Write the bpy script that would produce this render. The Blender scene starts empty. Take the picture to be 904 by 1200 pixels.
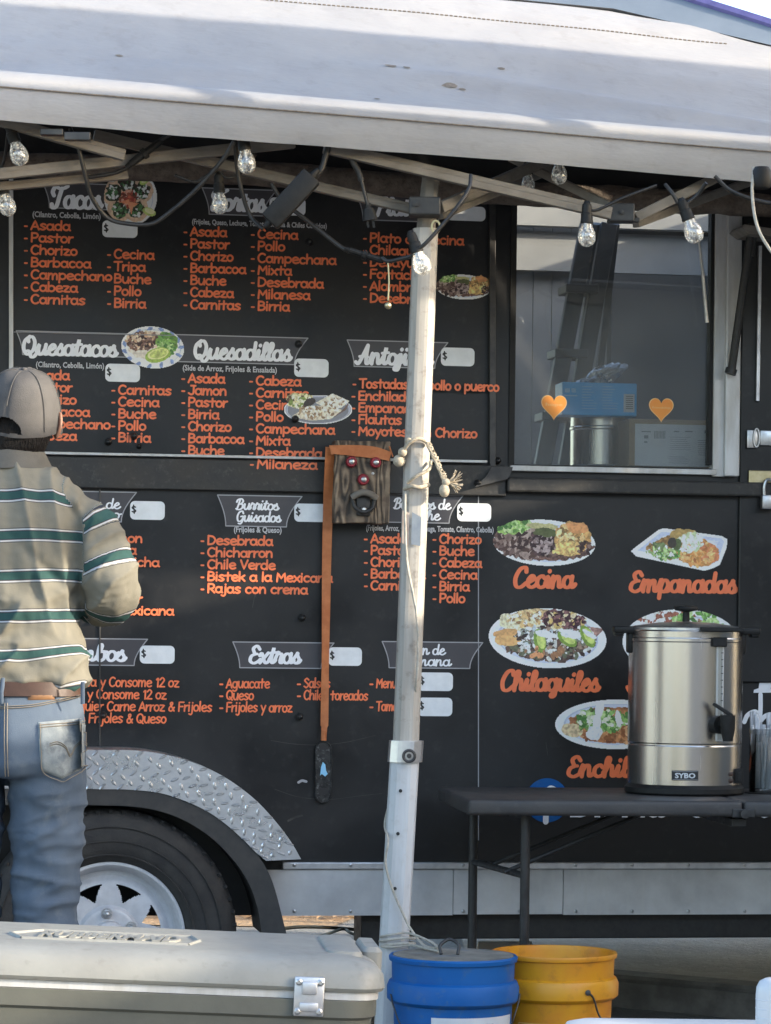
import bpy, bmesh, math, random
import numpy as np
from mathutils import Vector, Matrix, noise
from mathutils.bvhtree import BVHTree
R = math.radians
random.seed(7)
rng = np.random.default_rng(7)
scene = bpy.context.scene
C = scene.collection

# ------------------------------------------------------------------ camera
F, CX, HY, H, ROLL = 3500.0, 452.0, 740.0, 1.17, 0.012
cd = bpy.data.cameras.new('camera'); cam = bpy.data.objects.new('camera', cd); C.objects.link(cam)
cd.sensor_fit = 'HORIZONTAL'; cd.sensor_width = 36; cd.lens = F / 904 * 36
cd.shift_y = (HY - 600) / 904
cd.clip_end = 5000
cam.matrix_world = Matrix.Translation((0, 0, H)) @ Matrix.Rotation(R(90), 4, 'X') @ Matrix.Rotation(ROLL, 4, 'Z')
scene.camera = cam
# ------------------------------------------------------------------ light
SUN_EL, SUN_T = 17.0, 16.0          # elevation; degrees in front of +X
w = bpy.data.worlds.new('World'); scene.world = w; w.use_nodes = True
nt = w.node_tree; bg = nt.nodes['Background']
sk = nt.nodes.new('ShaderNodeTexSky'); sk.sky_type = 'NISHITA'; sk.sun_disc = False
sk.sun_elevation = R(SUN_EL); sk.sun_rotation = R(90 + SUN_T); sk.dust_density = 2.0
nt.links.new(sk.outputs[0], bg.inputs[0]); bg.inputs[1].default_value = 0.15
sd = Vector((math.cos(R(SUN_EL)) * math.cos(R(SUN_T)), -math.cos(R(SUN_EL)) * math.sin(R(SUN_T)), math.sin(R(SUN_EL))))
sl = bpy.data.lights.new('sun', 'SUN'); sun = bpy.data.objects.new('sun', sl); C.objects.link(sun)
sl.energy = 1.95; sl.angle = R(0.6); sl.color = (1.0, 0.88, 0.70)
sun.rotation_euler = sd.to_track_quat('Z', 'Y').to_euler(); sun.location = (6, 2, 8)
scene.view_settings.view_transform = 'Standard'; scene.view_settings.look = 'None'
scene.view_settings.exposure = 2.3; scene.view_settings.gamma = 1
scene.cycles.max_bounces = 8; scene.cycles.transparent_max_bounces = 12

# ------------------------------------------------------------------ mapping from photo measurements to the place
cR, sR = math.cos(ROLL), math.sin(ROLL)
def ray(px, py):
    dx, dy = px - CX, HY - py
    return ((cR*dx - sR*dy)/F, (sR*dx + cR*dy)/F)
def P(px, py, Y):
    X, Z = ray(px, py); return Vector((X*Y, Y, H + Z*Y))
TH = R(9); T0 = Vector((0, 8.33)); TU = Vector((math.cos(TH), math.sin(TH))); TN = Vector((math.sin(TH), -math.cos(TH)))
def W(px, py, d=0.0):
    """trailer side wall coordinates (along, height) of a photo point at d metres in front of the wall"""
    X, Z = ray(px, py)
    t = (d + T0.dot(TN)) / (X*TN.x + TN.y)
    p = Vector((X*t, t)) - T0
    return p.dot(TU), H + Z*t
def WL(px, py, d=0.0):
    u, z = W(px, py, d); return Vector((u, -d, z))
def wpx(px, py, d=0.0):
    a = W(px, py, d); b = W(px, py + 10, d); return abs(a[1] - b[1]) / 10
def toworld(v):
    return Vector((T0.x + v.x*TU.x - v.y*TN.x, T0.y + v.x*TU.y - v.y*TN.y, v.z))

# ------------------------------------------------------------------ materials
def lin(c):
    return tuple((x/255/12.92 if x/255 <= .04045 else ((x/255+.055)/1.055)**2.4) for x in c)
def S(r, g, b, k=1.35):
    return tuple(min(.9, x*k) for x in lin((r, g, b)))
def newmat(name):
    m = bpy.data.materials.new(name); m.use_nodes = True
    return m, m.node_tree, m.node_tree.nodes['Principled BSDF']
def pmat(name, c1, c2=None, scale=8, rough=.5, r2=None, metal=0, bump=0, bscale=60, stretch=(1,1,1), lo=.38, hi=.64,
         spec=.5, coat=0, bstretch=None, detail=6, trans=0, c3=None, s3=60, f3=.5, dist=.004):
    m, nt, b = newmat(name); N, L = nt.nodes, nt.links
    b.inputs['Roughness'].default_value = rough; b.inputs['Metallic'].default_value = metal
    b.inputs['Specular IOR Level'].default_value = spec; b.inputs['Coat Weight'].default_value = coat
    b.inputs['Base Color'].default_value = (*c1, 1)
    tc = N.new('ShaderNodeTexCoord')
    def nz(sc, st, det=detail):
        mp = N.new('ShaderNodeMapping'); mp.inputs['Scale'].default_value = st
        n = N.new('ShaderNodeTexNoise'); n.inputs['Scale'].default_value = sc; n.inputs['Detail'].default_value = det
        n.inputs['Roughness'].default_value = .62
        L.new(tc.outputs['Object'], mp.inputs[0]); L.new(mp.outputs[0], n.inputs['Vector']); return n
    if c2 is not None:
        n = nz(scale, stretch); rp = N.new('ShaderNodeMapRange')
        rp.inputs['From Min'].default_value = lo; rp.inputs['From Max'].default_value = hi
        L.new(n.outputs['Fac'], rp.inputs['Value'])
        mx = N.new('ShaderNodeMix'); mx.data_type = 'RGBA'
        mx.inputs[6].default_value = (*c1, 1); mx.inputs[7].default_value = (*c2, 1)
        L.new(rp.outputs[0], mx.inputs[0]); out = mx.outputs[2]
        if c3 is not None:
            n3 = nz(s3, (1,1,1)); r3 = N.new('ShaderNodeMapRange')
            r3.inputs['From Min'].default_value = .55; r3.inputs['From Max'].default_value = .72; r3.inputs['To Max'].default_value = f3
            L.new(n3.outputs['Fac'], r3.inputs['Value'])
            m3 = N.new('ShaderNodeMix'); m3.data_type = 'RGBA'; m3.inputs[7].default_value = (*c3, 1)
            L.new(out, m3.inputs[6]); L.new(r3.outputs[0], m3.inputs[0]); out = m3.outputs[2]
        L.new(out, b.inputs['Base Color'])
        if r2 is not None:
            rr = N.new('ShaderNodeMapRange'); rr.inputs['To Min'].default_value = rough; rr.inputs['To Max'].default_value = r2
            L.new(rp.outputs[0], rr.inputs['Value']); L.new(rr.outputs[0], b.inputs['Roughness'])
    if bump:
        n = nz(bscale, bstretch or (1,1,1), 4); bp = N.new('ShaderNodeBump')
        bp.inputs['Strength'].default_value = bump; bp.inputs['Distance'].default_value = dist
        L.new(n.outputs['Fac'], bp.inputs['Height']); L.new(bp.outputs[0], b.inputs['Normal'])
    if trans: b.inputs['Transmission Weight'].default_value = trans
    return m
def attrmat(name, attr, rough=.6, bump=0, bscale=200, spec=.4, dist=.003, bstretch=(1,1,1), nmix=None):
    m, nt, b = newmat(name); N, L = nt.nodes, nt.links
    a = N.new('ShaderNodeAttribute'); a.attribute_name = attr
    out = a.outputs['Color']
    if nmix:
        sc, st, amt = nmix
        tc = N.new('ShaderNodeTexCoord'); mp = N.new('ShaderNodeMapping'); mp.inputs['Scale'].default_value = st
        n = N.new('ShaderNodeTexNoise'); n.inputs['Scale'].default_value = sc; n.inputs['Detail'].default_value = 5
        L.new(tc.outputs['Object'], mp.inputs[0]); L.new(mp.outputs[0], n.inputs['Vector'])
        rp = N.new('ShaderNodeMapRange'); rp.inputs['From Min'].default_value = .3; rp.inputs['From Max'].default_value = .7
        rp.inputs['To Min'].default_value = 1 - amt; rp.inputs['To Max'].default_value = 1 + amt
        L.new(n.outputs['Fac'], rp.inputs['Value'])
        mx = N.new('ShaderNodeMix'); mx.data_type = 'RGBA'; mx.blend_type = 'MULTIPLY'; mx.inputs[0].default_value = 1
        L.new(out, mx.inputs[6]); L.new(rp.outputs[0], mx.inputs[7]); out = mx.outputs[2]
    L.new(out, b.inputs['Base Color'])
    b.inputs['Roughness'].default_value = rough; b.inputs['Specular IOR Level'].default_value = spec
    if bump:
        tc = N.new('ShaderNodeTexCoord'); mp = N.new('ShaderNodeMapping'); mp.inputs['Scale'].default_value = bstretch
        n = N.new('ShaderNodeTexNoise'); n.inputs['Scale'].default_value = bscale; n.inputs['Detail'].default_value = 4
        L.new(tc.outputs['Object'], mp.inputs[0]); L.new(mp.outputs[0], n.inputs['Vector'])
        bp = N.new('ShaderNodeBump'); bp.inputs['Strength'].default_value = bump; bp.inputs['Distance'].default_value = dist
        L.new(n.outputs['Fac'], bp.inputs['Height']); L.new(bp.outputs[0], b.inputs['Normal'])
    return m

M = {}
M['panel'] = pmat('black_vinyl', (.0075,.0078,.0092), (.0160,.0158,.0165), 3.4, .28, .50, spec=.4, bump=.06, bscale=5, dist=.012, c3=(.035,.034,.034), s3=30, f3=.5)
M['beam'] = pmat('dusty_black_steel', (.016,.016,.016), (.04,.037,.034), 9, .45, .7, bump=.25, bscale=45, c3=(.10,.09,.08), s3=70, f3=.4)
M['trim'] = pmat('dark_steel_trim', (.045,.043,.043), (.09,.085,.08), 14, .35, .5, metal=.6)
M['alu'] = pmat('aluminium', (.62,.62,.63), (.48,.48,.50), 20, .34, .5, metal=.9, bump=.05, bscale=120)
M['alu_white'] = pmat('satin_aluminium', (.56,.56,.56), (.46,.45,.43), 30, .42, .6, metal=.35, bump=.05, bscale=90, stretch=(1,1,.2))
M['diamond'] = pmat('tread_plate', (.70,.70,.71), (.55,.55,.57), 25, .26, .42, metal=.92)
M['rubber'] = pmat('tyre_rubber', (.022,.021,.021), (.045,.043,.041), 22, .75, .9, bump=.3, bscale=150)
M['rim'] = pmat('grey_rim_paint', (.56,.57,.60), (.47,.48,.51), 25, .4, .55)
M['blackmetal'] = pmat('black_metal', (.013,.013,.014), (.03,.029,.028), 40, .38, .6, bump=.05)
M['blackplastic'] = pmat('black_plastic', (.009,.0085,.008), (.016,.0155,.015), 60, .5, .62, spec=.3)
M['fendlip'] = pmat('dull_black_lip', (.03,.03,.03), (.055,.052,.05), 30, .6, .8, bump=.1)
M['frame'] = pmat('grey_beige_tube', (.20,.18,.155), (.15,.132,.11), 40, .5, .65, stretch=(.3,1,1), bump=.05, bscale=100)
M['framedark'] = pmat('dark_bracket', (.02,.02,.021), (.04,.038,.036), 30, .5)
M['post'] = pmat('white_post_paint', (.44,.41,.365), (.33,.30,.26), 26, .45, .6, stretch=(1,1,.10), bump=.06, c3=(.17,.14,.11), s3=34, f3=.75)
M['tent'] = pmat('white_tent_fabric', (.285,.285,.292), (.248,.25,.262), 4, .65, .75, bump=.34, bscale=9, dist=.014, bstretch=(.45,1.3,1.6), c3=(.13,.12,.11), s3=17, f3=.22)
M['tentpurple'] = pmat('purple_tape', (.16,.13,.30), (.12,.10,.24), 20, .6)
M['stitch'] = pmat('brown_seam', (.13,.11,.09), (.2,.17,.14), 90, .8)
M['awning'] = pmat('brown_grime', (.10,.076,.060), (.17,.135,.105), 26, .9, bump=.8, bscale=110, dist=.008, c3=(.035,.028,.022), s3=60, f3=.7)
M['banner'] = pmat('charcoal_banner', (.052,.049,.056), (.060,.056,.062), 20, .4)
M['outline'] = pmat('grey_outline', (.34,.34,.36), None, rough=.5)
M['orange'] = pmat('orange_print', (.87,.205,.078), (.79,.178,.066), 30, .42)
M['white'] = pmat('white_print', (.86,.87,.90), (.80,.81,.85), 30, .45)
M['sub'] = pmat('grey_white_print', (.5,.5,.52), None, rough=.5)
M['tag'] = pmat('white_board', (.80,.82,.84), (.72,.74,.76), 30, .35, .5)
M['ink'] = pmat('black_ink', (.012,.012,.013), None, rough=.5)
M['print'] = attrmat('printed_photo', 'Col', rough=.4)
M['blue'] = pmat('blue_plastic', (.002,.085,.30), (.006,.105,.34), 9, .42, .6, spec=.3, bump=.08, bscale=30, c3=(.07,.12,.17), s3=34, f3=.6)
M['yellow'] = pmat('yellow_plastic', (.66,.30,.008), (.60,.19,.012), 4.5, .36, .5, bump=.05, bscale=30, c3=(.32,.12,.02), s3=26, f3=.5)
M['lidgrime'] = pmat('grimy_lid', (.23,.22,.19), (.12,.115,.10), 16, .85, bump=.3, bscale=70, c3=(.05,.12,.22), s3=12, f3=.6)
M['cooler'] = pmat('grey_plastic', (.23,.23,.21), (.195,.195,.18), 8, .45, .6, bump=.08, bscale=120, c3=(.13,.12,.105), s3=30, f3=.6)
M['coolerbody'] = pmat('olive_plastic', (.10,.10,.082), (.082,.082,.068), 8, .5, .6, bump=.08, bscale=100)
M['whiteplastic'] = pmat('white_plastic', (.46,.475,.495), (.40,.415,.44), 8, .35, .5, bump=.08, bscale=60)
M['steel'] = pmat('stainless', (.56,.53,.505), (.44,.415,.395), 7, .20, .30, metal=1, stretch=(1,1,.03), bump=.04, bscale=60, bstretch=(1,1,40))
M['steel2'] = pmat('bright_steel', (.6,.6,.6), (.45,.45,.45), 30, .3, .45, metal=1)
M['rope'] = pmat('sisal_rope', (.48,.41,.31), (.34,.28,.20), 120, .85, bump=.6, bscale=160)
M['strap'] = pmat('orange_strap', (.50,.17,.055), (.40,.125,.04), 30, .55, .7, bump=.1)
M['red'] = pmat('red_cap', (.30,.016,.03), (.20,.012,.022), 60, .5)
M['cable'] = pmat('black_cable', (.014,.013,.013), (.028,.026,.024), 50, .5)
M['greycable'] = pmat('grey_cable', (.06,.058,.056), (.09,.086,.082), 50, .5)
M['card'] = pmat('cardboard', (.36,.26,.16), (.30,.21,.13), 12, .8)
M['label'] = pmat('white_label', (.6,.62,.64), (.55,.56,.58), 20, .6)
M['greyprint'] = pmat('grey_print', (.22,.23,.25), None, rough=.6)
M['bluebox'] = pmat('blue_carton', (.012,.36,.78), (.025,.40,.82), 10, .45)
M['palecyan'] = pmat('pale_print', (.25,.55,.80), None, rough=.5)
M['heart'] = pmat('orange_sticker', (.85,.32,.05), (.8,.28,.04), 10, .5)
M['heartedge'] = pmat('cream_sticker_edge', (.85,.55,.25), None, rough=.5)
M['siding'] = pmat('grey_siding', (.33,.325,.315), (.28,.275,.27), 8, .6)
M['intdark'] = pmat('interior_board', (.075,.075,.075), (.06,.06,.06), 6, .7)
M['ladder'] = pmat('ladder_paint', (.075,.078,.088), (.11,.112,.12), 20, .5)
M['skin'] = pmat('skin', (.27,.135,.085), (.23,.11,.07), 30, .5)
M['hair'] = pmat('black_hair', (.008,.007,.0065), (.016,.013,.012), 140, .55, bump=1.0, bscale=130, bstretch=(2,2,.5), dist=.01, spec=.15)
M['leather'] = pmat('brown_leather', (.055,.024,.013), (.04,.017,.009), 40, .45, .6)
M['patch'] = pmat('tan_patch', (.22,.11,.045), (.17,.08,.034), 40, .6)
M['thread'] = pmat('tan_thread', (.20,.17,.13), None, rough=.8)
M['straw'] = pmat('paper_straw', (.68,.70,.74), (.6,.62,.66), 60, .6)
def alumat():
    m = pmat('weathered_aluminium', (.68,.68,.685), (.52,.515,.52), 5, .42, .6, metal=.35, bump=.06, bscale=60)
    nt = m.node_tree; N, L = nt.nodes, nt.links; b = N['Principled BSDF']
    prev = b.inputs['Base Color'].links[0].from_socket
    tc = N.new('ShaderNodeTexCoord'); mp = N.new('ShaderNodeMapping'); mp.inputs['Scale'].default_value = (21, 1, 1.3)
    n = N.new('ShaderNodeTexNoise'); n.inputs['Scale'].default_value = 2.2; n.inputs['Detail'].default_value = 5
    r = N.new('ShaderNodeMapRange'); r.inputs['From Min'].default_value = .52; r.inputs['From Max'].default_value = .64
    mp2 = N.new('ShaderNodeMapping'); mp2.inputs['Scale'].default_value = (1.2, 1, .2)
    n2 = N.new('ShaderNodeTexNoise'); n2.inputs['Scale'].default_value = 2.0
    r2 = N.new('ShaderNodeMapRange'); r2.inputs['From Min'].default_value = .45; r2.inputs['From Max'].default_value = .6; r2.inputs['To Max'].default_value = .8
    mu = N.new('ShaderNodeMath'); mu.operation = 'MULTIPLY'
    mx = N.new('ShaderNodeMix'); mx.data_type = 'RGBA'; mx.inputs[7].default_value = (.62, .62, .61, 1)
    for a_, b_ in ((tc.outputs['Object'], mp.inputs[0]), (mp.outputs[0], n.inputs['Vector']), (n.outputs['Fac'], r.inputs['Value']),
                   (tc.outputs['Object'], mp2.inputs[0]), (mp2.outputs[0], n2.inputs['Vector']), (n2.outputs['Fac'], r2.inputs['Value']),
                   (r.outputs[0], mu.inputs[0]), (r2.outputs[0], mu.inputs[1]), (mu.outputs[0], mx.inputs[0]), (prev, mx.inputs[6]), (mx.outputs[2], b.inputs['Base Color'])):
        L.new(a_, b_)
    return m
M['skirt'] = alumat()
def woodmat():
    m, nt, b = newmat('barn_wood'); N, L = nt.nodes, nt.links
    tc = N.new('ShaderNodeTexCoord'); mp = N.new('ShaderNodeMapping'); mp.inputs['Scale'].default_value = (16, 5, 4.2); mp.inputs['Location'].default_value = (3.1, 0, 1.7)
    n = N.new('ShaderNodeTexNoise'); n.inputs['Scale'].default_value = .9; n.inputs['Detail'].default_value = 2.5; n.inputs['Distortion'].default_value = .5
    mu = N.new('ShaderNodeMath'); mu.operation = 'MULTIPLY'; mu.inputs[1].default_value = 62
    si = N.new('ShaderNodeMath'); si.operation = 'SINE'
    n2 = N.new('ShaderNodeTexNoise'); n2.inputs['Scale'].default_value = 28; n2.inputs['Detail'].default_value = 5
    ad = N.new('ShaderNodeMath'); ad.operation = 'MULTIPLY_ADD'; ad.inputs[1].default_value = .30
    a2 = N.new('ShaderNodeMath'); a2.operation = 'ADD'
    rp = N.new('ShaderNodeValToRGB'); e = rp.color_ramp.elements
    e[0].position = .22; e[0].color = (.030,.021,.014,1); e[1].position = 1.0; e[1].color = (.33,.25,.17,1); x = e.new(.6); x.color = (.13,.092,.062,1)
    bp = N.new('ShaderNodeBump'); bp.inputs['Strength'].default_value = .8; bp.inputs['Distance'].default_value = .004
    for p, q in ((tc.outputs['Object'], mp.inputs[0]), (mp.outputs[0], n.inputs['Vector']), (n.outputs['Fac'], mu.inputs[0]), (mu.outputs[0], si.inputs[0]), (tc.outputs['Object'], n2.inputs['Vector']),
                 (si.outputs[0], ad.inputs[0]), (n2.outputs['Fac'], ad.inputs[2]), (ad.outputs[0], rp.inputs[0]), (rp.outputs[0], b.inputs['Base Color']), (ad.outputs[0], bp.inputs['Height']), (bp.outputs[0], b.inputs['Normal'])): L.new(p, q)
    b.inputs['Roughness'].default_value = .62
    return m
M['wood'] = woodmat()
def glassmat(name, tint, gl=.05, fres=True, rough=.0):
    m = bpy.data.materials.new(name); m.use_nodes = True; nt = m.node_tree; N, L = nt.nodes, nt.links
    N.remove(N['Principled BSDF']); out = N['Material Output']
    t = N.new('ShaderNodeBsdfTransparent'); t.inputs[0].default_value = (*tint, 1)
    g = N.new('ShaderNodeBsdfGlossy'); g.inputs['Roughness'].default_value = rough; g.inputs[0].default_value = (1,1,1,1)
    mx = N.new('ShaderNodeMixShader'); f = N.new('ShaderNodeFresnel'); f.inputs[0].default_value = 1.5
    ad = N.new('ShaderNodeMath'); ad.operation = 'ADD'; ad.inputs[1].default_value = gl
    L.new(f.outputs[0], ad.inputs[0]); L.new(ad.outputs[0], mx.inputs[0]); L.new(t.outputs[0], mx.inputs[1]); L.new(g.outputs[0], mx.inputs[2]); L.new(mx.outputs[0], out.inputs[0])
    return m
M['pane'] = glassmat('window_glass', (.86,.88,.88), .0)
def bulbmat():
    m = glassmat('bulb_glass', (.93,.92,.89), .12, rough=.12); nt = m.node_tree; N, L = nt.nodes, nt.links; out = N['Material Output']
    prev = out.inputs[0].links[0].from_socket; df = N.new('ShaderNodeBsdfTranslucent'); df.inputs[0].default_value = (.95,.93,.87,1); d2 = N.new('ShaderNodeBsdfDiffuse'); d2.inputs[0].default_value = (.9,.88,.83,1)
    a1 = N.new('ShaderNodeAddShader'); mx = N.new('ShaderNodeMixShader'); vo = N.new('ShaderNodeTexVoronoi'); vo.inputs['Scale'].default_value = 130  # pale voronoi spots paint sparkle into the glass
    tc = N.new('ShaderNodeTexCoord'); rp = N.new('ShaderNodeMapRange'); rp.inputs['From Min'].default_value = .1; rp.inputs['From Max'].default_value = .6; rp.inputs['To Min'].default_value = .42; rp.inputs['To Max'].default_value = .05
    for x, y in ((tc.outputs['Object'], vo.inputs['Vector']), (vo.outputs['Distance'], rp.inputs['Value']), (rp.outputs[0], mx.inputs[0]), (prev, mx.inputs[1]), (df.outputs[0], a1.inputs[0]), (d2.outputs[0], a1.inputs[1]), (a1.outputs[0], mx.inputs[2]), (mx.outputs[0], out.inputs[0])): L.new(x, y)
    return m
M['bulb'] = bulbmat()
nt_ = M['pane'].node_tree; out_ = nt_.nodes['Material Output']; prev_ = out_.inputs[0].links[0].from_socket      # dusty film on the pane, painted to imitate hazy reflections
df_ = nt_.nodes.new('ShaderNodeBsdfDiffuse'); df_.inputs[0].default_value = (.55,.54,.52,1); mx_ = nt_.nodes.new('ShaderNodeMixShader'); tc_ = nt_.nodes.new('ShaderNodeTexCoord'); nz_ = nt_.nodes.new('ShaderNodeTexNoise'); nz_.inputs['Scale'].default_value = 3.5; nz_.inputs['Detail'].default_value = 7
mr_ = nt_.nodes.new('ShaderNodeMapRange'); mr_.inputs['From Min'].default_value = .35; mr_.inputs['From Max'].default_value = .75; mr_.inputs['To Min'].default_value = .035; mr_.inputs['To Max'].default_value = .13
for p_, q_ in ((tc_.outputs['Object'], nz_.inputs['Vector']), (nz_.outputs['Fac'], mr_.inputs['Value']), (mr_.outputs[0], mx_.inputs[0]), (prev_, mx_.inputs[1]), (df_.outputs[0], mx_.inputs[2]), (mx_.outputs[0], out_.inputs[0])): nt_.links.new(p_, q_)
M['jar'] = glassmat('jar_glass', (.80,.82,.82), .10, rough=.05)
def groundmat(name, c1, c2, c3, sc=30):
    m = pmat(name, c1, c2, sc*.15, .9, bump=.9, bscale=sc*2, dist=.02, c3=c3, s3=sc*1.5, f3=.9)
    return m
M['road'] = groundmat('asphalt', (.21,.195,.175), (.26,.245,.22), (.36,.33,.29), 30)
M['walk'] = groundmat('concrete', (.34,.31,.27), (.25,.23,.20), (.44,.40,.35), 24)
M['chips'] = groundmat('dry_leaf_litter', (.42,.27,.14), (.30,.18,.09), (.62,.46,.28), 22)
M['kerb'] = pmat('kerb_concrete', (.12,.11,.10), (.19,.175,.16), 14, .9, bump=.5, bscale=60)
M['hill'] = pmat('dry_hill', (.20,.15,.12), (.30,.24,.20), .02, .95, c3=(.07,.085,.05), s3=.06, f3=.8)

# ------------------------------------------------------------------ mesh helpers
def obj(name, bm, mats, parent=None, smooth=0, loc=None, rot=None):
    me = bpy.data.meshes.new(name)
    if isinstance(bm, bpy.types.Mesh): me = bm; me.name = name
    else:
        bmesh.ops.recalc_face_normals(bm, faces=bm.faces); bm.to_mesh(me); bm.free()
    if not isinstance(mats, (list, tuple)): mats = [mats]
    for m in mats: me.materials.append(m)
    o = bpy.data.objects.new(name, me); C.objects.link(o)
    if parent: o.parent = parent
    if smooth:
        me.polygons.foreach_set('use_smooth', [True]*len(me.polygons)); me.set_sharp_from_angle(angle=R(smooth))
    if loc is not None: o.location = loc
    if rot is not None: o.rotation_euler = rot
    return o
def tag(o, label, cat, group=None, kind=None):
    if label: o['label'] = label
    if cat: o['category'] = cat
    if group: o['group'] = group
    if kind: o['kind'] = kind
    return o
def thing(name, label, cat, loc=(0,0,0), rz=0, group=None):
    o = bpy.data.objects.new(name, None); C.objects.link(o); o.location = loc; o.rotation_euler = (0,0,rz); o.empty_display_size = .1
    return tag(o, label, cat, group)
def nb(): return bmesh.new()
def setmi(faces, mi):
    for f in faces: f.material_index = mi
def box(bm, c, s, bev=0, mat4=None, mi=0, seg=2):
    r = bmesh.ops.create_cube(bm, size=1.0); vs = r['verts']
    bmesh.ops.scale(bm, vec=s, verts=vs)
    fs = set(f for v in vs for f in v.link_faces)
    if bev:
        es = list({e for v in vs for e in v.link_edges})
        rb = bmesh.ops.bevel(bm, geom=es, offset=bev, segments=seg, affect='EDGES', profile=.5)
        vs = list({v for v in rb['verts']} | {v for v in vs if v.is_valid})
        fs = set(f for v in vs for f in v.link_faces)
    bmesh.ops.translate(bm, vec=c, verts=vs)
    if mat4 is not None: bmesh.ops.transform(bm, matrix=mat4, verts=vs)
    setmi(fs, mi); return vs
def boxp(bm, lo, hi, bev=0, mi=0):
    lo, hi = Vector(lo), Vector(hi)
    return box(bm, (lo+hi)/2, tuple(abs(a) for a in (hi-lo)), bev, mi=mi)
def cr(pts, n=8, closed=False):
    pts = [Vector(p) for p in pts]; out = []
    m = len(pts); rngk = range(m if closed else m-1)
    for i in rngk:
        p0 = pts[(i-1) % m] if (closed or i > 0) else pts[0]*2 - pts[1]
        p1 = pts[i]; p2 = pts[(i+1) % m]
        p3 = pts[(i+2) % m] if (closed or i+2 < m) else p2*2 - p1
        for k in range(n):
            t = k/n
            out.append(.5*((2*p1) + (p2-p0)*t + (2*p0-5*p1+4*p2-p3)*t*t + (3*p1-p0-3*p2+p3)*t**3))
    if not closed: out.append(pts[-1])
    return out
def tube(bm, pts, rad, seg=10, cap=True, mi=0, flat=None, prof=None, phase=0):
    """tube along pts; rad number or list; flat=(sx,sy) scales the section"""
    pts = [Vector(p) for p in pts]; n = len(pts)
    rads = rad if isinstance(rad, (list, tuple)) else [rad]*n
    t0 = (pts[1]-pts[0]).normalized()
    up = Vector((0,0,1)) if abs(t0.z) < .9 else Vector((0,1,0))
    a = t0.cross(up).normalized(); rings = []
    for i, p in enumerate(pts):
        t = (pts[min(i+1,n-1)] - pts[max(i-1,0)])
        if t.length < 1e-9: t = t0
        t.normalize(); a = (a - t*a.dot(t))
        if a.length < 1e-6: a = t.orthogonal()
        a.normalize(); b = t.cross(a); r = rads[i]; ring = []
        for k in range(seg):
            th = 2*math.pi*k/seg + phase; x, y = math.cos(th), math.sin(th)
            if flat: x *= flat[0]; y *= flat[1]
            ring.append(bm.verts.new(p + a*(x*r) + b*(y*r)))
        rings.append(ring)
    fs = []
    for i in range(n-1):
        for k in range(seg):
            fs.append(bm.faces.new((rings[i][k], rings[i][(k+1)%seg], rings[i+1][(k+1)%seg], rings[i+1][k])))
    if cap:
        fs.append(bm.faces.new(rings[0][::-1])); fs.append(bm.faces.new(rings[-1]))
    setmi(fs, mi); return rings
def lathe(bm, prof, seg=48, c=(0,0,0), axis='Z', mi=0, cap=True, mis=None):
    """prof: list of (r, h)"""
    c = Vector(c); rings = []
    for r, h in prof:
        ring = []
        for k in range(seg):
            th = 2*math.pi*k/seg; x, y = r*math.cos(th), r*math.sin(th)
            v = Vector((x, y, h)) if axis == 'Z' else (Vector((x, h, y)) if axis == 'Y' else Vector((h, x, y)))
            ring.append(bm.verts.new(c + v))
        rings.append(ring)
    fs = []
    for i in range(len(rings)-1):
        for k in range(seg):
            f = bm.faces.new((rings[i][k], rings[i][(k+1)%seg], rings[i+1][(k+1)%seg], rings[i+1][k]))
            f.material_index = mis[i] if mis else mi
    if cap:
        for rg in (rings[0][::-1], rings[-1]):
            f = bm.faces.new(rg); f.material_index = mi
    return rings
def poly(bm, pts, mi=0):
    f = bm.faces.new([bm.verts.new(p) for p in pts]); f.material_index = mi; return f
def prism(bm, pts2, to3, d0, d1, mi=0):
    """outline in 2-D extruded between depth d0 and d1 (to3(x, y, d))"""
    a = [bm.verts.new(to3(x, y, d0)) for x, y in pts2]; b = [bm.verts.new(to3(x, y, d1)) for x, y in pts2]
    fs = [bm.faces.new(a), bm.faces.new(b[::-1])]; n = len(a)
    for i in range(n): fs.append(bm.faces.new((a[i], b[i], b[(i+1)%n], a[(i+1)%n])))
    setmi(fs, mi); return fs
def bar(bm, a, b, wd, hg, up=(0,0,1), mi=0, bev=0):
    """rectangular bar from a to b"""
    a, b = Vector(a), Vector(b); t = (b-a); L = t.length; t.normalize()
    s = t.cross(Vector(up)).normalized(); u = s.cross(t)
    m = Matrix((( t.x, s.x, u.x, (a.x+b.x)/2), (t.y, s.y, u.y, (a.y+b.y)/2), (t.z, s.z, u.z, (a.z+b.z)/2), (0,0,0,1)))
    return box(bm, (0,0,0), (L, wd, hg), bev, m, mi)
def wl3(x, y, d): return Vector((x, -d, y))          # wall plane
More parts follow.
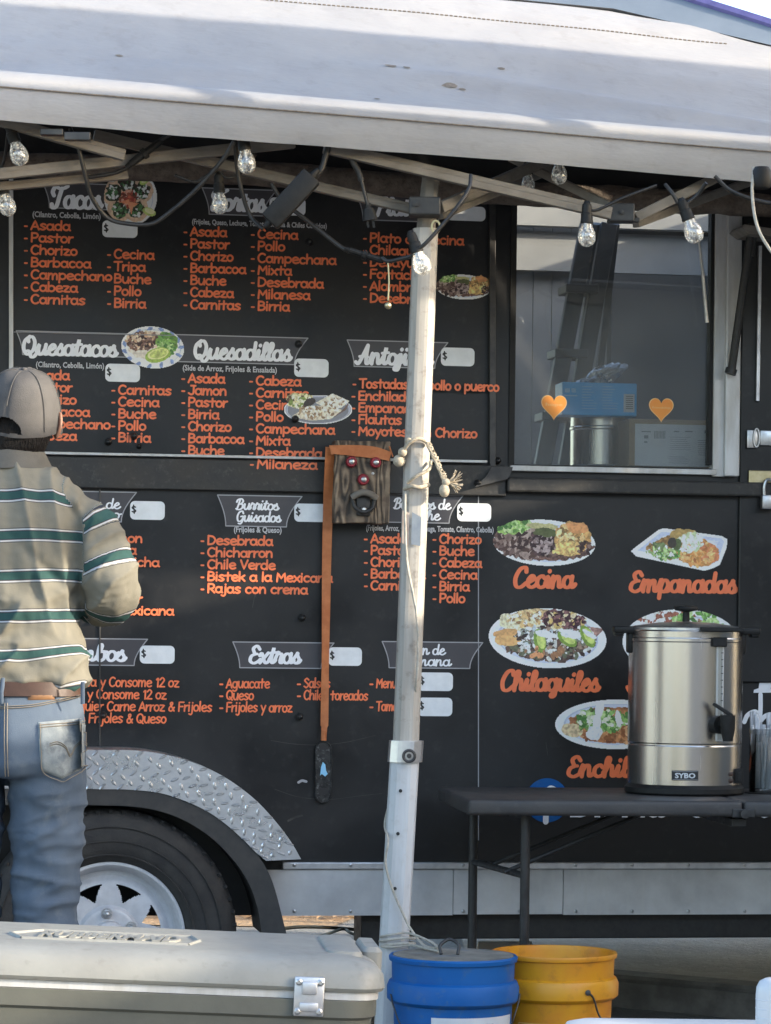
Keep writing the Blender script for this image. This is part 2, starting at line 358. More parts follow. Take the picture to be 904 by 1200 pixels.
# ------------------------------------------------------------------ hand-drawn stroke lettering
def arc(cx, cy, rx, ry, a0, a1, n=16):
    return [(cx + rx*math.cos(R(a0+(a1-a0)*i/n)), cy + ry*math.sin(R(a0+(a1-a0)*i/n))) for i in range(n+1)]
def sm(*p): return [(v.x, v.y) for v in cr([(x, y, 0) for x, y in p], 6)]
def ln(*p):
    out = []
    for (a, b), (c, d) in zip(p[:-1], p[1:]):
        for k in range(4): out.append((a+(c-a)*k/4, b+(d-b)*k/4))
    return out + [p[-1]]
RING = lambda: arc(.45, .48, .37, .46, 40, 400)
G = {
 'a': (1.0, [RING(), sm((.83,.93),(.82,.5),(.83,.15),(.95,.03))]),
 'b': (.98, [ln((.12,1.5),(.12,.02)), arc(.5,.47,.38,.45,-180,180)]),
 'c': (.88, [arc(.48,.48,.38,.46,48,312)]),
 'd': (1.0, [RING(), ln((.83,1.5),(.83,.02))]),
 'e': (.95, [sm((.14,.46),(.5,.52),(.82,.6),(.74,.85),(.46,.95),(.17,.75),(.12,.4),(.28,.1),(.55,.02),(.86,.14))]),
 'f': (.78, [sm((.75,1.42),(.52,1.5),(.36,1.25),(.34,.6),(.33,0)), ln((.05,.88),(.7,.92))]),
 'g': (1.0, [RING(), sm((.83,.93),(.83,.3),(.8,-.25),(.5,-.5),(.15,-.38))]),
 'h': (.98, [ln((.12,1.5),(.12,.02)), sm((.13,.5),(.35,.88),(.65,.9),(.8,.6),(.82,.02))]),
 'i': (.38, [ln((.16,.95),(.16,.02)), ln((.16,1.32),(.17,1.35))]),
 'j': (.5, [sm((.33,.95),(.33,.3),(.3,-.3),(.1,-.5),(-.15,-.4)), ln((.33,1.32),(.34,1.35))]),
 'k': (.9, [ln((.12,1.5),(.12,.02)), ln((.76,.92),(.16,.42)), ln((.34,.55),(.8,.02))]),
 'l': (.36, [ln((.15,1.5),(.15,.02))]),
 'm': (1.36, [ln((.12,.95),(.12,.02)), sm((.13,.5),(.32,.88),(.55,.88),(.64,.6),(.65,.02)), sm((.66,.5),(.85,.88),(1.07,.88),(1.17,.6),(1.18,.02))]),
 'n': (.96, [ln((.12,.95),(.12,.02)), sm((.13,.5),(.35,.88),(.63,.9),(.78,.6),(.8,.02))]),
 'o': (.92, [arc(.45,.48,.37,.46,90,450)]),
 'p': (.98, [ln((.12,.95),(.12,-.5)), arc(.5,.48,.38,.45,-180,180)]),
 'q': (1.0, [RING(), ln((.83,.93),(.83,-.5))]),
 'r': (.68, [ln((.12,.95),(.12,.02)), sm((.13,.45),(.3,.82),(.6,.92))]),
 's': (.84, [sm((.72,.84),(.42,.96),(.14,.74),(.42,.5),(.72,.25),(.42,.02),(.08,.14))]),
 't': (.84, [ln((.4,1.35),(.4,.02)), ln((.02,.86),(.78,.92))]),
 'u': (.98, [sm((.12,.95),(.12,.4),(.3,.05),(.6,.08),(.8,.5)), ln((.82,.95),(.84,.02))]),
 'v': (.85, [ln((.05,.95),(.4,.02),(.78,.95))]),
 'x': (.9, [ln((.08,.95),(.8,.02)), ln((.8,.95),(.08,.02))]),
 'y': (.92, [ln((.08,.95),(.45,.2)), ln((.84,.95),(.3,-.5))]),
 'z': (.85, [ln((.08,.92),(.75,.92),(.08,.04),(.8,.04))]),
 'A': (1.08, [ln((.05,0),(.52,1.42),(1.0,0)), ln((.2,.42),(.85,.45))]),
 'B': (1.02, [ln((.12,1.42),(.12,0)), sm((.12,1.4),(.6,1.36),(.8,1.08),(.6,.8),(.15,.74)), sm((.2,.76),(.7,.72),(.92,.4),(.65,.06),(.12,.02))]),
 'C': (1.05, [arc(.58,.7,.5,.7,48,312)]),
 'D': (1.12, [ln((.12,1.42),(.12,0)), sm((.12,1.4),(.7,1.28),(1.0,.75),(.72,.15),(.12,.02))]),
 'E': (.95, [ln((.85,1.4),(.12,1.4),(.12,.02),(.88,.02)), ln((.12,.74),(.72,.76))]),
 'F': (.92, [ln((.85,1.4),(.12,1.4),(.12,0)), ln((.12,.72),(.72,.74))]),
 'G': (1.15, [arc(.58,.7,.5,.7,48,330), ln((.6,.62),(1.03,.62),(1.03,.1))]),
 'J': (.9, [sm((.72,1.4),(.72,.6),(.66,.15),(.38,0),(.08,.2)), ln((.35,1.4),(.95,1.4))]),
 'L': (.85, [ln((.12,1.42),(.12,.02),(.8,.02))]),
 'M': (1.3, [ln((.1,0),(.18,1.4),(.64,.5),(1.08,1.4),(1.18,0))]),
 'N': (1.1, [ln((.12,0),(.12,1.4),(.95,.02),(.95,1.42))]),
 'P': (.98, [ln((.12,1.42),(.12,0)), sm((.12,1.38),(.65,1.36),(.86,1.02),(.62,.66),(.14,.62))]),
 'Q': (1.2, [arc(.58,.72,.5,.68,90,450), ln((.62,.4),(1.08,-.06))]),
 'R': (1.0, [ln((.12,1.42),(.12,0)), sm((.12,1.38),(.65,1.36),(.86,1.02),(.62,.66),(.14,.62)), ln((.4,.62),(.92,0))]),
 'S': (.98, [sm((.86,1.2),(.5,1.42),(.14,1.1),(.5,.76),(.88,.4),(.5,.02),(.08,.2))]),
 'T': (1.05, [ln((.03,1.38),(1.02,1.42)), ln((.52,1.4),(.52,0))]),
 'V': (1.0, [ln((.05,1.42),(.48,0),(.92,1.42))]),
 '1': (.6, [ln((.15,1.12),(.4,1.4),(.4,0))]),
 '2': (.95, [sm((.1,1.1),(.45,1.42),(.8,1.08),(.5,.55),(.08,.03)), ln((.08,.03),(.88,.03))]),
 '3': (.9, [sm((.1,1.25),(.5,1.42),(.78,1.08),(.4,.76)), sm((.4,.76),(.85,.4),(.5,.02),(.08,.16))]),
 '&': (1.1, [sm((1.0,.02),(.4,.95),(.38,1.28),(.64,1.3),(.62,.98),(.2,.5),(.22,.1),(.6,.04),(.98,.58))]),
 '-': (.62, [ln((.02,.52),(.46,.52))]),
 '$': (.95, [sm((.8,1.12),(.46,1.26),(.14,1.0),(.46,.72),(.8,.42),(.46,.16),(.08,.3)), ln((.46,1.5),(.46,-.06))]),
 ' ': (.55, []),
}
# brush-script forms for the headings (joined by low connecting strokes)
SC = dict(G)
def scr(ch, adv, strokes): SC[ch] = (adv, strokes)
scr('a', .98, [arc(.42,.46,.35,.45,45,405), sm((.78,.92),(.76,.4),(.82,.06),(1.0,.12),(1.12,.3))])
scr('b', .92, [sm((.0,.3),(.3,.9),(.42,1.4),(.28,1.55),(.16,1.2),(.14,.3),(.4,.0),(.72,.25),(.7,.75),(.45,.9),(.9,.86))])
scr('c', .82, [sm((.72,.74),(.5,.94),(.16,.7),(.14,.25),(.42,.0),(.75,.1),(.92,.3))])
scr('d', 1.0, [arc(.42,.46,.35,.45,45,405), sm((.8,1.55),(.77,.4),(.83,.06),(1.0,.12),(1.12,.3))])
scr('e', .82, [sm((.02,.3),(.4,.5),(.66,.72),(.45,.95),(.16,.62),(.18,.18),(.46,.0),(.76,.12),(.92,.3))])
scr('h', .98, [sm((.0,.3),(.3,.9),(.42,1.4),(.28,1.55),(.16,1.2),(.13,.02)), sm((.14,.35),(.36,.85),(.62,.88),(.68,.5),(.72,.1),(.9,.06),(1.05,.3))])
scr('i', .52, [sm((.0,.3),(.2,.92),(.17,.3),(.28,.03),(.5,.12),(.62,.3)), ln((.26,1.3),(.28,1.34))])
scr('j', .52, [sm((.0,.3),(.26,.92),(.26,.1),(.12,-.45),(-.18,-.42),(-.05,-.1),(.6,.32)), ln((.3,1.3),(.32,1.34))])
scr('l', .52, [sm((.0,.3),(.34,.95),(.42,1.4),(.28,1.56),(.16,1.2),(.17,.25),(.32,.02),(.52,.14),(.62,.3))])
scr('m', 1.42, [sm((-.05,.3),(.08,.8),(.16,.9),(.14,.02)), sm((.14,.4),(.35,.86),(.55,.86),(.58,.5),(.57,.02)), sm((.58,.4),(.8,.86),(1.0,.86),(1.04,.45),(1.1,.06),(1.3,.1),(1.5,.3))])
scr('n', .98, [sm((-.05,.3),(.08,.8),(.16,.9),(.14,.02)), sm((.14,.4),(.36,.86),(.6,.86),(.66,.45),(.72,.06),(.9,.1),(1.06,.3))])
scr('o', .88, [arc(.42,.46,.35,.45,60,430), sm((.6,.84),(.8,.72),(1.0,.8))])
scr('p', .95, [sm((-.05,.3),(.1,.85),(.17,.9),(.14,-.5)), sm((.14,.3),(.3,.86),(.62,.9),(.78,.5),(.55,.02),(.2,.1)), sm((.5,.02),(.8,.05),(1.0,.3))])
scr('q', .98, [arc(.42,.46,.35,.45,45,405), sm((.78,.92),(.76,.1),(.74,-.35),(.5,-.5),(.45,-.3),(.9,.1),(1.08,.3))])
scr('r', .72, [sm((-.05,.3),(.12,.8),(.24,1.06),(.3,.88),(.56,.86),(.5,.4),(.5,.1),(.66,.05),(.8,.3))])
scr('s', .72, [sm((-.05,.25),(.3,.75),(.42,1.0),(.44,.75),(.64,.35),(.46,.02),(.12,.12)), sm((.4,.02),(.64,.08),(.8,.3))])
scr('t', .62, [sm((.0,.3),(.3,1.0),(.34,1.42),(.22,.5),(.3,.06),(.5,.1),(.66,.3)), ln((.02,.95),(.62,1.02))])
scr('u', 1.0, [sm((-.05,.3),(.15,.92),(.13,.4),(.28,.03),(.55,.14),(.74,.55)), sm((.78,.92),(.74,.4),(.82,.05),(1.0,.12),(1.12,.3))])
scr('v', .82, [sm((-.05,.6),(.14,.92),(.2,.5),(.34,.04),(.62,.4),(.64,.88),(.92,.82))])
scr('T', 1.12, [sm((.12,.95),(-.02,1.25),(.2,1.62),(.6,1.5),(1.0,1.55),(1.3,1.7)), sm((.78,1.5),(.62,.8),(.45,.1),(.12,-.02),(.02,.25))])
scr('Q', 1.35, [sm((.5,1.62),(.1,1.2),(.08,.5),(.45,.0),(.95,.35),(1.05,1.1),(.75,1.6),(.4,1.45),(.45,1.15)), sm((.35,.3),(.6,.28),(.85,-.2),(1.15,-.18),(1.4,.25))])
scr('A', 1.25, [sm((-.1,.15),(.15,.0),(.45,.6),(.85,1.6)), sm((.85,1.6),(.82,.8),(.88,.05),(1.1,.1),(1.32,.3)), sm((.2,.62),(.6,.66),(.95,.6))])
scr('P', 1.15, [sm((.5,1.45),(.36,.6),(.22,-.05)), sm((.05,1.1),(.2,1.5),(.7,1.65),(1.05,1.3),(.85,.8),(.4,.7))])
scr('B', 1.15, [sm((.5,1.5),(.36,.7),(.2,.02)), sm((.05,1.15),(.2,1.5),(.7,1.65),(.98,1.3),(.75,.9),(.45,.85)), sm((.5,.86),(.95,.75),(.95,.25),(.55,-.02),(.05,.12))])
scr('G', 1.12, [sm((.95,1.25),(.75,1.6),(.3,1.4),(.08,.75),(.25,.1),(.65,.05),(.95,.4),(1.0,.75)), sm((.6,.75),(1.0,.78),(.95,.1),(.7,-.35),(.35,-.3))])
scr('E', 1.0, [sm((.88,1.3),(.6,1.6),(.25,1.35),(.45,.9),(.7,.85)), sm((.55,.86),(.15,.65),(.08,.2),(.45,-.02),(.85,.15),(1.05,.35))])
scr('F', 1.05, [sm((.1,1.1),(.1,1.5),(.5,1.5),(1.15,1.62)), sm((.62,1.5),(.45,.7),(.25,.0),(.0,.1)), ln((.3,.8),(.85,.85))])
scr('C', 1.05, [sm((.95,1.25),(.85,1.6),(.4,1.45),(.08,.75),(.2,.1),(.6,.0),(1.05,.35))])
scr('S', 1.0, [sm((.95,1.3),(.75,1.6),(.35,1.4),(.4,.95),(.75,.6),(.65,.1),(.25,-.02),(.0,.3))])
scr('D', 1.2, [sm((.5,1.5),(.36,.7),(.2,.02)), sm((.05,1.2),(.4,1.62),(.95,1.4),(1.08,.7),(.6,.02),(.1,.1))])
SC['x'] = (.9, [sm((-.05,.7),(.15,.9),(.5,.1),(.75,.05),(.95,.3)), ln((.75,.95),(.05,.02))])

def layout(text, font, slant=0, track=0):
    x, out = 0, []
    for i, ch in enumerate(text):
        adv, st = font.get(ch, font[' '])
        for s in st: out.append((i, [(x+px+slant*py, py) for px, py in s]))
        x += adv + track
    return out, x
def ribbon(bm, pts, wd, d0, to3, mi=0, contrast=0, rise=1.2e-4):
    q = [pts[0]]
    for p in pts[1:]:
        if abs(p[0]-q[-1][0]) + abs(p[1]-q[-1][1]) > 1e-6: q.append(p)
    if len(q) < 2: return
    n = len(q); L = []; Rr = []
    def dirn(i):
        a, b = q[max(i-1,0)], q[min(i+1,n-1)]; dx, dy = b[0]-a[0], b[1]-a[1]; l = math.hypot(dx,dy) or 1; return dx/l, dy/l
    def hw(i):
        dx, dy = dirn(i); return wd/2*(1 - contrast*(1-abs(dy)))
    for i in range(n):
        dx, dy = dirn(i); h = hw(i); d = d0 + rise*i/n
        L.append(bm.verts.new(to3(q[i][0]-dy*h, q[i][1]+dx*h, d))); Rr.append(bm.verts.new(to3(q[i][0]+dy*h, q[i][1]-dx*h, d)))
    fs = []
    for i in range(n-1): fs.append(bm.faces.new((L[i], L[i+1], Rr[i+1], Rr[i])))
    for i, sgn in ((0, -1), (n-1, 1)):
        dx, dy = dirn(i); h = hw(i); a0 = math.atan2(dy, dx); d = d0 + rise*i/n
        cap = [bm.verts.new(to3(q[i][0]+h*math.cos(a0+sgn*(math.pi/2 - math.pi*k/6)*1), q[i][1]+h*math.sin(a0+sgn*(math.pi/2-math.pi*k/6)), d)) if 0 < k < 6 else None for k in range(7)]
        if sgn == 1: cap[0], cap[6] = L[i], Rr[i]
        else:
            cap = [bm.verts.new(to3(q[i][0]-h*math.cos(a0+math.pi/2-math.pi*k/6), q[i][1]-h*math.sin(a0+math.pi/2-math.pi*k/6), d)) if 0 < k < 6 else None for k in range(7)]
            cap[0], cap[6] = Rr[i], L[i]
        fs.append(bm.faces.new(cap))
    setmi(fs, mi)
def write(bm, text, px, py, xh_px, end=None, hs=None, font=G, wt=.27, slant=0, d=.0015, mi=0, contrast=0, track=0, right=False, jit=0, rise=5e-5):
    """write text on the trailer wall; px,py = left end of the baseline in the photo, end = photo x where it ends"""
    u0, z0 = W(px, py); s = xh_px*wpx(px, py)
    st, width = layout(text, font, slant, track)
    if end is not None:
        u1, _ = W(end, py); hs = (u1-u0)/(width*s)
    if right: u0 = u0 - hs*width*s
    for k, (i, pts) in enumerate(st):
        rnd = random.Random(i*31+len(text)); dy = (rnd.random()-.5)*jit
        ribbon(bm, [(u0+x*s*hs, z0+(y+dy)*s) for x, y in pts], wt*s, d + (i % 3)*1.8e-4 + (k % 2)*8e-5, wl3, mi, contrast, rise)
    return hs
def bfont(text, width=None, size=.02, extrude=0.0, offset=0.0):
    """plain sans text with the built-in font as a mesh in the XY plane, left-bottom at origin"""
    cu = bpy.data.curves.new('t', 'FONT'); cu.body = text; cu.size = size; cu.extrude = extrude; cu.resolution_u = 2; cu.offset = offset
    o = bpy.data.objects.new('t', cu); C.objects.link(o)
    bpy.context.view_layer.update()
    me = bpy.data.meshes.new_from_object(o.evaluated_get(bpy.context.evaluated_depsgraph_get()))
    bpy.data.objects.remove(o); bpy.data.curves.remove(cu)
    xs = np.array([v.co.x for v in me.vertices]); x0, x1 = xs.min(), xs.max()
    sx = (width/(x1-x0)) if width else 1
    for v in me.vertices: v.co.x = (v.co.x-x0)*sx
    return me
def addtext(bm, text, M4, width=None, size=.02, extrude=0.0, mi=0, offset=0.0):
    me = bfont(text, width, size, extrude, offset); n0 = len(bm.faces); k0 = len(bm.verts)
    bm.from_mesh(me); bm.verts.ensure_lookup_table(); bm.faces.ensure_lookup_table()
    for f in bm.faces[n0:]: f.material_index = mi
    bmesh.ops.transform(bm, matrix=M4, verts=bm.verts[k0:]); bpy.data.meshes.remove(me)
def frame4(o, x, y):
    x = Vector(x).normalized(); y = Vector(y).normalized(); z = x.cross(y)
    return Matrix(((x.x,y.x,z.x,o[0]),(x.y,y.y,z.y,o[1]),(x.z,y.z,z.z,o[2]),(0,0,0,1)))
WX, WZ = (1,0,0), (0,0,1)

# ------------------------------------------------------------------ printed dish pictures (pigment per cell)
class Paint:
    def __init__(s, w, h, ss=1.5):
        s.w, s.h, s.ss = w, h, ss; s.W, s.H = int(w*ss), int(h*ss)
        yy, xx = np.mgrid[0:s.H, 0:s.W]; s.x = (xx+.5)/ss; s.y = (yy+.5)/ss
        s.c = np.zeros((s.H, s.W, 3)); s.a = np.zeros((s.H, s.W), bool)
    def noise(s, sc):
        gh, gw = max(2, int(s.h/sc)+2), max(2, int(s.w/sc)+2); g = rng.random((gh, gw))
        fy = np.clip(s.y/sc, 0, gh-1.01); fx = np.clip(s.x/sc, 0, gw-1.01); iy, ix = fy.astype(int), fx.astype(int); ty, tx = fy-iy, fx-ix
        return (g[iy,ix]*(1-tx)+g[iy,ix+1]*tx)*(1-ty) + (g[iy+1,ix]*(1-tx)+g[iy+1,ix+1]*tx)*ty
    def ell(s, cx, cy, rx, ry, col, rot=0, wob=0, wsc=4, tex=.12, tsc=2.2, solid=False, p=2):
        a = R(rot); dx, dy = s.x-cx, s.y-cy; u = (dx*math.cos(a)+dy*math.sin(a))/rx; v = (-dx*math.sin(a)+dy*math.cos(a))/ry
        r = (np.abs(u)**p + np.abs(v)**p)**(1/p)
        if wob: r = r + (s.noise(wsc)-.5)*wob
        m = r < 1
        if not solid: m &= s.a
        s.fill(m, col, tex, tsc)
        if solid: s.a |= m
        return m
    def fill(s, m, col, tex=.12, tsc=2.2):
        t = 1 + (s.noise(tsc)-.5)*2*tex + (s.noise(1.1)-.5)*tex
        s.c[m] = (np.array(col)[None]*t[m][:, None])
    def pol(s, pts, col, tex=.1, tsc=2.2, solid=False):
        m = np.zeros_like(s.a); n = len(pts)
        for i in range(n):
            (x0, y0), (x1, y1) = pts[i], pts[(i+1) % n]
            if y0 == y1: continue
            cnd = ((s.y < y1) != (s.y < y0)) & (s.x < (x1-x0)*(s.y-y0)/(y1-y0)+x0); m ^= cnd
        if not solid: m &= s.a
        s.fill(m, col, tex, tsc)
        if solid: s.a |= m
    def dots(s, n, cx, cy, rx, ry, r0, r1, cols, rot=True, asp=1.8):
        for _ in range(n):
            t = rng.random()*6.283; q = math.sqrt(rng.random()); r = r0+rng.random()*(r1-r0)
            s.ell(cx+rx*q*math.cos(t), cy+ry*q*math.sin(t), r*(asp if rot else 1), r, cols[rng.integers(len(cols))], rng.random()*180, .5, 2, .15)
    def plate(s, cx, cy, rx, ry, rot=0, col=(205,212,224), inner=(184,192,208), rim=.86):
        s.ell(cx, cy, rx, ry, (228,232,240), rot, solid=True, tex=.02); s.ell(cx, cy, rx*.965, ry*.95, col, rot, tex=.03)
        s.ell(cx, cy, rx*rim, ry*rim*.96, (168,176,194), rot, tex=.03); s.ell(cx, cy+ry*.02, rx*(rim-.03), ry*(rim-.05), inner, rot, tex=.03)
    def mesh(s, name, px0, py0, d, parent, label=None):
        me = bpy.data.meshes.new(name)
        idx = -np.ones((s.H+1, s.W+1), int); vs = []; fs = []; cols = []
        us = [[None]*(s.W+1) for _ in range(s.H+1)]
        for j in range(s.H):
            for i in range(s.W):
                if not s.a[j, i]: continue
                q = []
                for jj, ii in ((j,i),(j+1,i),(j+1,i+1),(j,i+1)):
                    if idx[jj, ii] < 0:
                        idx[jj, ii] = len(vs); vs.append(WL(px0+ii/s.ss, py0+jj/s.ss, d))
                    q.append(idx[jj, ii])
                fs.append(q); cols.append(s.c[j, i])
        me.from_pydata(vs, [], fs)
        c = np.clip(np.array(cols), 0, 255)/255; gy = c.mean(1, keepdims=True); c = np.clip(c*.80 + gy*.20 + np.array([.012,.012,.022]), 0, 1); l = np.where(c <= .04045, c/12.92, ((c+.055)/1.055)**2.4)*1.3; l = np.minimum(l, .85)
        at = me.color_attributes.new('Col', 'FLOAT_COLOR', 'CORNER')
        full = np.ones((len(fs)*4, 4)); full[:, :3] = np.repeat(l, 4, axis=0); at.data.foreach_set('color', full.ravel())
        o = obj(name, me, M['print'], parent)
        if label: o['label'] = label
        return o
# ================================================================== SETTING: ground, sky-line
def ground_sheet(name, x0, x1, y0, y1, z, mat, nx=2, ny=2, amp=0):
    bm = nb(); vs = [[bm.verts.new((x0+(x1-x0)*i/nx, y0+(y1-y0)*j/ny, z + (amp*noise.noise(Vector((i*.9, j*.9, 3))) if 0 < i < nx and 0 < j < ny else 0))) for i in range(nx+1)] for j in range(ny+1)]
    for j in range(ny):
        for i in range(nx): bm.faces.new((vs[j][i], vs[j][i+1], vs[j+1][i+1], vs[j+1][i]))
    return tag(obj(name, bm, mat), None, None, kind='structure')
ground_sheet('road', -900, 900, -40, 1600, 0.0, M['road'])
# raised gravel pavement beyond the trailer with a concrete kerb
ka, kb = Vector((1.02, 9.17)), Vector((3.6, 7.38))
bm = nb(); dkx = (kb-ka).normalized(); nrm = Vector((-dkx.y, dkx.x))
kz = .10
for (o0, o1, z0, z1) in ((0, .16, 0.0, kz),):
    pts = [ka - dkx*1 + nrm*o0, kb + nrm*o0, kb + nrm*o1, ka - dkx*1 + nrm*o1]
    a = [bm.verts.new((p.x, p.y, z0-.02)) for p in pts]; b = [bm.verts.new((p.x, p.y, z1)) for p in pts]
    bm.faces.new(b); bm.faces.new(a[::-1])
    for i in range(4): bm.faces.new((a[i], a[(i+1)%4], b[(i+1)%4], b[i]))
bmesh.ops.bevel(bm, geom=[e for e in bm.edges if abs(e.verts[0].co.z-kz) < 1e-4 and abs(e.verts[1].co.z-kz) < 1e-4], offset=.02, segments=3, affect='EDGES')
tag(obj('kerb', bm, M['kerb']), None, None, kind='structure')
bm = nb(); p1 = ka - dkx*1 + nrm*.15; p2 = kb + nrm*.15
poly(bm, [(p1.x, p1.y, kz-.006), (p2.x, p2.y, kz-.006), (p2.x+8, p2.y+6, kz-.006), (p2.x+4, 30, kz-.006), (p1.x-.1, 30, kz-.006)])
tag(obj('pavement', bm, M['walk']), None, None, kind='structure')
bm = nb()
for _ in range(2600):
    x = -2.6 + rng.random()*4.2; y = 12.0 + rng.random()*2.2
    L_ = .02+.04*rng.random(); a = rng.random()*6.28; z = .012 + .02*rng.random() + (.09 if x > -.1 else 0); wv = L_*.35
    c, s_ = math.cos(a), math.sin(a); tz = (rng.random()-.5)*.03
    poly(bm, [(x-c*L_, y-s_*L_, z-tz), (x+s_*wv, y-c*wv, z+.006), (x+c*L_, y+s_*L_, z+tz), (x-s_*wv, y+c*wv, z+.004)])
M['leaf'] = pmat('dry_leaf', (.50,.33,.17), (.34,.20,.10), 9, .8)
tag(obj('leaf_litter', bm, M['leaf']), 'dry tan leaf litter lying in the sun beyond the trailer', 'leaves', kind='stuff')
bm = nb(); poly(bm, [(-3.2, 11.75, .004), (-.2, 11.75, .004), (.4, 14.5, .004), (-3.6, 14.5, .004)])
tag(obj('dirt', bm, M['chips']), None, None, kind='structure')
# far rocky hill
bm = nb(); nx, ny = 60, 24; g = []
for j in range(ny+1):
    row = []
    for i in range(nx+1):
        x = 40 + 460*i/nx; y = 800 + 400*j/ny; fx = (x-150)/95
        hgt = 181*math.exp(-(fx*fx)) * math.sin(math.pi*min(1, (j/ny)*1.0+.0)) + 60*math.exp(-((x-330)/90)**2)*math.sin(math.pi*j/ny)
        hgt += (hgt*.12)*noise.noise(Vector((x*.02, y*.02, 1))) + hgt*.05*noise.noise(Vector((x*.08, y*.08, 5)))
        row.append(bm.verts.new((x, y, hgt-1)))
    g.append(row)
for j in range(ny):
    for i in range(nx): bm.faces.new((g[j][i], g[j][i+1], g[j+1][i+1], g[j+1][i]))
tag(obj('hill', bm, M['hill'], smooth=40), None, None, kind='structure')

# ================================================================== FOOD TRAILER
TR = thing('food_trailer', 'black food trailer covered in orange and white menu lettering', 'food trailer', (T0.x, T0.y, 0), TH)
UL, UR = -3.3, 2.7
_, zb = W(600, 1072); zt = 2.64; _, zs = W(600, 1012)
wu0, wz1 = W(600, 232); wu1, wz0 = W(841, 549)
bm = nb()
for lo, hi in (((UL, 0, zb), (wu0, .05, zt)), ((wu1, 0, zb), (UR, .05, zt)), ((wu0, 0, zb), (wu1, .05, wz0)), ((wu0, 0, wz1), (wu1, .05, zt))):
    boxp(bm, lo, hi)
bmesh.ops.remove_doubles(bm, verts=bm.verts, dist=1e-5)
obj('wall_panel', bm, M['panel'], TR)
# shell behind: far wall with an opening added to light the inside, ends, floor, roof
bm = nb(); D = 2.1
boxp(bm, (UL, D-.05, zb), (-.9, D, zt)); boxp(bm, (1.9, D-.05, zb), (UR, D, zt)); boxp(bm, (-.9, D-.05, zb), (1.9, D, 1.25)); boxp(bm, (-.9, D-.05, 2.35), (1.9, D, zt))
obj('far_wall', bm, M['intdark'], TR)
for x0 in (UL, UR-.05): bm = nb(); boxp(bm, (x0, .052, zb), (x0+.05, D-.052, zt)); obj('end_wall', bm, M['panel'], TR)
bm = nb(); boxp(bm, (UL+.052, .052, zb), (UR-.052, D-.052, zb+.06)); obj('floor', bm, M['intdark'], TR)
bm = nb(); boxp(bm, (UL-.02, -.01, zt+.002), (.10, D+.02, zt+.05)); boxp(bm, (1.70, -.01, zt+.002), (UR+.02, D+.02, zt+.05)); boxp(bm, (.102, -.01, zt+.003), (1.698, .40, zt+.05)); boxp(bm, (.102, 1.6, zt+.003), (1.698, D+.02, zt+.05))  # gap over the window added to let sky light in
obj('roof', bm, M['alu'], TR)
# chassis rail under the floor
bm = nb(); _, zc0 = W(600, 1103); boxp(bm, (.03, .06, zc0), (UR-.1, .16, zb-.003), .004); boxp(bm, (-.05, .06, zc0-.02), (.026, .2, zb-.003), .004); boxp(bm, (UL+.3, .35, zc0+.10), (.0, .43, zb-.003)); boxp(bm, (-.6, 1.6, zc0), (UR-.1, 1.7, zb-.003))
obj('chassis_frame', bm, M['blackmetal'], TR)
# aluminium skirt and its top flange
us, _ = W(312, 1040); bm = nb()
boxp(bm, (us, -.014, zb), (W(530,1040)[0], -.002, W(600,1019)[1])); boxp(bm, (W(530,1040)[0]+.002, -.0125, zb+.002), (W(536,1040)[0]+.3, -.002, W(600,1019)[1])); boxp(bm, (W(536,1040)[0]+.302, -.014, zb), (UR, -.002, W(600,1019)[1]))
obj('skirt_panel', bm, M['skirt'], TR)
bm = nb(); boxp(bm, (W(330,1010)[0], -.022, W(600,1018.5)[1]), (UR, -.002, W(600,1010)[1]), .003); obj('skirt_flange', bm, M['alu'], TR)
for i in range(9):
    for py in (1014, 1068):
        bm = nb(); lathe(bm, [(.005,0),(.005,-.003),(.0005,-.005)], 8, WL(345+i*66, py, .015 if py > 1030 else .022), 'Y', cap=False); obj('rivet', bm, M['steel2'], TR)
# dusty steel beam between the upper and lower panels
bm = nb(); boxp(bm, (UL, -.02, W(300,576)[1]), (W(592,560)[0], -.001, W(300,540)[1]), .003); boxp(bm, (W(592,560)[0]+.001, -.034, W(700,579)[1]), (UR, -.001, W(700,562)[1]), .006)
obj('cross_beam', bm, M['beam'], TR)
def trimbar(name, a, b, wpx_, d, mat, dep=.008):
    bm = nb(); p, q = WL(*a, d), WL(*b, d); bar(bm, p, q, dep, wpx_*wpx(*a), up=(q-p).cross(Vector((0,1,0))), bev=.001); return obj(name, bm, mat, TR)
trimbar('trim_strip', (13, 205), (13, 536), 5, .006, M['alu_white'])
trimbar('trim_strip', (16, 530), (571, 541), 3, .024, M['alu_white'], .012)
trimbar('trim_strip', (577, 235), (577, 553), 7, .010, M['trim'], .018)
trimbar('trim_strip', (16, 389), (205, 393), 1, .006, M['outline'], .002)
trimbar('seam_strip', (561, 580), (561, 985), 1.2, .0006, M['outline'], .001)
trimbar('seam_strip', (117, 556), (117, 875), 2, .003, M['trim'], .004)
bm = nb(); tube(bm, cr([WL(598,549,.02), WL(592,556,.03), WL(588,562,.03)], 4), .003, 6); obj('tie_cord', bm, M['rope'], TR)
bm = nb()   # gusset plate in the corner under the trim
prism(bm, [W(574,548), W(598,548), W(597,553), W(592,562), W(553,572), W(566,560)], wl3, .0365, .040); obj('gusset_plate', bm, M['trim'], TR)
bolts = [(363,284),(346,491),(350,403),(157,511),(163,523),(152,532),(127,518),(354,724),(351,840),(122,725),(121,838),(560,566),(583,540)]
for i, (bx, by) in enumerate(bolts):
    bm = nb(); r = .0085 if i not in (4,5) else .006
    lathe(bm, [(r*1.25,0),(r*1.2,-.004),(r,-.008),(r*.8,-.020),(r*.45,-.026),(0.0005,-.027)], 14, WL(bx, by, .02 if 540 < by < 576 else .001), 'Y'); obj('bolt', bm, M['blackmetal'], TR, smooth=50)
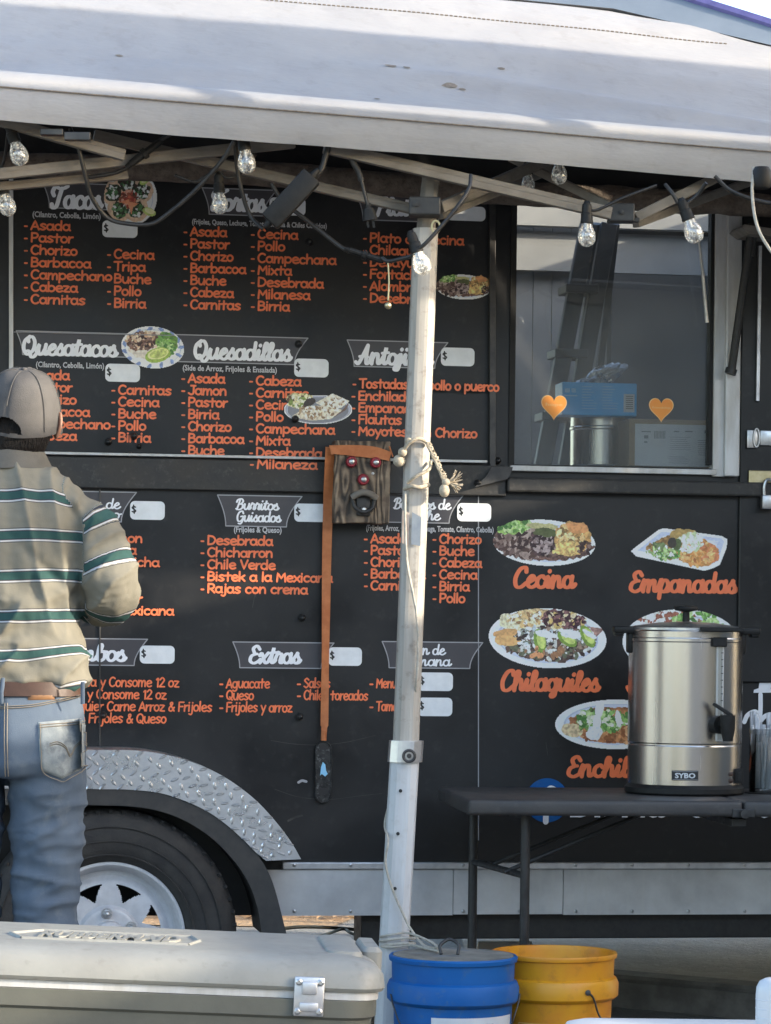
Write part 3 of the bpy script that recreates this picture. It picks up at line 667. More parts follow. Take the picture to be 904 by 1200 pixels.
# rolled-up awning under the roof edge
bm = nb(); ap = [WL(-60,190,.12), WL(120,196,.12), WL(300,203,.12), WL(452,216,.12), WL(600,226,.12), WL(760,234,.12), WL(904,241,.12), WL(1100,250,.12)]
rg = tube(bm, cr(ap, 10), [.034+.005*noise.noise(Vector((i*.31, 0, 0))) for i in range(71)], 14)
for v in bm.verts: v.co += Vector((0, 1, 1))*noise.noise(v.co*22)*.006
obj('awning_roll', bm, M['awning'], TR, smooth=60)
# ---- serving window
bm = nb()
def fr(bm, a, b, d0, d1, bev=.002):
    p, q = W(*a, -d0*0), W(*b, 0); boxp(bm, (min(p[0],q[0]), -d1, min(p[1],q[1])), (max(p[0],q[0]), -d0, max(p[1],q[1])), bev)
fr(bm, (597, 545.5), (838.5, 557), -.03, .018); WF = obj('window_frame', bm, M['alu_white'], TR)
bm = nb(); fr(bm, (838, 232), (850, 559), -.03, .014); fr(bm, (850.4, 232), (864, 559), -.03, .028, .004); obj('window_jamb', bm, M['alu_white'], TR)
for x0, x1 in ((599.5, 602.5), (834, 837.6)): bm = nb(); fr(bm, (x0, 232), (x1, 545), -.03, .005, 0); obj('window_gasket', bm, M['blackplastic'], TR)
bm = nb(); boxp(bm, (wu0+.001, .018, wz0+.002), (wu1-.001, .022, wz1-.001)); PN = obj('window_pane', bm, M['pane'], TR)
def heart(px, py, r, word, wpxl):
    pts = []
    for i in range(48):
        t = 2*math.pi*i/48; x = 16*math.sin(t)**3; y = 13*math.cos(t)-5*math.cos(2*t)-2*math.cos(3*t)-math.cos(4*t); pts.append((x/16, y/15))
    u, z = W(px, py); k = wpx(px, py)*r; bm = nb()
    poly(bm, [(u+x*k, .0165, z+y*k) for x, y in pts], 0); poly(bm, [(u+x*k*.93, .0155, z+y*k*.93) for x, y in pts], 1)
    addtext(bm, word, frame4((u-wpxl*k/r/2, .0145, z-.02*k), WX, WZ), wpxl*k/r, .36*k if len(word) < 6 else .24*k, mi=0)
    return obj('heart_sticker', bm, [M['heartedge'], M['heart']], PN)
heart(651, 475, 15.5, 'hope', 20)['label'] = 'orange heart sticker reading hope'
heart(777, 478, 15, 'friendship', 22)['label'] = 'orange heart sticker with a longer word'
# ---- things inside, seen through the glass
bm = nb(); ci = W(720, 549)[1]
boxp(bm, (wu0-.5, .06, ci-.05), (wu1+.5, .75, ci-.008), .004); obj('counter', bm, M['steel2'], TR)
bm = nb(); dd = 1.25
for i in range(7):
    a = W(560+i*22, 300, -dd)[0]; b = W(560+(i+1)*22-1, 300, -dd)[0]; boxp(bm, (a, dd, zb+.07), (b, dd+.02, zt-.06))
boxp(bm, (W(560,300,-dd)[0], dd-.05, W(600,318,-dd)[1]), (W(830,300,-dd)[0], dd-.03, W(600,272,-dd)[1])); boxp(bm, (W(560,300,-dd)[0], dd-.10, W(600,268,-dd)[1]), (W(880,300,-dd)[0], dd-.06, zt-.06))
obj('reflected_siding', bm, M['siding'], TR)  # grey boards behind the pane stand in for reflected siding
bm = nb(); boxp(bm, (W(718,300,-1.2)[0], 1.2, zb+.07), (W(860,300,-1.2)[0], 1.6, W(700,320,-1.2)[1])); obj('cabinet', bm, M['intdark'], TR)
# door panel right of the window
bm = nb(); boxp(bm, (W(868,400)[0], -.012, W(880,1006)[1]+.5), (UR-.15, -.001, zt-.1), .004); obj('door_panel', bm, M['panel'], TR)
trimbar('door_strip', (891, 288), (888, 470), 4, .02, M['alu'], .012)
bm = nb(); lx = W(884,513,.02); k = wpx(884,513)
boxp(bm, WL(875,525,.016), WL(889,504,.024), .002); boxp(bm, WL(890.5,522,.014), WL(925,505,.022), .002)
tube(bm, [WL(887,513,.026)+Vector((.012*math.cos(t)*.7, 0, .026*math.sin(t))) for t in np.linspace(0, 6.283, 25)], .003, 6)
latch_h = obj('draw_latch', bm, M['steel2'], TR, smooth=40)
bm = nb(); boxp(bm, WL(877,573,.014), WL(930,552,.022), .002); M['brass'] = pmat('yellow_zinc', (.55,.48,.30), (.45,.38,.22), 40, .35, metal=.9)
obj('hasp', bm, M['brass'], TR)
bm = nb(); tube(bm, cr([WL(896,583,.04), WL(896,570,.04), WL(899,563,.04), WL(904,563,.04), WL(907,570,.04), WL(907,583,.04)], 5), .005, 8); boxp(bm, WL(891,597,.028), WL(912,580,.052), .005)
obj('padlock', bm, M['steel2'], TR, smooth=40)
bm = nb(); tube(bm, [WL(882,262,.10), WL(858,432,.05)], .012, 12); tube(bm, [WL(858,432,.05), WL(856,438,.05)], .017, 12); tube(bm, [WL(888,252,.10), WL(882,300,.095)], .006, 10)
obj('gas_strut', bm, M['blackmetal'], TR, smooth=40)
bm = nb(); tube(bm, [WL(817,262,.05), WL(824,320,.045)], .004, 8); tube(bm, [WL(824,320,.045), WL(829,378,.04)], .0055, 8, mi=0); obj('gas_strut', bm, M['steel2'], TR, smooth=40)
bm = nb(); prism(bm, [W(863,270,.1), W(866,266,.1), W(945,278,.1), W(945,284,.1), W(872,277,.1)], wl3, .03, .16); obj('awning_bracket', bm, M['frame'], TR)

# long rubbed arcs and scuffs on the lower panel
for pts, wd_, mt in (([(318,868),(345,872),(375,873),(405,870),(440,862)], .0014, 'trim'), ([(322,925),(350,934),(385,937),(420,933),(448,930)], .0011, 'trim'), ([(338,962),(346,958),(354,956)], .006, 'trim'), ([(350,917),(354,915),(359,916)], .007, 'outline'), ([(300,700),(297,680),(296,668)], .0014, 'trim'), ([(296,712),(300,690)], .0012, 'trim'), ([(460,700),(452,640)], .0010, 'trim'), ([(640,870),(642,885)], .0012, 'trim')):
    bm = nb(); ribbon(bm, [(v.x, v.y) for v in cr([(*W(*q), 0) for q in pts], 6)], wd_, .0012, wl3, 0); obj('scuff_mark', bm, M[mt], TR)
# ---- printed banners, headings, lists, price boards
def banner(name, x0, y0, x1, y1, swl=True, swr=True, d=.0010):
    """ribbon-shaped heading board: concave swallow ends"""
    a, b = W(x0, y0), W(x1, y0); c, e = W(x1, y1), W(x0, y1); z1 = (a[1]+b[1])/2; z0 = (c[1]+e[1])/2; u0, u1 = a[0], b[0]; h = z1-z0
    L_ = [(u0 + .30*h*math.sin(math.pi/2*t)**1.0*(1-(1-t)*.0) if swl else u0, z1-h*t) for t in np.linspace(0, 1, 9)]
    if swl: L_ = [(u0 + h*.28*math.sin(t*math.pi*.5), z1-h*t) for t in np.linspace(0, 1, 9)]
    Rr = [(u1 - h*.50*math.sin(t*math.pi*.5), z1-h*t) for t in np.linspace(0, 1, 9)] if swr else [(u1, z1), (u1, z0)]
    out = L_ + Rr[::-1]
    bm = nb(); poly(bm, [wl3(x, y, d) for x, y in out], 0)
    cl = out + [out[0]]
    for p, q in zip(cl[:-1], cl[1:]): ribbon(bm, [p, q], .0030, d+.0004, wl3, 1, rise=0)
    return obj(name, bm, [M['banner'], M['outline']], TR)
def heading(bn, words, mat='white', d=.0018, wt=.29):
    bm = nb()
    for t, x0, x1, y, xh in words: write(bm, t, x0, y, xh, end=x1, font=SC, wt=wt, slant=.12, d=d, contrast=.30, rise=6e-5)
    return obj('heading_lettering', bm, M[mat], bn)
def subtitle(x0, x1, y, text, yr=None, size=9.2):
    bm = nb(); u0, z0 = W(x0, y); u1, _ = W(x1, y); k = wpx(x0, y)
    addtext(bm, text, frame4((u0, -.004, z0), WX, WZ), u1-u0, size*k, mi=0, offset=.0006); return obj('subtitle_lettering', bm, M['sub'], TR)
def menulist(cols):
    for c in cols:
        bm = nb(); x, b0, b1, lines, ref, end = c[:6]; o = c[6] if len(c) > 6 else {}
        xh = o.get('xh', 7.3); wt = o.get('wt', .32); dd_ = o.get('d', .0013); n = len(lines)
        refi = next((i for i, l in enumerate(lines) if l.startswith(ref)), 0)
        u0, _ = W(x, b0); u1, _ = W(end, b0 + (b1-b0)*refi/max(1, n-1)); hs = (u1-u0)/(layout(ref, G)[1]*xh*wpx(x, b0))
        za = W(x, b0)[1]; zb_ = W(x, b1)[1]
        for i, l in enumerate(lines):
            py = b0 + (b1-b0)*i/max(1, n-1); px = x
            if 'ends' in o:
                wd = layout(l, G)[1]*hs*xh; px = o['ends'][i] - wd
            write(bm, l, px, py, xh, hs=hs, wt=wt, d=dd_, slant=o.get('sl', .02), jit=.05)
            if o.get('dash', True): write(bm, '-', px-7.2, py, xh, hs=.85, wt=.27, d=dd_)
        obj('menu_list', bm, M['orange'], TR)
def rrect(u0, u1, z0, z1, r, n=5):
    out = []
    for cx, cz, a in ((u1-r, z1-r, 0), (u0+r, z1-r, 90), (u0+r, z0+r, 180), (u1-r, z0+r, 270)):
        out += [(cx+r*math.cos(R(a+90*i/n)), cz+r*math.sin(R(a+90*i/n))) for i in range(n+1)]
    return out
def price(x0, y0, x1, y1):
    a, b = W(x0, y0), W(x1, y1); k = wpx(x0, y0); bm = nb()
    prism(bm, rrect(a[0], b[0], b[1], a[1], 5.5*k), wl3, .0018, .0028); t = obj('price_board', bm, M['tag'], TR)
    bm = nb(); write(bm, '$', x0+2, (y0+y1)/2+3.0, 6.2, hs=.95, wt=.24, d=.0032, slant=-.1); obj('dollar_sign', bm, M['ink'], t)
heading(banner('menu_banner', 50, 215, 137, 244.5, swr=False), [('Tacos', 60, 118, 243, 15)], wt=.335)
heading(banner('menu_banner', 237, 221.5, 324, 252), [('Tortas', 248, 310, 246, 14)], wt=.335)
heading(banner('menu_banner', 417, 227, 530, 259), [('Platillos', 440, 516, 251.5, 13)], wt=.335)
heading(banner('menu_banner', 19, 389.5, 160, 417, swr=False), [('Quesatacos', 26, 136, 415, 13)], wt=.335)
heading(banner('menu_banner', 196, 394, 361, 425.5, swl=False), [('Quesadillas', 227, 340, 420, 13)], wt=.335)
heading(banner('menu_banner', 407, 400, 525, 430.5), [('Antojitos', 418, 506, 426, 13.5)], wt=.335)
heading(banner('menu_banner', 50, 576, 160, 611), [('Tortas de', 74, 140, 595, 7.4), ('Huevo', 100, 140, 607.5, 7.4)], wt=.29)
heading(banner('menu_banner', 255, 581, 354, 617), [('Burritos', 276, 326, 597, 7.6), ('Guisados', 277, 328.5, 611, 7.6)], wt=.30)
heading(banner('menu_banner', 434, 579.5, 543, 612.5), [('Burritos de', 461, 527.5, 596, 7.6), ('Noche', 476, 515, 609, 7.6)], wt=.29)
heading(banner('menu_banner', 46, 748.5, 173, 779.5), [('Combos', 66, 146, 774, 12.5)], wt=.335)
heading(banner('menu_banner', 273, 753, 391.5, 783), [('Extras', 292, 351, 777, 12.5)], wt=.335)
heading(banner('menu_banner', 448, 752.5, 566, 783), [('Fin de', 482, 521, 767, 7.6), ('Semana', 472, 527.5, 780, 7.6)], wt=.29)
for a in ((120,258,161,279),(316,231,358,253),(524,241,569,259.5),(123.5,426,164,448),(345,420,385,442.5),(517,407,556,429.5),(152.6,587,193,609.5),(345,590,385,612),(536,589.5,575.5,611.5),
          (164,756.5,204.6,778),(385,758.5,424,780.5),(490.5,788,530.7,810),(490,817.5,530,839.5)): price(*a)
subtitle(38, 118, 254, '(Cilantro, Cebolla, Limón)'); subtitle(225, 383, 262.5, '(Frijoles, Queso, Lechuga, Tomate, Cebolla & Chiles Curtidos)', size=8.6)
subtitle(42, 122, 430, '(Cilantro, Cebolla, Limón)'); subtitle(214, 324.5, 434, '(Side de Arroz, Frijoles & Ensalada)')
subtitle(274, 330, 623.5, '(Frijoles & Queso)', size=9.5); subtitle(429, 578.5, 621.5, '(Frijoles, Arroz, Crema, Lechuga, Tomate, Cilantro, Cebolla)')
menulist([
 (36, 268.7, 355.3, ['Asada','Pastor','Chorizo','Barbacoa','Campechano','Cabeza','Carnitas'], 'Carnitas', 99),
 (133.5, 302.5, 360, ['Cecina','Tripa','Buche','Pollo','Birria'], 'Cecina', 181),
 (223, 276, 361.5, ['Asada','Pastor','Chorizo','Barbacoa','Buche','Cabeza','Carnitas'], 'Barbacoa', 288),
 (302, 279, 363.5, ['Cecina','Pollo','Campechana','Mixta','Desebrada','Milanesa','Birria'], 'Campechana', 394),
 (433.5, 283.5, 354, ['Plato de Cecina','Chilaquiles','Desayuno','Fortachon','Alambre','Desebrada'], 'Plato de Cecina', 544),
 (36, 444, 515, ['Asada','Pastor','Chorizo','Barbacoa','Campechano','Cabeza'], 'Barbacoa', 105),
 (138.5, 461.6, 517.5, ['Carnitas','Cecina','Buche','Pollo','Birria'], 'Carnitas', 201),
 (220.5, 448, 532.5, ['Asada','Jamon','Pastor','Birria','Chorizo','Barbacoa','Buche'], 'Barbacoa', 285.5),
 (300, 451, 535, ['Cabeza','Carnitas','Cecina','Pollo','Campechana','Mixta','Desebrada'], 'Campechana', 392),
 (300, 549, 549, ['Milaneza'], 'Milaneza', 371, {'d': .0212}),
 (420, 455, 455, ['Tostadas de pollo o puerco'], 'Tostadas de pollo o puerco', 583.6, {'d': .0205}),
 (420, 468.7, 510, ['Enchiladas','Empanadas','Flautas','Moyotes con Chorizo'], 'Moyotes con Chorizo', 559),
 (90, 635, 719, ['Jamon','Asada','Salchicha','Queso','Chorizo','Nopalitos sabor','Huevos a la mexicana'], 'Jamon', 138, {'ends': [167,160,187,130,92,167,204], 'xh': 7.0, 'dash': False, 'd': .0055}),
 (243, 638, 694.5, ['Desebrada','Chicharron','Chile Verde','Bistek a la Mexicana','Rajas con crema'], 'Desebrada', 320, {'xh': 7.2}),
 (434.5, 636, 691, ['Asada','Pastor','Chorizo','Barbacoa','Carnitas'], 'Barbacoa', 498.5),
 (515, 636.5, 706, ['Chorizo','Buche','Cabeza','Cecina','Birria','Pollo'], 'Chorizo', 564.5),
 (60, 804, 846.7, ['2 Birria y Consome 12 oz','3 Birria y Consome 12 oz','Cualquier Carne Arroz & Frijoles','Con Frijoles & Queso'], 'Con Frijoles & Queso', 176, {'ends': [210,195,249,195], 'xh': 7.6, 'wt': .25, 'dash': False, 'sl': .06}),
 (265, 806, 834, ['Aguacate','Queso','Frijoles y arroz'], 'Frijoles y arroz', 342, {'xh': 7.6, 'wt': .25, 'sl': .06}),
 (356, 806, 820, ['Salsas','Chiles toreados'], 'Chiles toreados', 431, {'xh': 7.6, 'wt': .25, 'sl': .06}),
 (441, 806, 833, ['Menudo','Tamales'], 'Tamales', 478, {'xh': 7.6, 'wt': .25, 'sl': .06}),
])
def dishname(t, x0, x1, y, xh):
    bm = nb(); write(bm, t, x0, y, xh, end=x1, font=SC, wt=.36, slant=.12, d=.0015, contrast=.3, rise=6e-5); obj('dish_name', bm, M['orange'], TR)
dishname('Cecina', 602, 672, 688, 14.5); dishname('Empanadas', 738, 862, 693, 14.5); dishname('Chilaquiles', 587, 701, 809, 14.5); dishname('Enchiladas', 665, 790, 910, 14.5); dishname('Sopes', 735, 800, 810, 15)
# dish pictures
def dishes():
    GR = [(96,150,60),(130,180,84),(70,120,50),(170,200,120)]; MEAT = [(96,66,54),(70,46,38),(130,98,84),(54,36,32)]
    p = Paint(70, 70); p.plate(37, 35, 31, 33, col=(214,222,236), inner=(206,214,228))
    for a in (95, 165, 235, 305, 25):
        x, y = 34+17*math.cos(R(a)), 35-18*math.sin(R(a)); p.ell(x, y, 14.5, 14.5, (206,172,138), wob=.1)
    for a in (95, 165, 235, 305, 25):
        x, y = 34+17*math.cos(R(a)), 35-18*math.sin(R(a)); p.ell(x, y, 10, 10, (52,58,40), wob=.5, tex=.4); p.dots(34, x, y, 8.5, 8.5, .7, 1.8, [(70,120,64),(44,84,44),(96,140,90),(215,222,214),(60,40,34),(190,200,190)])
    p.ell(35, 37, 10, 8, (150,74,52), wob=.6, tex=.35); p.dots(30, 36, 36, 10, 10, .8, 2.0, [(196,92,60),(168,60,44),(214,150,120),(110,50,40)])
    p.pol([(24,41),(35,37),(38,50),(35,43)], (226,132,84)); p.pol([(33,40),(47,42),(40,47),(38,56),(35,46)], (232,140,94))
    for x, y, r in ((21,10,30),(54,14,-50),(59,52,20)):
        p.ell(x, y, 8, 4.6, (176,196,90), r, solid=True); p.ell(x+.5, y-.8, 6.2, 3.0, (222,224,150), r)
    p.mesh('dish_photo', 116, 196, .0042, TR, 'round plate of five street tacos with lime')
    p = Paint(80, 56); p.plate(40, 28, 37, 24.5, 6, col=(206,216,236), inner=(214,220,232), rim=.9)
    for a in range(0, 360, 24):
        x, y = 40+33.5*math.cos(R(a)), 28+22*math.sin(R(a)); p.ell(x, y, 3.4, 2.0, (112,136,186), a*1.3, wob=.8, wsc=2)
    p.ell(36, 26, 27, 17, (206,196,178), 5, wob=.2); p.ell(28, 21, 20, 11, (112,76,58), -8, wob=.5, tex=.35); p.dots(90, 29, 20, 20, 10, .7, 2, MEAT+[(188,150,110),(206,180,150)])
    p.ell(57, 24, 12, 14, (110,156,60), wob=.5, tex=.3); p.dots(60, 57, 24, 11, 13, .8, 2.2, GR)
    p.ell(46, 37, 15, 8.5, (150,180,60), -14); p.ell(46.5, 35.6, 12.5, 6.2, (214,220,130), -14); p.ell(47, 35.4, 10.5, 4.8, (190,206,100), -14, tex=.2)
    p.mesh('dish_photo', 139, 379, .0042, TR, 'oval plate of shredded beef with lettuce and a lime wedge')
    p = Paint(86, 44); p.plate(43, 24, 40, 17, 0, col=(150,152,160), inner=(120,122,128), rim=.93)
    p.ell(22, 14, 16, 9, (190,180,120), 6, wob=.5, tex=.3, solid=True); p.dots(50, 21, 15, 15, 8, .8, 2.4, [(214,204,150),(120,140,60),(96,70,50),(220,214,180)]); p.ell(33,15,7,4,(60,52,46),-20,wob=.4)
    p.pol([(40,16),(60,5),(80,14),(70,22),(56,24)], (214,204,180), .18, solid=True); p.pol([(12,32),(30,20),(44,19),(72,24),(58,35),(34,37)], (208,194,166), .2, solid=True)
    p.dots(60, 44, 27, 26, 7, .6, 1.8, [(140,110,76),(170,140,100),(228,218,196)]); p.dots(26, 62, 15, 12, 6, .6, 1.6, [(150,120,84),(230,222,200)]); p.pol([(72,24),(80,14),(76,24),(60,34)], (110,84,70))
    p.mesh('dish_photo', 330, 456, .0030, TR, 'grilled quesadilla cut in wedges on an oval plate')
    def meatplate(W_, H_, name, x, y, d):
        k = W_/124; p = Paint(W_, H_); e = lambda cx, cy, rx, ry, col, rot=0, **q: p.ell(cx*k, cy*k, rx*k, ry*k, col, rot, wsc=4*k, **q)
        p.plate(62*k, 30*k, 60*k, 27*k, 3)
        e(40, 29, 40, 20, (92,66,56), 12, wob=.25, tex=.4, tsc=3); e(62, 38, 48, 12, (100,70,58), 4, wob=.3, tex=.4)
        p.dots(240, 44*k, 30*k, 38*k, 17*k, .9*k, 3.2*k, [(122,96,84),(84,58,48),(60,40,36),(148,124,110),(104,80,72),(172,150,134)], asp=2.4)
        e(60, 28, 15, 17, (70,48,46), 20, wob=.4, tex=.5, tsc=2); p.dots(60, 61*k, 29*k, 14*k, 15*k, .9*k, 2.2*k, [(130,108,104),(52,34,34),(160,140,134)], asp=2.2)
        e(28, 12, 20, 6.5, (138,176,80), -12, wob=.6, tex=.3, solid=True); p.dots(44, 30*k, 11*k, 20*k, 6*k, 1*k, 2.6*k, GR+[(190,214,140)]); e(60, 11, 18, 4, (176,170,110), 4, wob=.4); e(64, 18, 16, 5, (84,92,48), 6, wob=.5)
        e(96, 25, 22, 20, (186,140,74), -10, wob=.25, tex=.3, tsc=3, solid=True); p.dots(110, 96*k, 25*k, 19*k, 17*k, .9*k, 2.6*k, [(222,180,110),(206,150,74),(160,112,54),(232,204,140),(130,100,54)])
        e(101, 12, 13, 7, (214,140,76), 10, wob=.3); e(90, 37, 17, 9, (222,176,96), -6, wob=.4, tex=.3); p.dots(30, 110*k, 36*k, 10*k, 8*k, .8*k, 2*k, MEAT)
        p.mesh('dish_photo', x, y, d, TR, name)
    meatplate(124, 60, 'large cecina plate of dried beef with golden rice', 576, 606, .0010)
    meatplate(67, 36, 'small plate of dried beef with golden rice', 510, 320, .0010)
    p = Paint(118, 56)
    p.pol([(2,30),(6,26),(34,5),(40,3),(108,12),(115,16),(114,26),(106,46),(98,50),(88,53),(8,36)], (222,226,234), .03, solid=True); p.pol([(10,29),(38,7),(108,15),(111,19),(103,42),(92,47)], (176,186,210), .06); p.pol([(18,30),(40,12),(104,18),(98,40),(88,44)], (196,200,216), .05)
    p.ell(78, 30, 27, 16, (196,130,58), 14, wob=.25, tex=.25, tsc=3); p.ell(92, 32, 13, 12, (206,120,70), 30, wob=.3); p.ell(50, 26, 28, 14, (150,110,56), -8, wob=.3, tex=.3); p.ell(64, 11, 18, 7, (174,140,70), 4, wob=.3, solid=True)
    p.dots(80, 80, 32, 22, 14, .9, 3, [(222,160,84),(208,138,64),(190,110,52),(230,176,104)]); p.ell(36, 28, 12, 9, (104,122,70), 30, wob=.5, tex=.3)
    p.dots(60, 42, 32, 18, 8, .7, 2, GR+[(222,226,206)]); p.dots(90, 70, 20, 15, 11, .7, 2.2, [(228,232,222),(206,216,190),(190,206,150),(236,238,232)]); p.ell(56, 22, 5, 7, (84,100,52), 10); p.ell(50, 20, 5, 6, (62,56,46), 20, wob=.4); p.dots(20, 30, 32, 10, 6, .6, 1.6, [(226,230,214),(150,180,100)])
    p.mesh('dish_photo', 738, 616, .0010, TR, 'white square tray of empanadas topped with cheese')
    p = Paint(144, 76); p.plate(71, 39, 69, 35, 3)
    p.ell(70, 40, 58, 26, (84,62,52), 4, wob=.2, tex=.4, tsc=3); p.dots(240, 74, 44, 54, 20, 1, 3, [(60,42,38),(108,80,62),(150,124,100),(190,190,180),(96,100,72),(206,208,200)])
    p.ell(26, 20, 14, 9, (214,206,160), 20, wob=.4, tex=.25, solid=True); p.ell(52, 14, 28, 9, (198,168,112), -8, wob=.3, tex=.3); p.ell(50, 22, 26, 7, (222,208,160), -12, wob=.4, tex=.3); p.dots(60, 52, 17, 26, 9, .8, 2.4, [(150,110,64),(232,222,190),(206,170,104)])
    p.ell(90, 18, 26, 11, (96,62,60), 12, wob=.6, tex=.5); p.dots(110, 90, 18, 25, 10, .8, 2.4, [(70,40,44),(200,170,90),(130,84,80),(54,30,34),(214,196,150)]); p.pol([(108,24),(138,28),(128,38),(114,34)], (150,110,96), .3)
    p.ell(22, 33, 14, 5, (206,150,84), -8, wob=.3, solid=False); p.ell(24, 42, 16, 6, (222,164,92), 4, wob=.3)
    p.dots(120, 56, 38, 22, 13, .8, 2.4, [(214,220,222),(176,188,192),(120,126,110),(60,46,40),(226,230,230)]); p.dots(70, 104, 36, 24, 11, .8, 2.4, [(214,220,222),(184,194,196),(110,112,90)])
    for x, y, rx, ry, r in ((62,42,7,14,-12),(94,40,13,7,35),(118,37,7,14,-28)):
        p.ell(x, y, rx, ry, (120,156,50), r); p.ell(x+1.5, y-.5, rx*.7, ry*.72, (188,206,96), r)
    p.ell(68,34,13,4,(222,226,228),12,wob=.4); p.ell(98,34,14,5,(220,224,226),16,wob=.5); p.ell(120,34,9,3,(214,220,222),30,wob=.5); p.dots(14, 68, 56, 26, 6, 1, 3, [(214,140,84),(160,110,70)])
    p.mesh('dish_photo', 571, 709, .0010, TR, 'oval plate of chilaquiles with avocado slices')
    p = Paint(150, 64); p.plate(73, 31, 71, 29, 0)
    p.ell(74, 32, 56, 21, (168,104,58), 2, wob=.15, tex=.3, tsc=4); p.dots(120, 74, 36, 54, 16, 1, 3, [(190,124,70),(146,84,44),(206,150,96),(120,70,40)]); p.ell(22, 38, 13, 8, (206,178,130), 10, wob=.2, tex=.2)
    p.ell(50, 26, 22, 14, (104,134,60), -10, wob=.6, tex=.4); p.dots(120, 56, 26, 28, 14, .9, 2.8, GR+[(206,216,180)]); p.dots(50, 90, 26, 20, 12, .9, 2.6, GR+[(224,226,214)])
    p.ell(54, 12, 5, 12, (232,234,238), 8, wob=.3); p.ell(51, 30, 5, 12, (224,228,234), 6, wob=.3); p.ell(47, 42, 10, 8, (214,220,230), 0, wob=.5); p.ell(76, 24, 3.4, 11, (228,230,236), -10, wob=.3)
    p.mesh('dish_photo', 649, 818, .0010, TR, 'oval plate of enchiladas with lettuce and cream')
    p = Paint(140, 84); p.plate(70, 44, 68, 38, 0); p.ell(68, 42, 52, 28, (150,110,76), wob=.2, tex=.4); p.dots(120, 50, 16, 40, 10, 1, 3, [(228,230,226),(206,210,196),(150,84,60)]); p.dots(80, 90, 22, 30, 14, 1, 3, GR)
    p.mesh('dish_photo', 728, 708, .0010, TR, 'plate of food mostly behind the steel urn')
dishes()
# white slogan and page name at the right end of the wall
bm = nb()
def wpoly(pts, d): prism(bm, [W(*q) for q in pts], wl3, d, d+.001)
wpoly([(885.5,777.5),(908,777.5),(908,781),(904.5,783),(903.5,806),(903,807.5),(930,806),(930,811.5),(883,812),(883.5,808.5),(889,806.5),(892,784),(886.5,781.5)], .004)
for q in ([(872,846),(876,838),(884,834),(888,838),(886,850),(884,870)], [(891,814),(891,830),(890,846)], [(890,846),(897,839),(905,838),(915,845),(915,870)]):
    ribbon(bm, [(v.x, v.y) for v in cr([(*W(*p_), 0) for p_ in q], 6)], .013, .006, wl3)
obj('slogan_lettering', bm, M['white'], TR)
bm = nb(); u0, z0 = W(668, 957); u1, _ = W(985, 957)
addtext(bm, 'Birria Coconita', frame4((u0, -.004, z0), WX, WZ), u1-u0, 46*wpx(668, 956), offset=.002); obj('page_name_lettering', bm, M['white'], TR)
bm = nb(); c = W(641, 938); rr = 26*wpx(641, 938); poly(bm, [(c[0]+rr*math.cos(t), -.004, c[1]+rr*math.sin(t)) for t in np.linspace(0, 6.283, 49)[:-1]])
icon = obj('round_icon', bm, M['blue'], TR)
bm = nb(); write(bm, 'f', 631, 963, 26, hs=1, wt=.26, d=.0055); obj('icon_letter', bm, M['white'], icon)

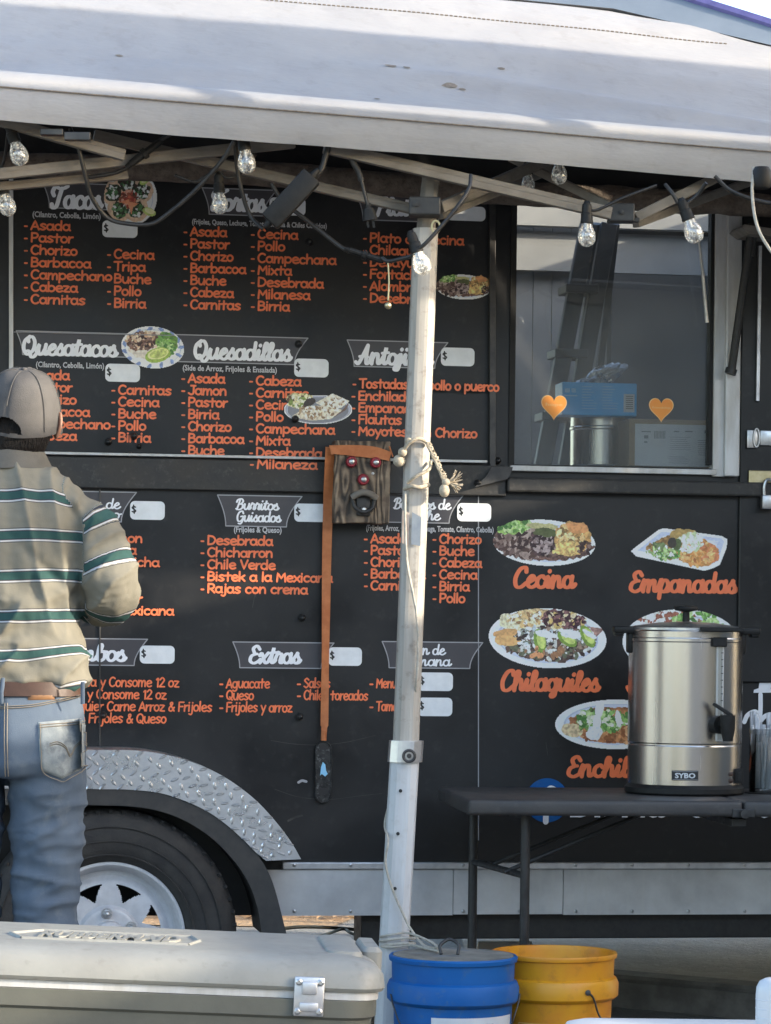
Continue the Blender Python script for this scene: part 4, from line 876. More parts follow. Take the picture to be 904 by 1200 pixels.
# ---- wheel with tyre, painted steel rim
wc = WL(126, 1096, .11)
def wheel(c):
    bm = nb(); r = .347; hw_ = .095
    pr = [(.20,-hw_*.75),(.212,-hw_*.93),(.24,-hw_*1.06),(.275,-hw_*1.1),(.30,-hw_*1.06),(.322,-hw_*.97),(.338,-hw_*.8),(.3455,-hw_*.6),(r,-hw_*.3),(r,hw_*.3),(.3455,hw_*.6),(.338,hw_*.8),(.30,hw_*1.05),(.24,hw_*1.05),(.20,hw_*.75)]
    lathe(bm, pr, 120, (0,0,0), 'Y', cap=False)
    for k in range(120):           # shoulder lugs
        a = 2*math.pi*k/120
        if k % 2: continue
        for q in (.334,):
            m4 = Matrix.Rotation(-a, 4, 'Y') @ Matrix.Translation((q, -hw_*.80, 0)) @ Matrix.Rotation(R(-40), 4, 'Z')
            box(bm, (0,0,0), (.024,.007,.009), 0, m4)
    for rr_, hh in ((.262, .0018), (.226, .0014), (.30, .0012)):
        lathe(bm, [(rr_-.002, -hw_*1.08),(rr_-.001, -hw_*1.10-hh),(rr_+.001, -hw_*1.10-hh),(rr_+.002, -hw_*1.08)], 96, (0,0,0), 'Y', cap=False)
    t = obj('wheel', bm, M['rubber'], TR, smooth=35, loc=c); t['label'] = 'worn black trailer tyre on a grey steel rim'
    bm = nb(); nA, nR = 360, 34; rs = np.linspace(.045, .192, nR)
    def prof(r_):
        if r_ < .075: return -.060
        if r_ < .085: return -.060 + (r_-.075)/.010*.018
        if r_ < .150: return -.042 - .004*math.sin((r_-.085)/.065*math.pi)
        if r_ < .165: return -.042 + (r_-.15)/.015*.012
        if r_ < .178: return -.030
        return -.030 - (r_-.178)/.014*.045
    g = [[bm.verts.new((rs[j]*math.cos(2*math.pi*i/nA), prof(rs[j]), rs[j]*math.sin(2*math.pi*i/nA))) for i in range(nA)] for j in range(nR)]
    for j in range(nR-1):
        rm = (rs[j]+rs[j+1])/2
        for i in range(nA):
            a = (i+.5)/nA*8 % 1 - .5
            tw = (rm-.098)/(.142-.098)
            if .098 < rm < .142 and abs(a) < .30*tw+.02: continue
            bm.faces.new((g[j][i], g[j][(i+1)%nA], g[j+1][(i+1)%nA], g[j+1][i]))
    lathe(bm, [(.192,-.075),(.197,-.082),(.204,-.082),(.207,-.070),(.200,-.06)], 120, (0,0,0), 'Y', cap=False)
    lathe(bm, [(.192,-.074),(.185,-.02),(.180,.05),(.19,.06)], 96, (0,0,0), 'Y', cap=False)
    lathe(bm, [(.045,-.060),(.042,-.085),(.034,-.092),(.0005,-.094)], 40, (0,0,0), 'Y', cap=False)
    rim = obj('rim', bm, M['rim'], t, smooth=35)
    for k in range(5):
        a = R(72*k+96); bm = nb(); lathe(bm, [(.0115,-.058),(.0115,-.068),(.009,-.080),(.006,-.083),(.0005,-.084)], 6, (.064*math.cos(a), 0, .064*math.sin(a)), 'Y'); lathe(bm, [(.016,-.0595),(.014,-.063)], 16, (.064*math.cos(a), 0, .064*math.sin(a)), 'Y'); obj('lug_nut', bm, M['steel2'], t)
    bm = nb(); lathe(bm, [(.09,.0),(.09,.05)], 40, (0,0,0), 'Y'); obj('brake_drum', bm, M['blackmetal'], t)
    return t
wheel(wc)
w2 = wheel(wc - Vector((.86, 0, 0))); w2['label'] = 'second trailer tyre mostly beyond the left frame edge'
# ---- tread-plate fender
FD = .225
outer = [(-330,1007),(-300,962),(-250,905),(-180,882),(-60,880),(60,879),(120,879),(165,880),(205,887),(240,899),(270,915),(300,938),(325,965),(342,988),(353,1007)]
inner = [(-290,1007),(-262,972),(-226,940),(-170,926),(-60,925),(60,924),(120,925),(150,925.5),(185,929),(215,938),(243,951),(266,967),(286,985),(300,999),(312,1009)]
lip = [(-275,1095),(-255,1030),(-215,975),(-160,945),(-60,944),(60,943),(120,944),(150,945),(180,949),(208,958),(234,972),(258,991),(280,1016),(294,1040),(303,1068),(307,1095)]
lipo = [(-300,1095),(-288,1030),(-262,972),(-170,926),(-60,925),(60,924),(120,925),(150,925.5),(185,929),(215,938),(243,951),(266,967),(286,985),(303,1003),(320,1035),(336,1095)]
def dens(pl, n=6): return [(v.x, v.y) for v in cr([(a, b, 0) for a, b in pl], n)]
oo, ii = dens(outer), dens(inner)
bm = nb(); O = [WL(*p, FD) for p in oo]; I = [WL(*p, FD) for p in ii]; n = min(len(O), len(I))
vo = [bm.verts.new(v) for v in O]; vi = [bm.verts.new(v) for v in I]; vb = [bm.verts.new(Vector((v.x, -.002, v.z))) for v in O]
for a in range(n-1):
    bm.faces.new((vi[a], vi[a+1], vo[a+1], vo[a])); bm.faces.new((vo[a], vo[a+1], vb[a+1], vb[a]))
def lug(p, ang, t_, nrm):
    L_, w_, h_ = .0118, .0042, .0026
    ax = (t_*math.cos(ang) + nrm*math.sin(ang)); ay = (nrm*math.cos(ang) - t_*math.sin(ang)); up = Vector((0,-1,0))
    ring = [bm.verts.new(p + ax*L_*math.cos(q) * (1 if abs(math.cos(q)) > .9 else .9) + ay*w_*math.sin(q) + up*.0004) for q in np.linspace(0, 2*math.pi, 11)[:-1]]
    top = [bm.verts.new(p + ax*L_*.62*math.cos(q) + ay*w_*.45*math.sin(q) + up*h_) for q in np.linspace(0, 2*math.pi, 11)[:-1]]
    for k in range(10): bm.faces.new((ring[k], ring[(k+1)%10], top[(k+1)%10], top[k]))
    bm.faces.new(top)
acc = 0; kk = 0
for a in range(n-1):
    seg = (O[a+1]-O[a]).length; acc += seg
    if acc > .0185:
        acc = 0; kk += 1; t_ = ((O[a+1]-O[a]) + (I[a+1]-I[a])).normalized(); wv = I[a]-O[a]; wl_ = wv.length; nn = wv.normalized()
        m_ = max(3, int(wl_/.0225))
        for q in range(m_):
            f_ = (q + .3 + .45*(kk % 2))/m_
            if .06 < f_ < .94: lug(O[a]+wv*f_, R(45 if (kk+q) % 2 else -45), t_, nn)
FE = obj('fender', bm, M['diamond'], TR, smooth=30)
bm = nb(); lo_, li_ = dens(lipo), dens(lip); n = min(len(lo_), len(li_))
a_ = [bm.verts.new(WL(*p, FD-.004)) for p in lo_]; b_ = [bm.verts.new(WL(*p, FD-.004)) for p in li_]; c_ = [bm.verts.new(Vector((v.co.x, -.003, v.co.z))) for v in b_]; e_ = [bm.verts.new(Vector((v.co.x, -.003, v.co.z))) for v in a_]
for k in range(n-1):
    bm.faces.new((b_[k], b_[k+1], a_[k+1], a_[k])); bm.faces.new((c_[k], c_[k+1], b_[k+1], b_[k])); bm.faces.new((a_[k], a_[k+1], e_[k+1], e_[k]))
obj('fender_lip', bm, M['fendlip'], FE, smooth=40)
# ================================================================== CANOPY (pop-up tent) over the stall
EL, ER = P(0, 140.5, 7.05), P(904, 214.5, 7.45)
ev = Vector((ER.x-EL.x, ER.y-EL.y, 0)); EL_len = ev.length; ev.normalize(); wv_ = Vector((-ev.y, ev.x, 0)); slope = (ER.z-EL.z)/EL_len
CP = thing('pop_up_canopy', 'white pop-up canopy with grey truss frame in front of the black trailer', 'canopy', (0, 7.3, 0))
CB = Vector((0, 7.3, 0))
def E(s, w_=0, z=0): return EL + ev*s + wv_*w_ + Vector((0, 0, slope*s*(1 if w_ < .5 else 1) + z)) - CB
prof = [(0,0),(-.004,.02),(-.005,.05),(-.001,.078),(.006,.098),(.022,.116),(.05,.127),(.085,.131),(.12,.133),(.16,.142),(.20,.163),(.26,.198),(.32,.240),(.38,.286),(.44,.335),(.5,.386),(.56,.437),(.62,.487),(.68,.533),(.72,.558),(.75,.570)]
pw = [p[0] for p in prof]; pz = [p[1] for p in prof]
SL, SR, RL, RR, DP = -2.5, 3.75, -1.25, 1.72, .75
NP = len(prof)
def dmax(s):
    if s < RL: return DP*max(0, (s-SL)/(RL-SL))
    if s > RR: return DP*max(0, (SR-s)/(SR-RR))
    return DP
def roofz(s, w_):
    z = float(np.interp(w_, pw[4:], pz[4:]))
    env = min(1, max(0, (w_-.10)/.1))
    z += env*((.014*noise.noise(Vector((s*.9, w_*3.2, 1.3))) + .006*noise.noise(Vector((s*1.6+w_*3, w_*14-s*2, 3))))*1.0 + .004*noise.noise(Vector((s*2.5, w_*9, 7))))
    c = .34 + .05*math.sin(s*1.6+.6) - .03*s        # long crease in the sag
    z += env*.017*math.exp(-((w_-c)/.028)**2)*min(1, max(0, (s-.75)/.5))
    c2 = .52-.05*s; z += env*.007*math.exp(-((w_-c2)/.03)**2)
    return z
bm = nb(); NS = 150; g = []; VS = [0,0.25,.5,.75,1]
for i in range(NS+1):
    s = SL + (SR-SL)*i/NS; dm = max(dmax(s), .03); row = []
    for k in range(5):
        row.append(bm.verts.new(E(s, prof[k][0] + .012*noise.noise(Vector((s*1.3, 0, k*.12))) + .005*noise.noise(Vector((s*5, 0, k*.3)))*(4-k)/4, prof[k][1] + (.005*noise.noise(Vector((s*1.1, 2, 0))) + .0025*noise.noise(Vector((s*6, 2, 0))) if k == 0 else 0))))
    NV = 46
    for j in range(1, NV+1):
        w_ = .006 + (dm-.006)*(j/NV)**1.15; row.append(bm.verts.new(E(s, w_, roofz(s, w_))))
    g.append(row)
for i in range(NS):
    for j in range(len(g[0])-1): bm.faces.new((g[i][j], g[i+1][j], g[i+1][j+1], g[i][j+1]))
# back slope and end slopes
for (sa, sb) in ((RL, RR),):
    a, b = E(sa, DP, .570), E(sb, DP, .570); c, d_ = E(sb+.4, 1.13, .43), E(sa-.4, 1.13, .43)
    bm.faces.new([bm.verts.new(v) for v in (a, b, c, d_)])
for ss, rr_, sg in ((SR, RR, 1), (SL, RL, -1)):
    a, b, c = E(ss, 0, .10), E(rr_, DP, .570), E(rr_+sg*.4, 1.13, .43); e_ = E(ss, 1.13, .10)
    poly(bm, [a, b, e_]); poly(bm, [b, c, e_]); f_ = E(ss, 0, 0); h_ = E(ss, 1.13, 0); poly(bm, [f_, a, e_, h_])
obj('roof_fabric', bm, M['tent'], CP, smooth=180)
bm = nb(); g = []
for i in range(61):
    s = SL + .1 + (SR-SL-.2)*i/60; dm = max(dmax(s), .05); g.append([bm.verts.new(E(s, .02+(dm-.03)*j/14, roofz(s, .02+(dm-.03)*j/14)-.02)) for j in range(15)])
for i in range(60):
    for j in range(14): bm.faces.new((g[i][j], g[i+1][j], g[i+1][j+1], g[i][j+1]))
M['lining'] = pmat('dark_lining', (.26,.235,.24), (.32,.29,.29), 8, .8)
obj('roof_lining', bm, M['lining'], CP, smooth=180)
bm = nb(); tube(bm, [E(SL+.05+(SR-SL-.1)*i/80, -.0045+.012*noise.noise(Vector(((SL+.05+(SR-SL-.1)*i/80)*1.3, 0, .36)))+.00125*noise.noise(Vector(((SL+.05+(SR-SL-.1)*i/80)*5, 0, .9))), .078) for i in range(81)], .0022, 5)
obj('hem_seam', bm, M['stitch'], CP)
bm = nb()
for i in range(150):
    s = .1+1.9*i/150; w_ = .60+.0*s
    if w_ < dmax(s)-.02: tube(bm, [E(s, w_, roofz(s, w_)+.002), E(s+.008, w_, roofz(s+.008, w_)+.002)], .0018, 4)
obj('ridge_seam', bm, M['stitch'], CP)
for (sx, sw, rr_) in ((1.02,.36,.010),(1.06,.355,.007),(1.16,.30,.012),(1.19,.29,.006),(.32,.33,.006),(.95,.20,.005),(1.32,.40,.006)):
    bm = nb(); n_ = 9; pts = [E(sx+rr_*1.6*math.cos(t)*(1+.5*noise.noise(Vector((t*2,sx*9,1)))), sw+rr_*.7*math.sin(t)*(1+.5*noise.noise(Vector((t*2,sx*7,5)))), roofz(sx, sw+rr_*.7*math.sin(t))+.0022) for t in np.linspace(0, 6.283, n_+1)[:-1]]
    poly(bm, pts); obj('dirt_spot', bm, M['stitch'], CP)
def Yb(px, off=.08): return 7.05 + .4*px/904 + off
def cbar(name, a, b, offa, offb, hpx, thick=.022, mat='frame'):
    p, q = P(*a, Yb(a[0], offa)) - CB, P(*b, Yb(b[0], offb)) - CB
    bm = nb(); h_ = hpx*7.3/3500; bar(bm, p, q, thick, h_, bev=.002)
    t = (q-p).normalized(); up = Vector((0,0,1)); n_ = t.cross(up).normalized(); u_ = n_.cross(t)*(1 if True else 0)
    bar(bm, p + u_*h_*.12, q + u_*h_*.12, thick+.003, h_*.08)
    return obj(name, bm, M[mat], CP)
cbar('truss_bar', (-90, 116), (146, 182), .10, .10, 13); cbar('truss_bar', (-60, 210), (345, 167), .17, .17, 13); cbar('truss_bar', (-40, 222), (150, 205), .24, .24, 10)
cbar('truss_bar', (110, 158), (489, 246), .22, .22, 12); cbar('truss_bar', (380, 172), (716, 250), .06, .06, 14.5); cbar('truss_bar', (516, 243), (640, 188), .12, .30, 13); cbar('truss_bar', (516, 252), (650, 196), .24, .44, 11)
cbar('truss_bar', (600, 185), (716, 242), .36, .12, 10); cbar('truss_bar', (745, 255), (850, 203), .08, .08, 12); cbar('truss_bar', (745, 262), (900, 205), .20, .5, 10)
bm = nb(); q = P(728, 250, Yb(728, .07)) - CB; box(bm, q, (.066,.05,.046), .004, Matrix()); box(bm, q+Vector((.022,0,-.016)), (.05,.012,.012), .002); lathe(bm, [(.006,-.028),(.006,-.034),(.0005,-.035)], 10, q+Vector((0,0,0)), 'Y'); obj('truss_joint', bm, M['framedark'], CP)
bm = nb(); q = P(498, 243, Yb(498, .10)) - CB; box(bm, q, (.078,.07,.045), .004); lathe(bm, [(.008,-.036),(.008,-.041),(.0005,-.042)], 12, q+Vector((-.022,0,.004)), 'Y'); obj('leg_clamp', bm, M['framedark'], CP)
for a, b in (((48,151),(75,160)),((76,155),(107,166))):
    p, q = P(*a, Yb(60,.03))-CB, P(*b, Yb(90,.03))-CB; bm = nb(); boxp(bm, (min(p.x,q.x), p.y-.012, min(p.z,q.z)), (max(p.x,q.x), p.y+.012, max(p.z,q.z)), .002); obj('eave_clip', bm, M['trim'], CP)
# leaning leg
LY = Yb(497, .14)
def pl(px, py, dy=0): return P(px, py, LY+dy) - CB
foot = P(451, 740+1.17*3500/LY+2, LY)-CB; foot.z = .0
bm = nb(); ctop, cbot = pl(499, 268), foot
M['postblue'] = pmat('worn_white_paint', (.56,.57,.58), (.46,.47,.48), 20, .4, .55, stretch=(1,1,.1), c3=(.3,.26,.2), s3=30, f3=.25)
def octpost(bm, a, b, ra, rb_):
    a, b = Vector(a), Vector(b); t = (b-a).normalized(); rings = []
    for p, r in ((a, ra), (b, rb_)):
        ring = []
        for ang, k in ((-152,1.0),(-118,.98),(-104,.93),(-76,.93),(-62,.98),(-28,1.0),(0,1.0),(28,1.0),(62,1),(118,1),(152,1),(180,1.0)):
            ring.append(bm.verts.new(p + Vector((math.cos(R(ang)), math.sin(R(ang)), 0))*r*k))
        rings.append(ring)
    n = len(rings[0])
    for k in range(n): bm.faces.new((rings[0][k], rings[0][(k+1)%n], rings[1][(k+1)%n], rings[1][k]))
    bm.faces.new(rings[0]); bm.faces.new(rings[1][::-1])
mid = pl(475.5, 882)
octpost(bm, ctop, mid, .0315, .0325); LG = obj('leg', bm, M['post'], CP)
bm = nb(); octpost(bm, mid + Vector((0,.0,.03)), cbot, .0365, .0375); obj('lower_leg', bm, M['postblue'], LG)
bm = nb(); octpost(bm, pl(505.5, 205), pl(498.7, 275), .022, .024); obj('inner_tube', bm, M['frame'], LG)
bm = nb(); octpost(bm, pl(476.5, 868), pl(474.8, 893), .043, .043); obj('collar', bm, M['alu'], LG)
bm = nb(); q = pl(479.5, 885) + Vector((0,-.05,0)); tube(bm, [q+Vector((.014*math.cos(t), -.004, .014*math.sin(t))) for t in np.linspace(0, 6.283, 25)], .0035, 8); tube(bm, [q+Vector((0,.03,0)), q+Vector((0,-.006,0))], .006, 10); obj('pull_ring', bm, M['trim'], LG, smooth=40)
bm = nb()
for x, y in ((469.5,926),(466.5,976),(463,1040)): lathe(bm, [(.0045,0),(.0045,-.001)], 12, pl(x, y)+Vector((0,-.0375,0)), 'Y')
obj('pin_hole', bm, M['ink'], LG)
M['tape'] = pmat('blue_grey_tape', (.17,.20,.24), (.22,.25,.28), 30, .5); M['scuff'] = pmat('torn_sticker', (.42,.32,.26), (.50,.42,.36), 40, .7)
bm = nb(); poly(bm, [pl(*p, -.034) for p in ((483,600),(494,606),(493,640),(482,638))]); obj('tape_scrap', bm, M['tape'], LG)
bm = nb(); poly(bm, [pl(*p, -.030)+Vector((-.004,0,0)) for p in ((474,598),(482,601),(481,640),(473,636))]); obj('torn_label', bm, M['scuff'], LG)
bm = nb(); tube(bm, [pl(505, 268)+Vector((.012+.010*math.cos(t), -.04, .015*math.sin(t))) for t in np.linspace(0,6.283,21)], .003, 6); obj('snap_ring', bm, M['brass'], LG, smooth=40)
# other legs of the canopy, outside the picture
for s_ in (SL+.03, SR-.03):
    bm = nb(); q = E(s_, .06, .05); octpost(bm, q, Vector((q.x, q.y, 0)), .03, .036); obj('corner_leg', bm, M['post'], CP)
# ---- rope tied round the leg
RB = pl(0,0)*0 + CB
def cord(name, label, paths, rad, mat='rope', grp=None):
    bm = nb()
    for pth in paths: tube(bm, cr(pth, 8), rad, 7)
    return tag(obj(name, bm, M[mat], smooth=60), label, name.replace('_', ' '), grp)
def Q(px, py, dy=-.045): return P(px, py, LY+dy)
bm = nb(); tw = cr([Q(503,520), Q(510,535), Q(517,550), Q(522,562)], 14)
for ph in (0, 2.09, 4.19):
    tube(bm, [p + Vector((math.cos(i*.55+ph), 0, math.sin(i*.55+ph)))*.0045 for i, p in enumerate(tw)], .0045, 6)
r_ = bmesh.ops.create_icosphere(bm, subdivisions=3, radius=.014); bmesh.ops.transform(bm, matrix=Matrix.Translation(Q(521,575)) @ Matrix.Diagonal((.95,1,1.2,1)), verts=r_['verts'])
r_ = bmesh.ops.create_icosphere(bm, subdivisions=3, radius=.0105); bmesh.ops.translate(bm, vec=Q(523,565), verts=r_['verts'])
for k in range(34):
    a = (rng.random()-.5)*1.7; L_ = .022+.018*rng.random(); p0 = Q(525,565); tube(bm, [p0, p0+Vector((math.cos(a)*L_*.6, (rng.random()-.5)*.02, math.sin(a)*L_*.6)), p0+Vector((math.cos(a*1.2)*L_, (rng.random()-.5)*.03, math.sin(a*1.2+.15)*L_))], .0011, 4)
r_ = bmesh.ops.create_icosphere(bm, subdivisions=3, radius=.0155); bmesh.ops.translate(bm, vec=Q(468,540,-.02), verts=r_['verts'])
r_ = bmesh.ops.create_icosphere(bm, subdivisions=2, radius=.012); bmesh.ops.translate(bm, vec=Q(472,530,-.03), verts=r_['verts'])
r_ = bmesh.ops.create_icosphere(bm, subdivisions=2, radius=.009); bmesh.ops.translate(bm, vec=Q(479,517,-.035), verts=r_['verts'])
tube(bm, cr([Q(472,530,-.03), Q(480,519,-.046), Q(492,514,-.046), Q(504,521,-.03)], 8), .005, 7); tube(bm, cr([Q(505,541,-.02), Q(503,550,-.045), Q(488,558,-.05), Q(477,566,-.036)], 8), .0042, 7)
tube(bm, cr([Q(474,573,-.03), Q(482,570,-.048), Q(492,571,-.05), Q(503,568,-.03)], 8), .0055, 7)
tag(obj('knotted_rope', bm, M['rope'], smooth=60), 'frayed knotted rope tied around the white canopy leg', 'rope')
M['cordwhite'] = pmat('old_white_cord', (.45,.42,.36), (.34,.31,.26), 90, .8)
bm = nb()
tube(bm, cr([Q(475,576,-.036), Q(475,615,-.036), Q(477,655,-.037), Q(483,690,-.04), Q(489,725,-.042), Q(490,770,-.04), Q(488,800,-.036), Q(484,840,.02), Q(470,900,.045), Q(452,960,.02), Q(455,985,-.045), Q(452,1012,-.047), Q(460,1042,-.05), Q(472,1070,-.05), Q(481,1088,-.055), Q(497,1108,-.10),
  Q(512,1111,-.17), Q(505,1104,-.14), Q(480,1094,-.052), Q(462,1095,-.052), Q(446,1098,-.02), Q(455,1098,.045), Q(478,1098,.045), Q(486,1100,-.03), Q(470,1100,-.052), Q(447,1103,-.03), Q(450,1103,.045), Q(478,1104,.045), Q(486,1106,-.035), Q(470,1106,-.053), Q(447,1109,-.03), Q(462,1110,-.053), Q(482,1108,-.055), Q(500,1112,-.13), Q(514,1115,-.18)], 8), .0031, 6)
tag(obj('tie_cord', bm, M['cordwhite'], smooth=60), 'thin pale cord tying the white canopy leg to the blue bucket', 'cord')

# ---- string of clear bulbs
SLT = thing('string_lights', 'string of clear bulbs on black cable hanging under the canopy edge', 'string lights', tuple(P(400, 250, 7.3)))
SB = P(400, 250, 7.3)
def bulb(px, py, dx, dy, Y, sc=1.0, rollz=0):
    """px,py: joint of socket and glass; dx,dy: hanging direction in the photo"""
    o = P(px, py, Y) - SB; dv = (P(px+dx, py+dy, Y) - P(px, py, Y)).normalized()
    q = (-dv).to_track_quat('Z', 'Y').to_matrix().to_4x4(); m4 = Matrix.Translation(o) @ q @ Matrix.Scale(sc, 4)
    bm = nb(); lathe(bm, [(.0005,.052),(.006,.052),(.0085,.046),(.011,.044),(.0125,.036),(.0125,.022),(.0145,.020),(.0150,.004),(.0160,.002),(.0160,-.003),(.013,-.004),(.0005,-.004)], 20, cap=False)
    bmesh.ops.transform(bm, matrix=m4, verts=bm.verts); so = obj('socket', bm, M['blackplastic'], SLT, smooth=40)
    bm = nb(); lathe(bm, [(.0125,-.004),(.0135,-.010),(.0175,-.018),(.0212,-.028),(.0222,-.038),(.0205,-.048),(.0150,-.056),(.007,-.0605),(.0005,-.0615)], 28, cap=False)
    bmesh.ops.transform(bm, matrix=m4, verts=bm.verts); gb = obj('bulb', bm, M['bulb'], so, smooth=60)
    bm = nb(); lathe(bm, [(.006,-.004),(.005,-.022),(.0035,-.026),(.0005,-.027)], 10, cap=False)
    for a in range(6):
        t = a*1.047; tube(bm, [(.003*math.cos(t), .003*math.sin(t), -.02), (.011*math.cos(t), .011*math.sin(t), -.032), (.012*math.cos(t+.4), .012*math.sin(t+.4), -.044), (.004*math.cos(t+.5), .004*math.sin(t+.5), -.05)], .0012, 4)
    bmesh.ops.transform(bm, matrix=m4, verts=bm.verts); obj('filament', bm, M['steel2'], gb)
bulb(17, 165, .32, 1, 7.16, 1.0); bulb(4, 226, .3, 1, 7.30, .95); bulb(287, 174, .12, 1, 7.22); bulb(257, 224, .05, 1, 7.36, .92); bulb(489, 294, .35, 1, 7.22, 1.0)
bulb(688, 260, 0, 1, 7.36, 1.0); bulb(807, 256, .38, 1, 7.36, 1.05); bulb(619, 203, .0, 1, 7.62, .8); bulb(655, 190, .05, 1, 7.42, .9)
bm = nb()
def cab(pts, r=.0042): bm = nb(); tube(bm, cr([P(x, y, Y)-SB for x, y, Y in pts], 8), r, 7); obj('cable', bm, M['cable'], SLT, smooth=60)
cab([(10,140,7.15),(12,146,7.15),(14,150,7.16)]); cab([(-20,215,7.28),(2,196,7.28),(10,150,7.2)]); cab([(-20,230,7.3),(8,222,7.3),(2,205,7.3)], .004)
cab([(82,150,7.2),(91,170,7.2),(100,205,7.22),(108,232,7.25),(126,255,7.28),(150,262,7.28),(178,262,7.28),(200,248,7.27),(230,222,7.25),(262,186,7.22),(275,165,7.2)], .0055)
cab([(205,205,7.34),(228,213,7.35),(240,207,7.35),(254,200,7.36)], .004); cab([(257,200,7.36),(266,208,7.36),(282,203,7.36),(300,180,7.3)], .004)
cab([(100,208,7.3),(132,203,7.3),(150,195,7.3),(166,181,7.28),(185,166,7.26),(205,154,7.25)], .005); cab([(276,155,7.23),(277,188,7.28),(283,222,7.3),(293,252,7.32),(308,268,7.3)], .0055)
cab([(366,210,7.26),(376,200,7.26),(382,182,7.26),(386,168,7.26)], .0075); cab([(318,215,7.34),(332,236,7.34),(352,252,7.33),(375,270,7.32),(398,288,7.3),(410,295,7.28)], .0055)
cab([(448,302,7.26),(455,306,7.25),(470,303,7.24),(484,298,7.23),(486,284,7.22),(481,287,7.22)], .005); cab([(486,296,7.22),(500,284,7.2),(520,262,7.2),(538,240,7.2),(550,220,7.22),(552,205,7.25)], .005)
cab([(404,150,7.3),(412,185,7.3),(420,200,7.3),(424,212,7.3)], .008); cab([(424,212,7.3),(427,225,7.3),(431,240,7.3)], .005)
cab([(806,238,7.36),(818,228,7.36),(828,214,7.34)], .005); cab([(795,238,7.36),(788,226,7.36),(780,216,7.38)], .005); cab([(838,206,7.34),(860,225,7.34),(904,238,7.34),(960,240,7.34)], .005); cab([(690,244,7.36),(700,246,7.36),(730,232,7.36),(770,217,7.37)], .004)
def conn(a, b, r0, r1, Y):
    p, q = P(*a, Y)-SB, P(*b, Y)-SB; bm = nb()
    tube(bm, [p, p.lerp(q,.12), p.lerp(q,.13), p.lerp(q,.45), p.lerp(q,.46), p.lerp(q,.56), p.lerp(q,.57), p.lerp(q,.9), q], [r0*.7,r0*.8,r0,r0*1.1,r1*1.5,r1*1.5,r1,r1,r1*.7], 10); obj('cable_connector', bm, M['blackplastic'], SLT, smooth=35)
conn((148,196),(190,164), .009, .009, 7.26); conn((404,291),(450,306), .007, .008, 7.27)
bm = nb(); tube(bm, cr([P(455,308,7.25)-SB, P(456,330,7.25)-SB, P(455,352,7.25)-SB], 6), .0022, 6); r_ = bmesh.ops.create_icosphere(bm, subdivisions=2, radius=.009); bmesh.ops.translate(bm, vec=P(455,358,7.25)-SB, verts=r_['verts'])
obj('pull_chain', bm, M['brass'], SLT, smooth=50)
bm = nb(); a, b = P(366,206,7.24), P(316,260,7.24); bar(bm, a, b, .034, .052, bev=.005); tube(bm, [a, a+(a-b).normalized()*.022], [.011,.007], 10); tube(bm, [b, b+(b-a).normalized()*.016], [.011,.007], 10)
ctr = (a+b)/2
for v in bm.verts: v.co -= ctr
tag(obj('power_adapter', bm, M['blackplastic'], loc=ctr, smooth=35), 'black box-shaped power adapter dangling in front of the Tortas heading', 'power adapter')
bm = nb(); p = P(431,238,7.3); q = P(434,258,7.3); tube(bm, [p, p.lerp(q,.3), p.lerp(q,.32), q], [.006,.008,.013,.019], 8, flat=(1,.6)); d_ = (q-p).normalized()
for k in (-1, 1): bar(bm, q+Vector((k*.007,0,0)), q+Vector((k*.007,0,0))+d_*.018, .002, .006)
tag(obj('plug', bm, M['blackplastic'], smooth=35), 'black two-pin plug hanging loose above the Platillos list', 'plug')
bm = nb(); tube(bm, cr([P(884,196,7.3), P(882,225,7.28), P(886,258,7.26), P(896,282,7.25), P(915,305,7.25), P(950,322,7.25)], 8), .004, 8); tag(obj('loose_cable', bm, M['cordwhite'], smooth=60), 'pale loose cable dangling at the right edge under the canopy', 'cable')
bm = nb(); p = P(893,210,7.3); lathe(bm, [(.0005,.03),(.018,.03),(.024,.02),(.026,-.01),(.02,-.022),(.0005,-.024)], 18); bmesh.ops.translate(bm, vec=p, verts=bm.verts); tag(obj('lamp_socket', bm, M['blackplastic'], smooth=40), 'black round lamp socket under the canopy at the right edge', 'socket')

# ---- second canopy behind the trailer
NC = thing('pop_up_canopy', 'second blue-grey canopy with purple edge tape behind the white canopy', 'canopy', (1.5, 12, 0)); NB = Vector((1.5, 12, 0))
pk = P(560, -80, 12.6) - NB; c1_ = P(-100, 150, 11.2) - NB; c2_ = P(1180, 115, 11.2) - NB; c3_ = c2_ + Vector((.1, 3.0, 0)); c4_ = c1_ + Vector((0, 3.0, 0))
bm = nb()
for a, b in ((c1_, c2_), (c2_, c3_), (c3_, c4_), (c4_, c1_)):
    n = 16; top = [bm.verts.new(a.lerp(b, i/n).lerp(pk, .999)) for i in range(n+1)]
    rows = [[bm.verts.new((a.lerp(b, i/n)).lerp(pk, t) - Vector((0,0,.10*math.sin(math.pi*t)*math.sin(math.pi*i/n)))) for i in range(n+1)] for t in np.linspace(0, 1, 9)]
    for t in range(8):
        for i in range(n): bm.faces.new((rows[t][i], rows[t][i+1], rows[t+1][i+1], rows[t+1][i]))
    vv = [bm.verts.new(a.lerp(b, i/n) - Vector((0,0,.22))) for i in range(n+1)]
    for i in range(n): bm.faces.new((vv[i], vv[i+1], rows[0][i+1], rows[0][i]))
bmesh.ops.remove_doubles(bm, verts=bm.verts, dist=1e-4)
M['tent2'] = pmat('blue_grey_fabric', (.15,.18,.215), (.13,.16,.195), 5, .75)
obj('roof_fabric', bm, M['tent2'], NC, smooth=30)
bm = nb()
for c_ in (c1_, c2_, c3_, c4_): tube(bm, [pk, c_], .024, 6)
obj('edge_tape', bm, M['tentpurple'], NC)
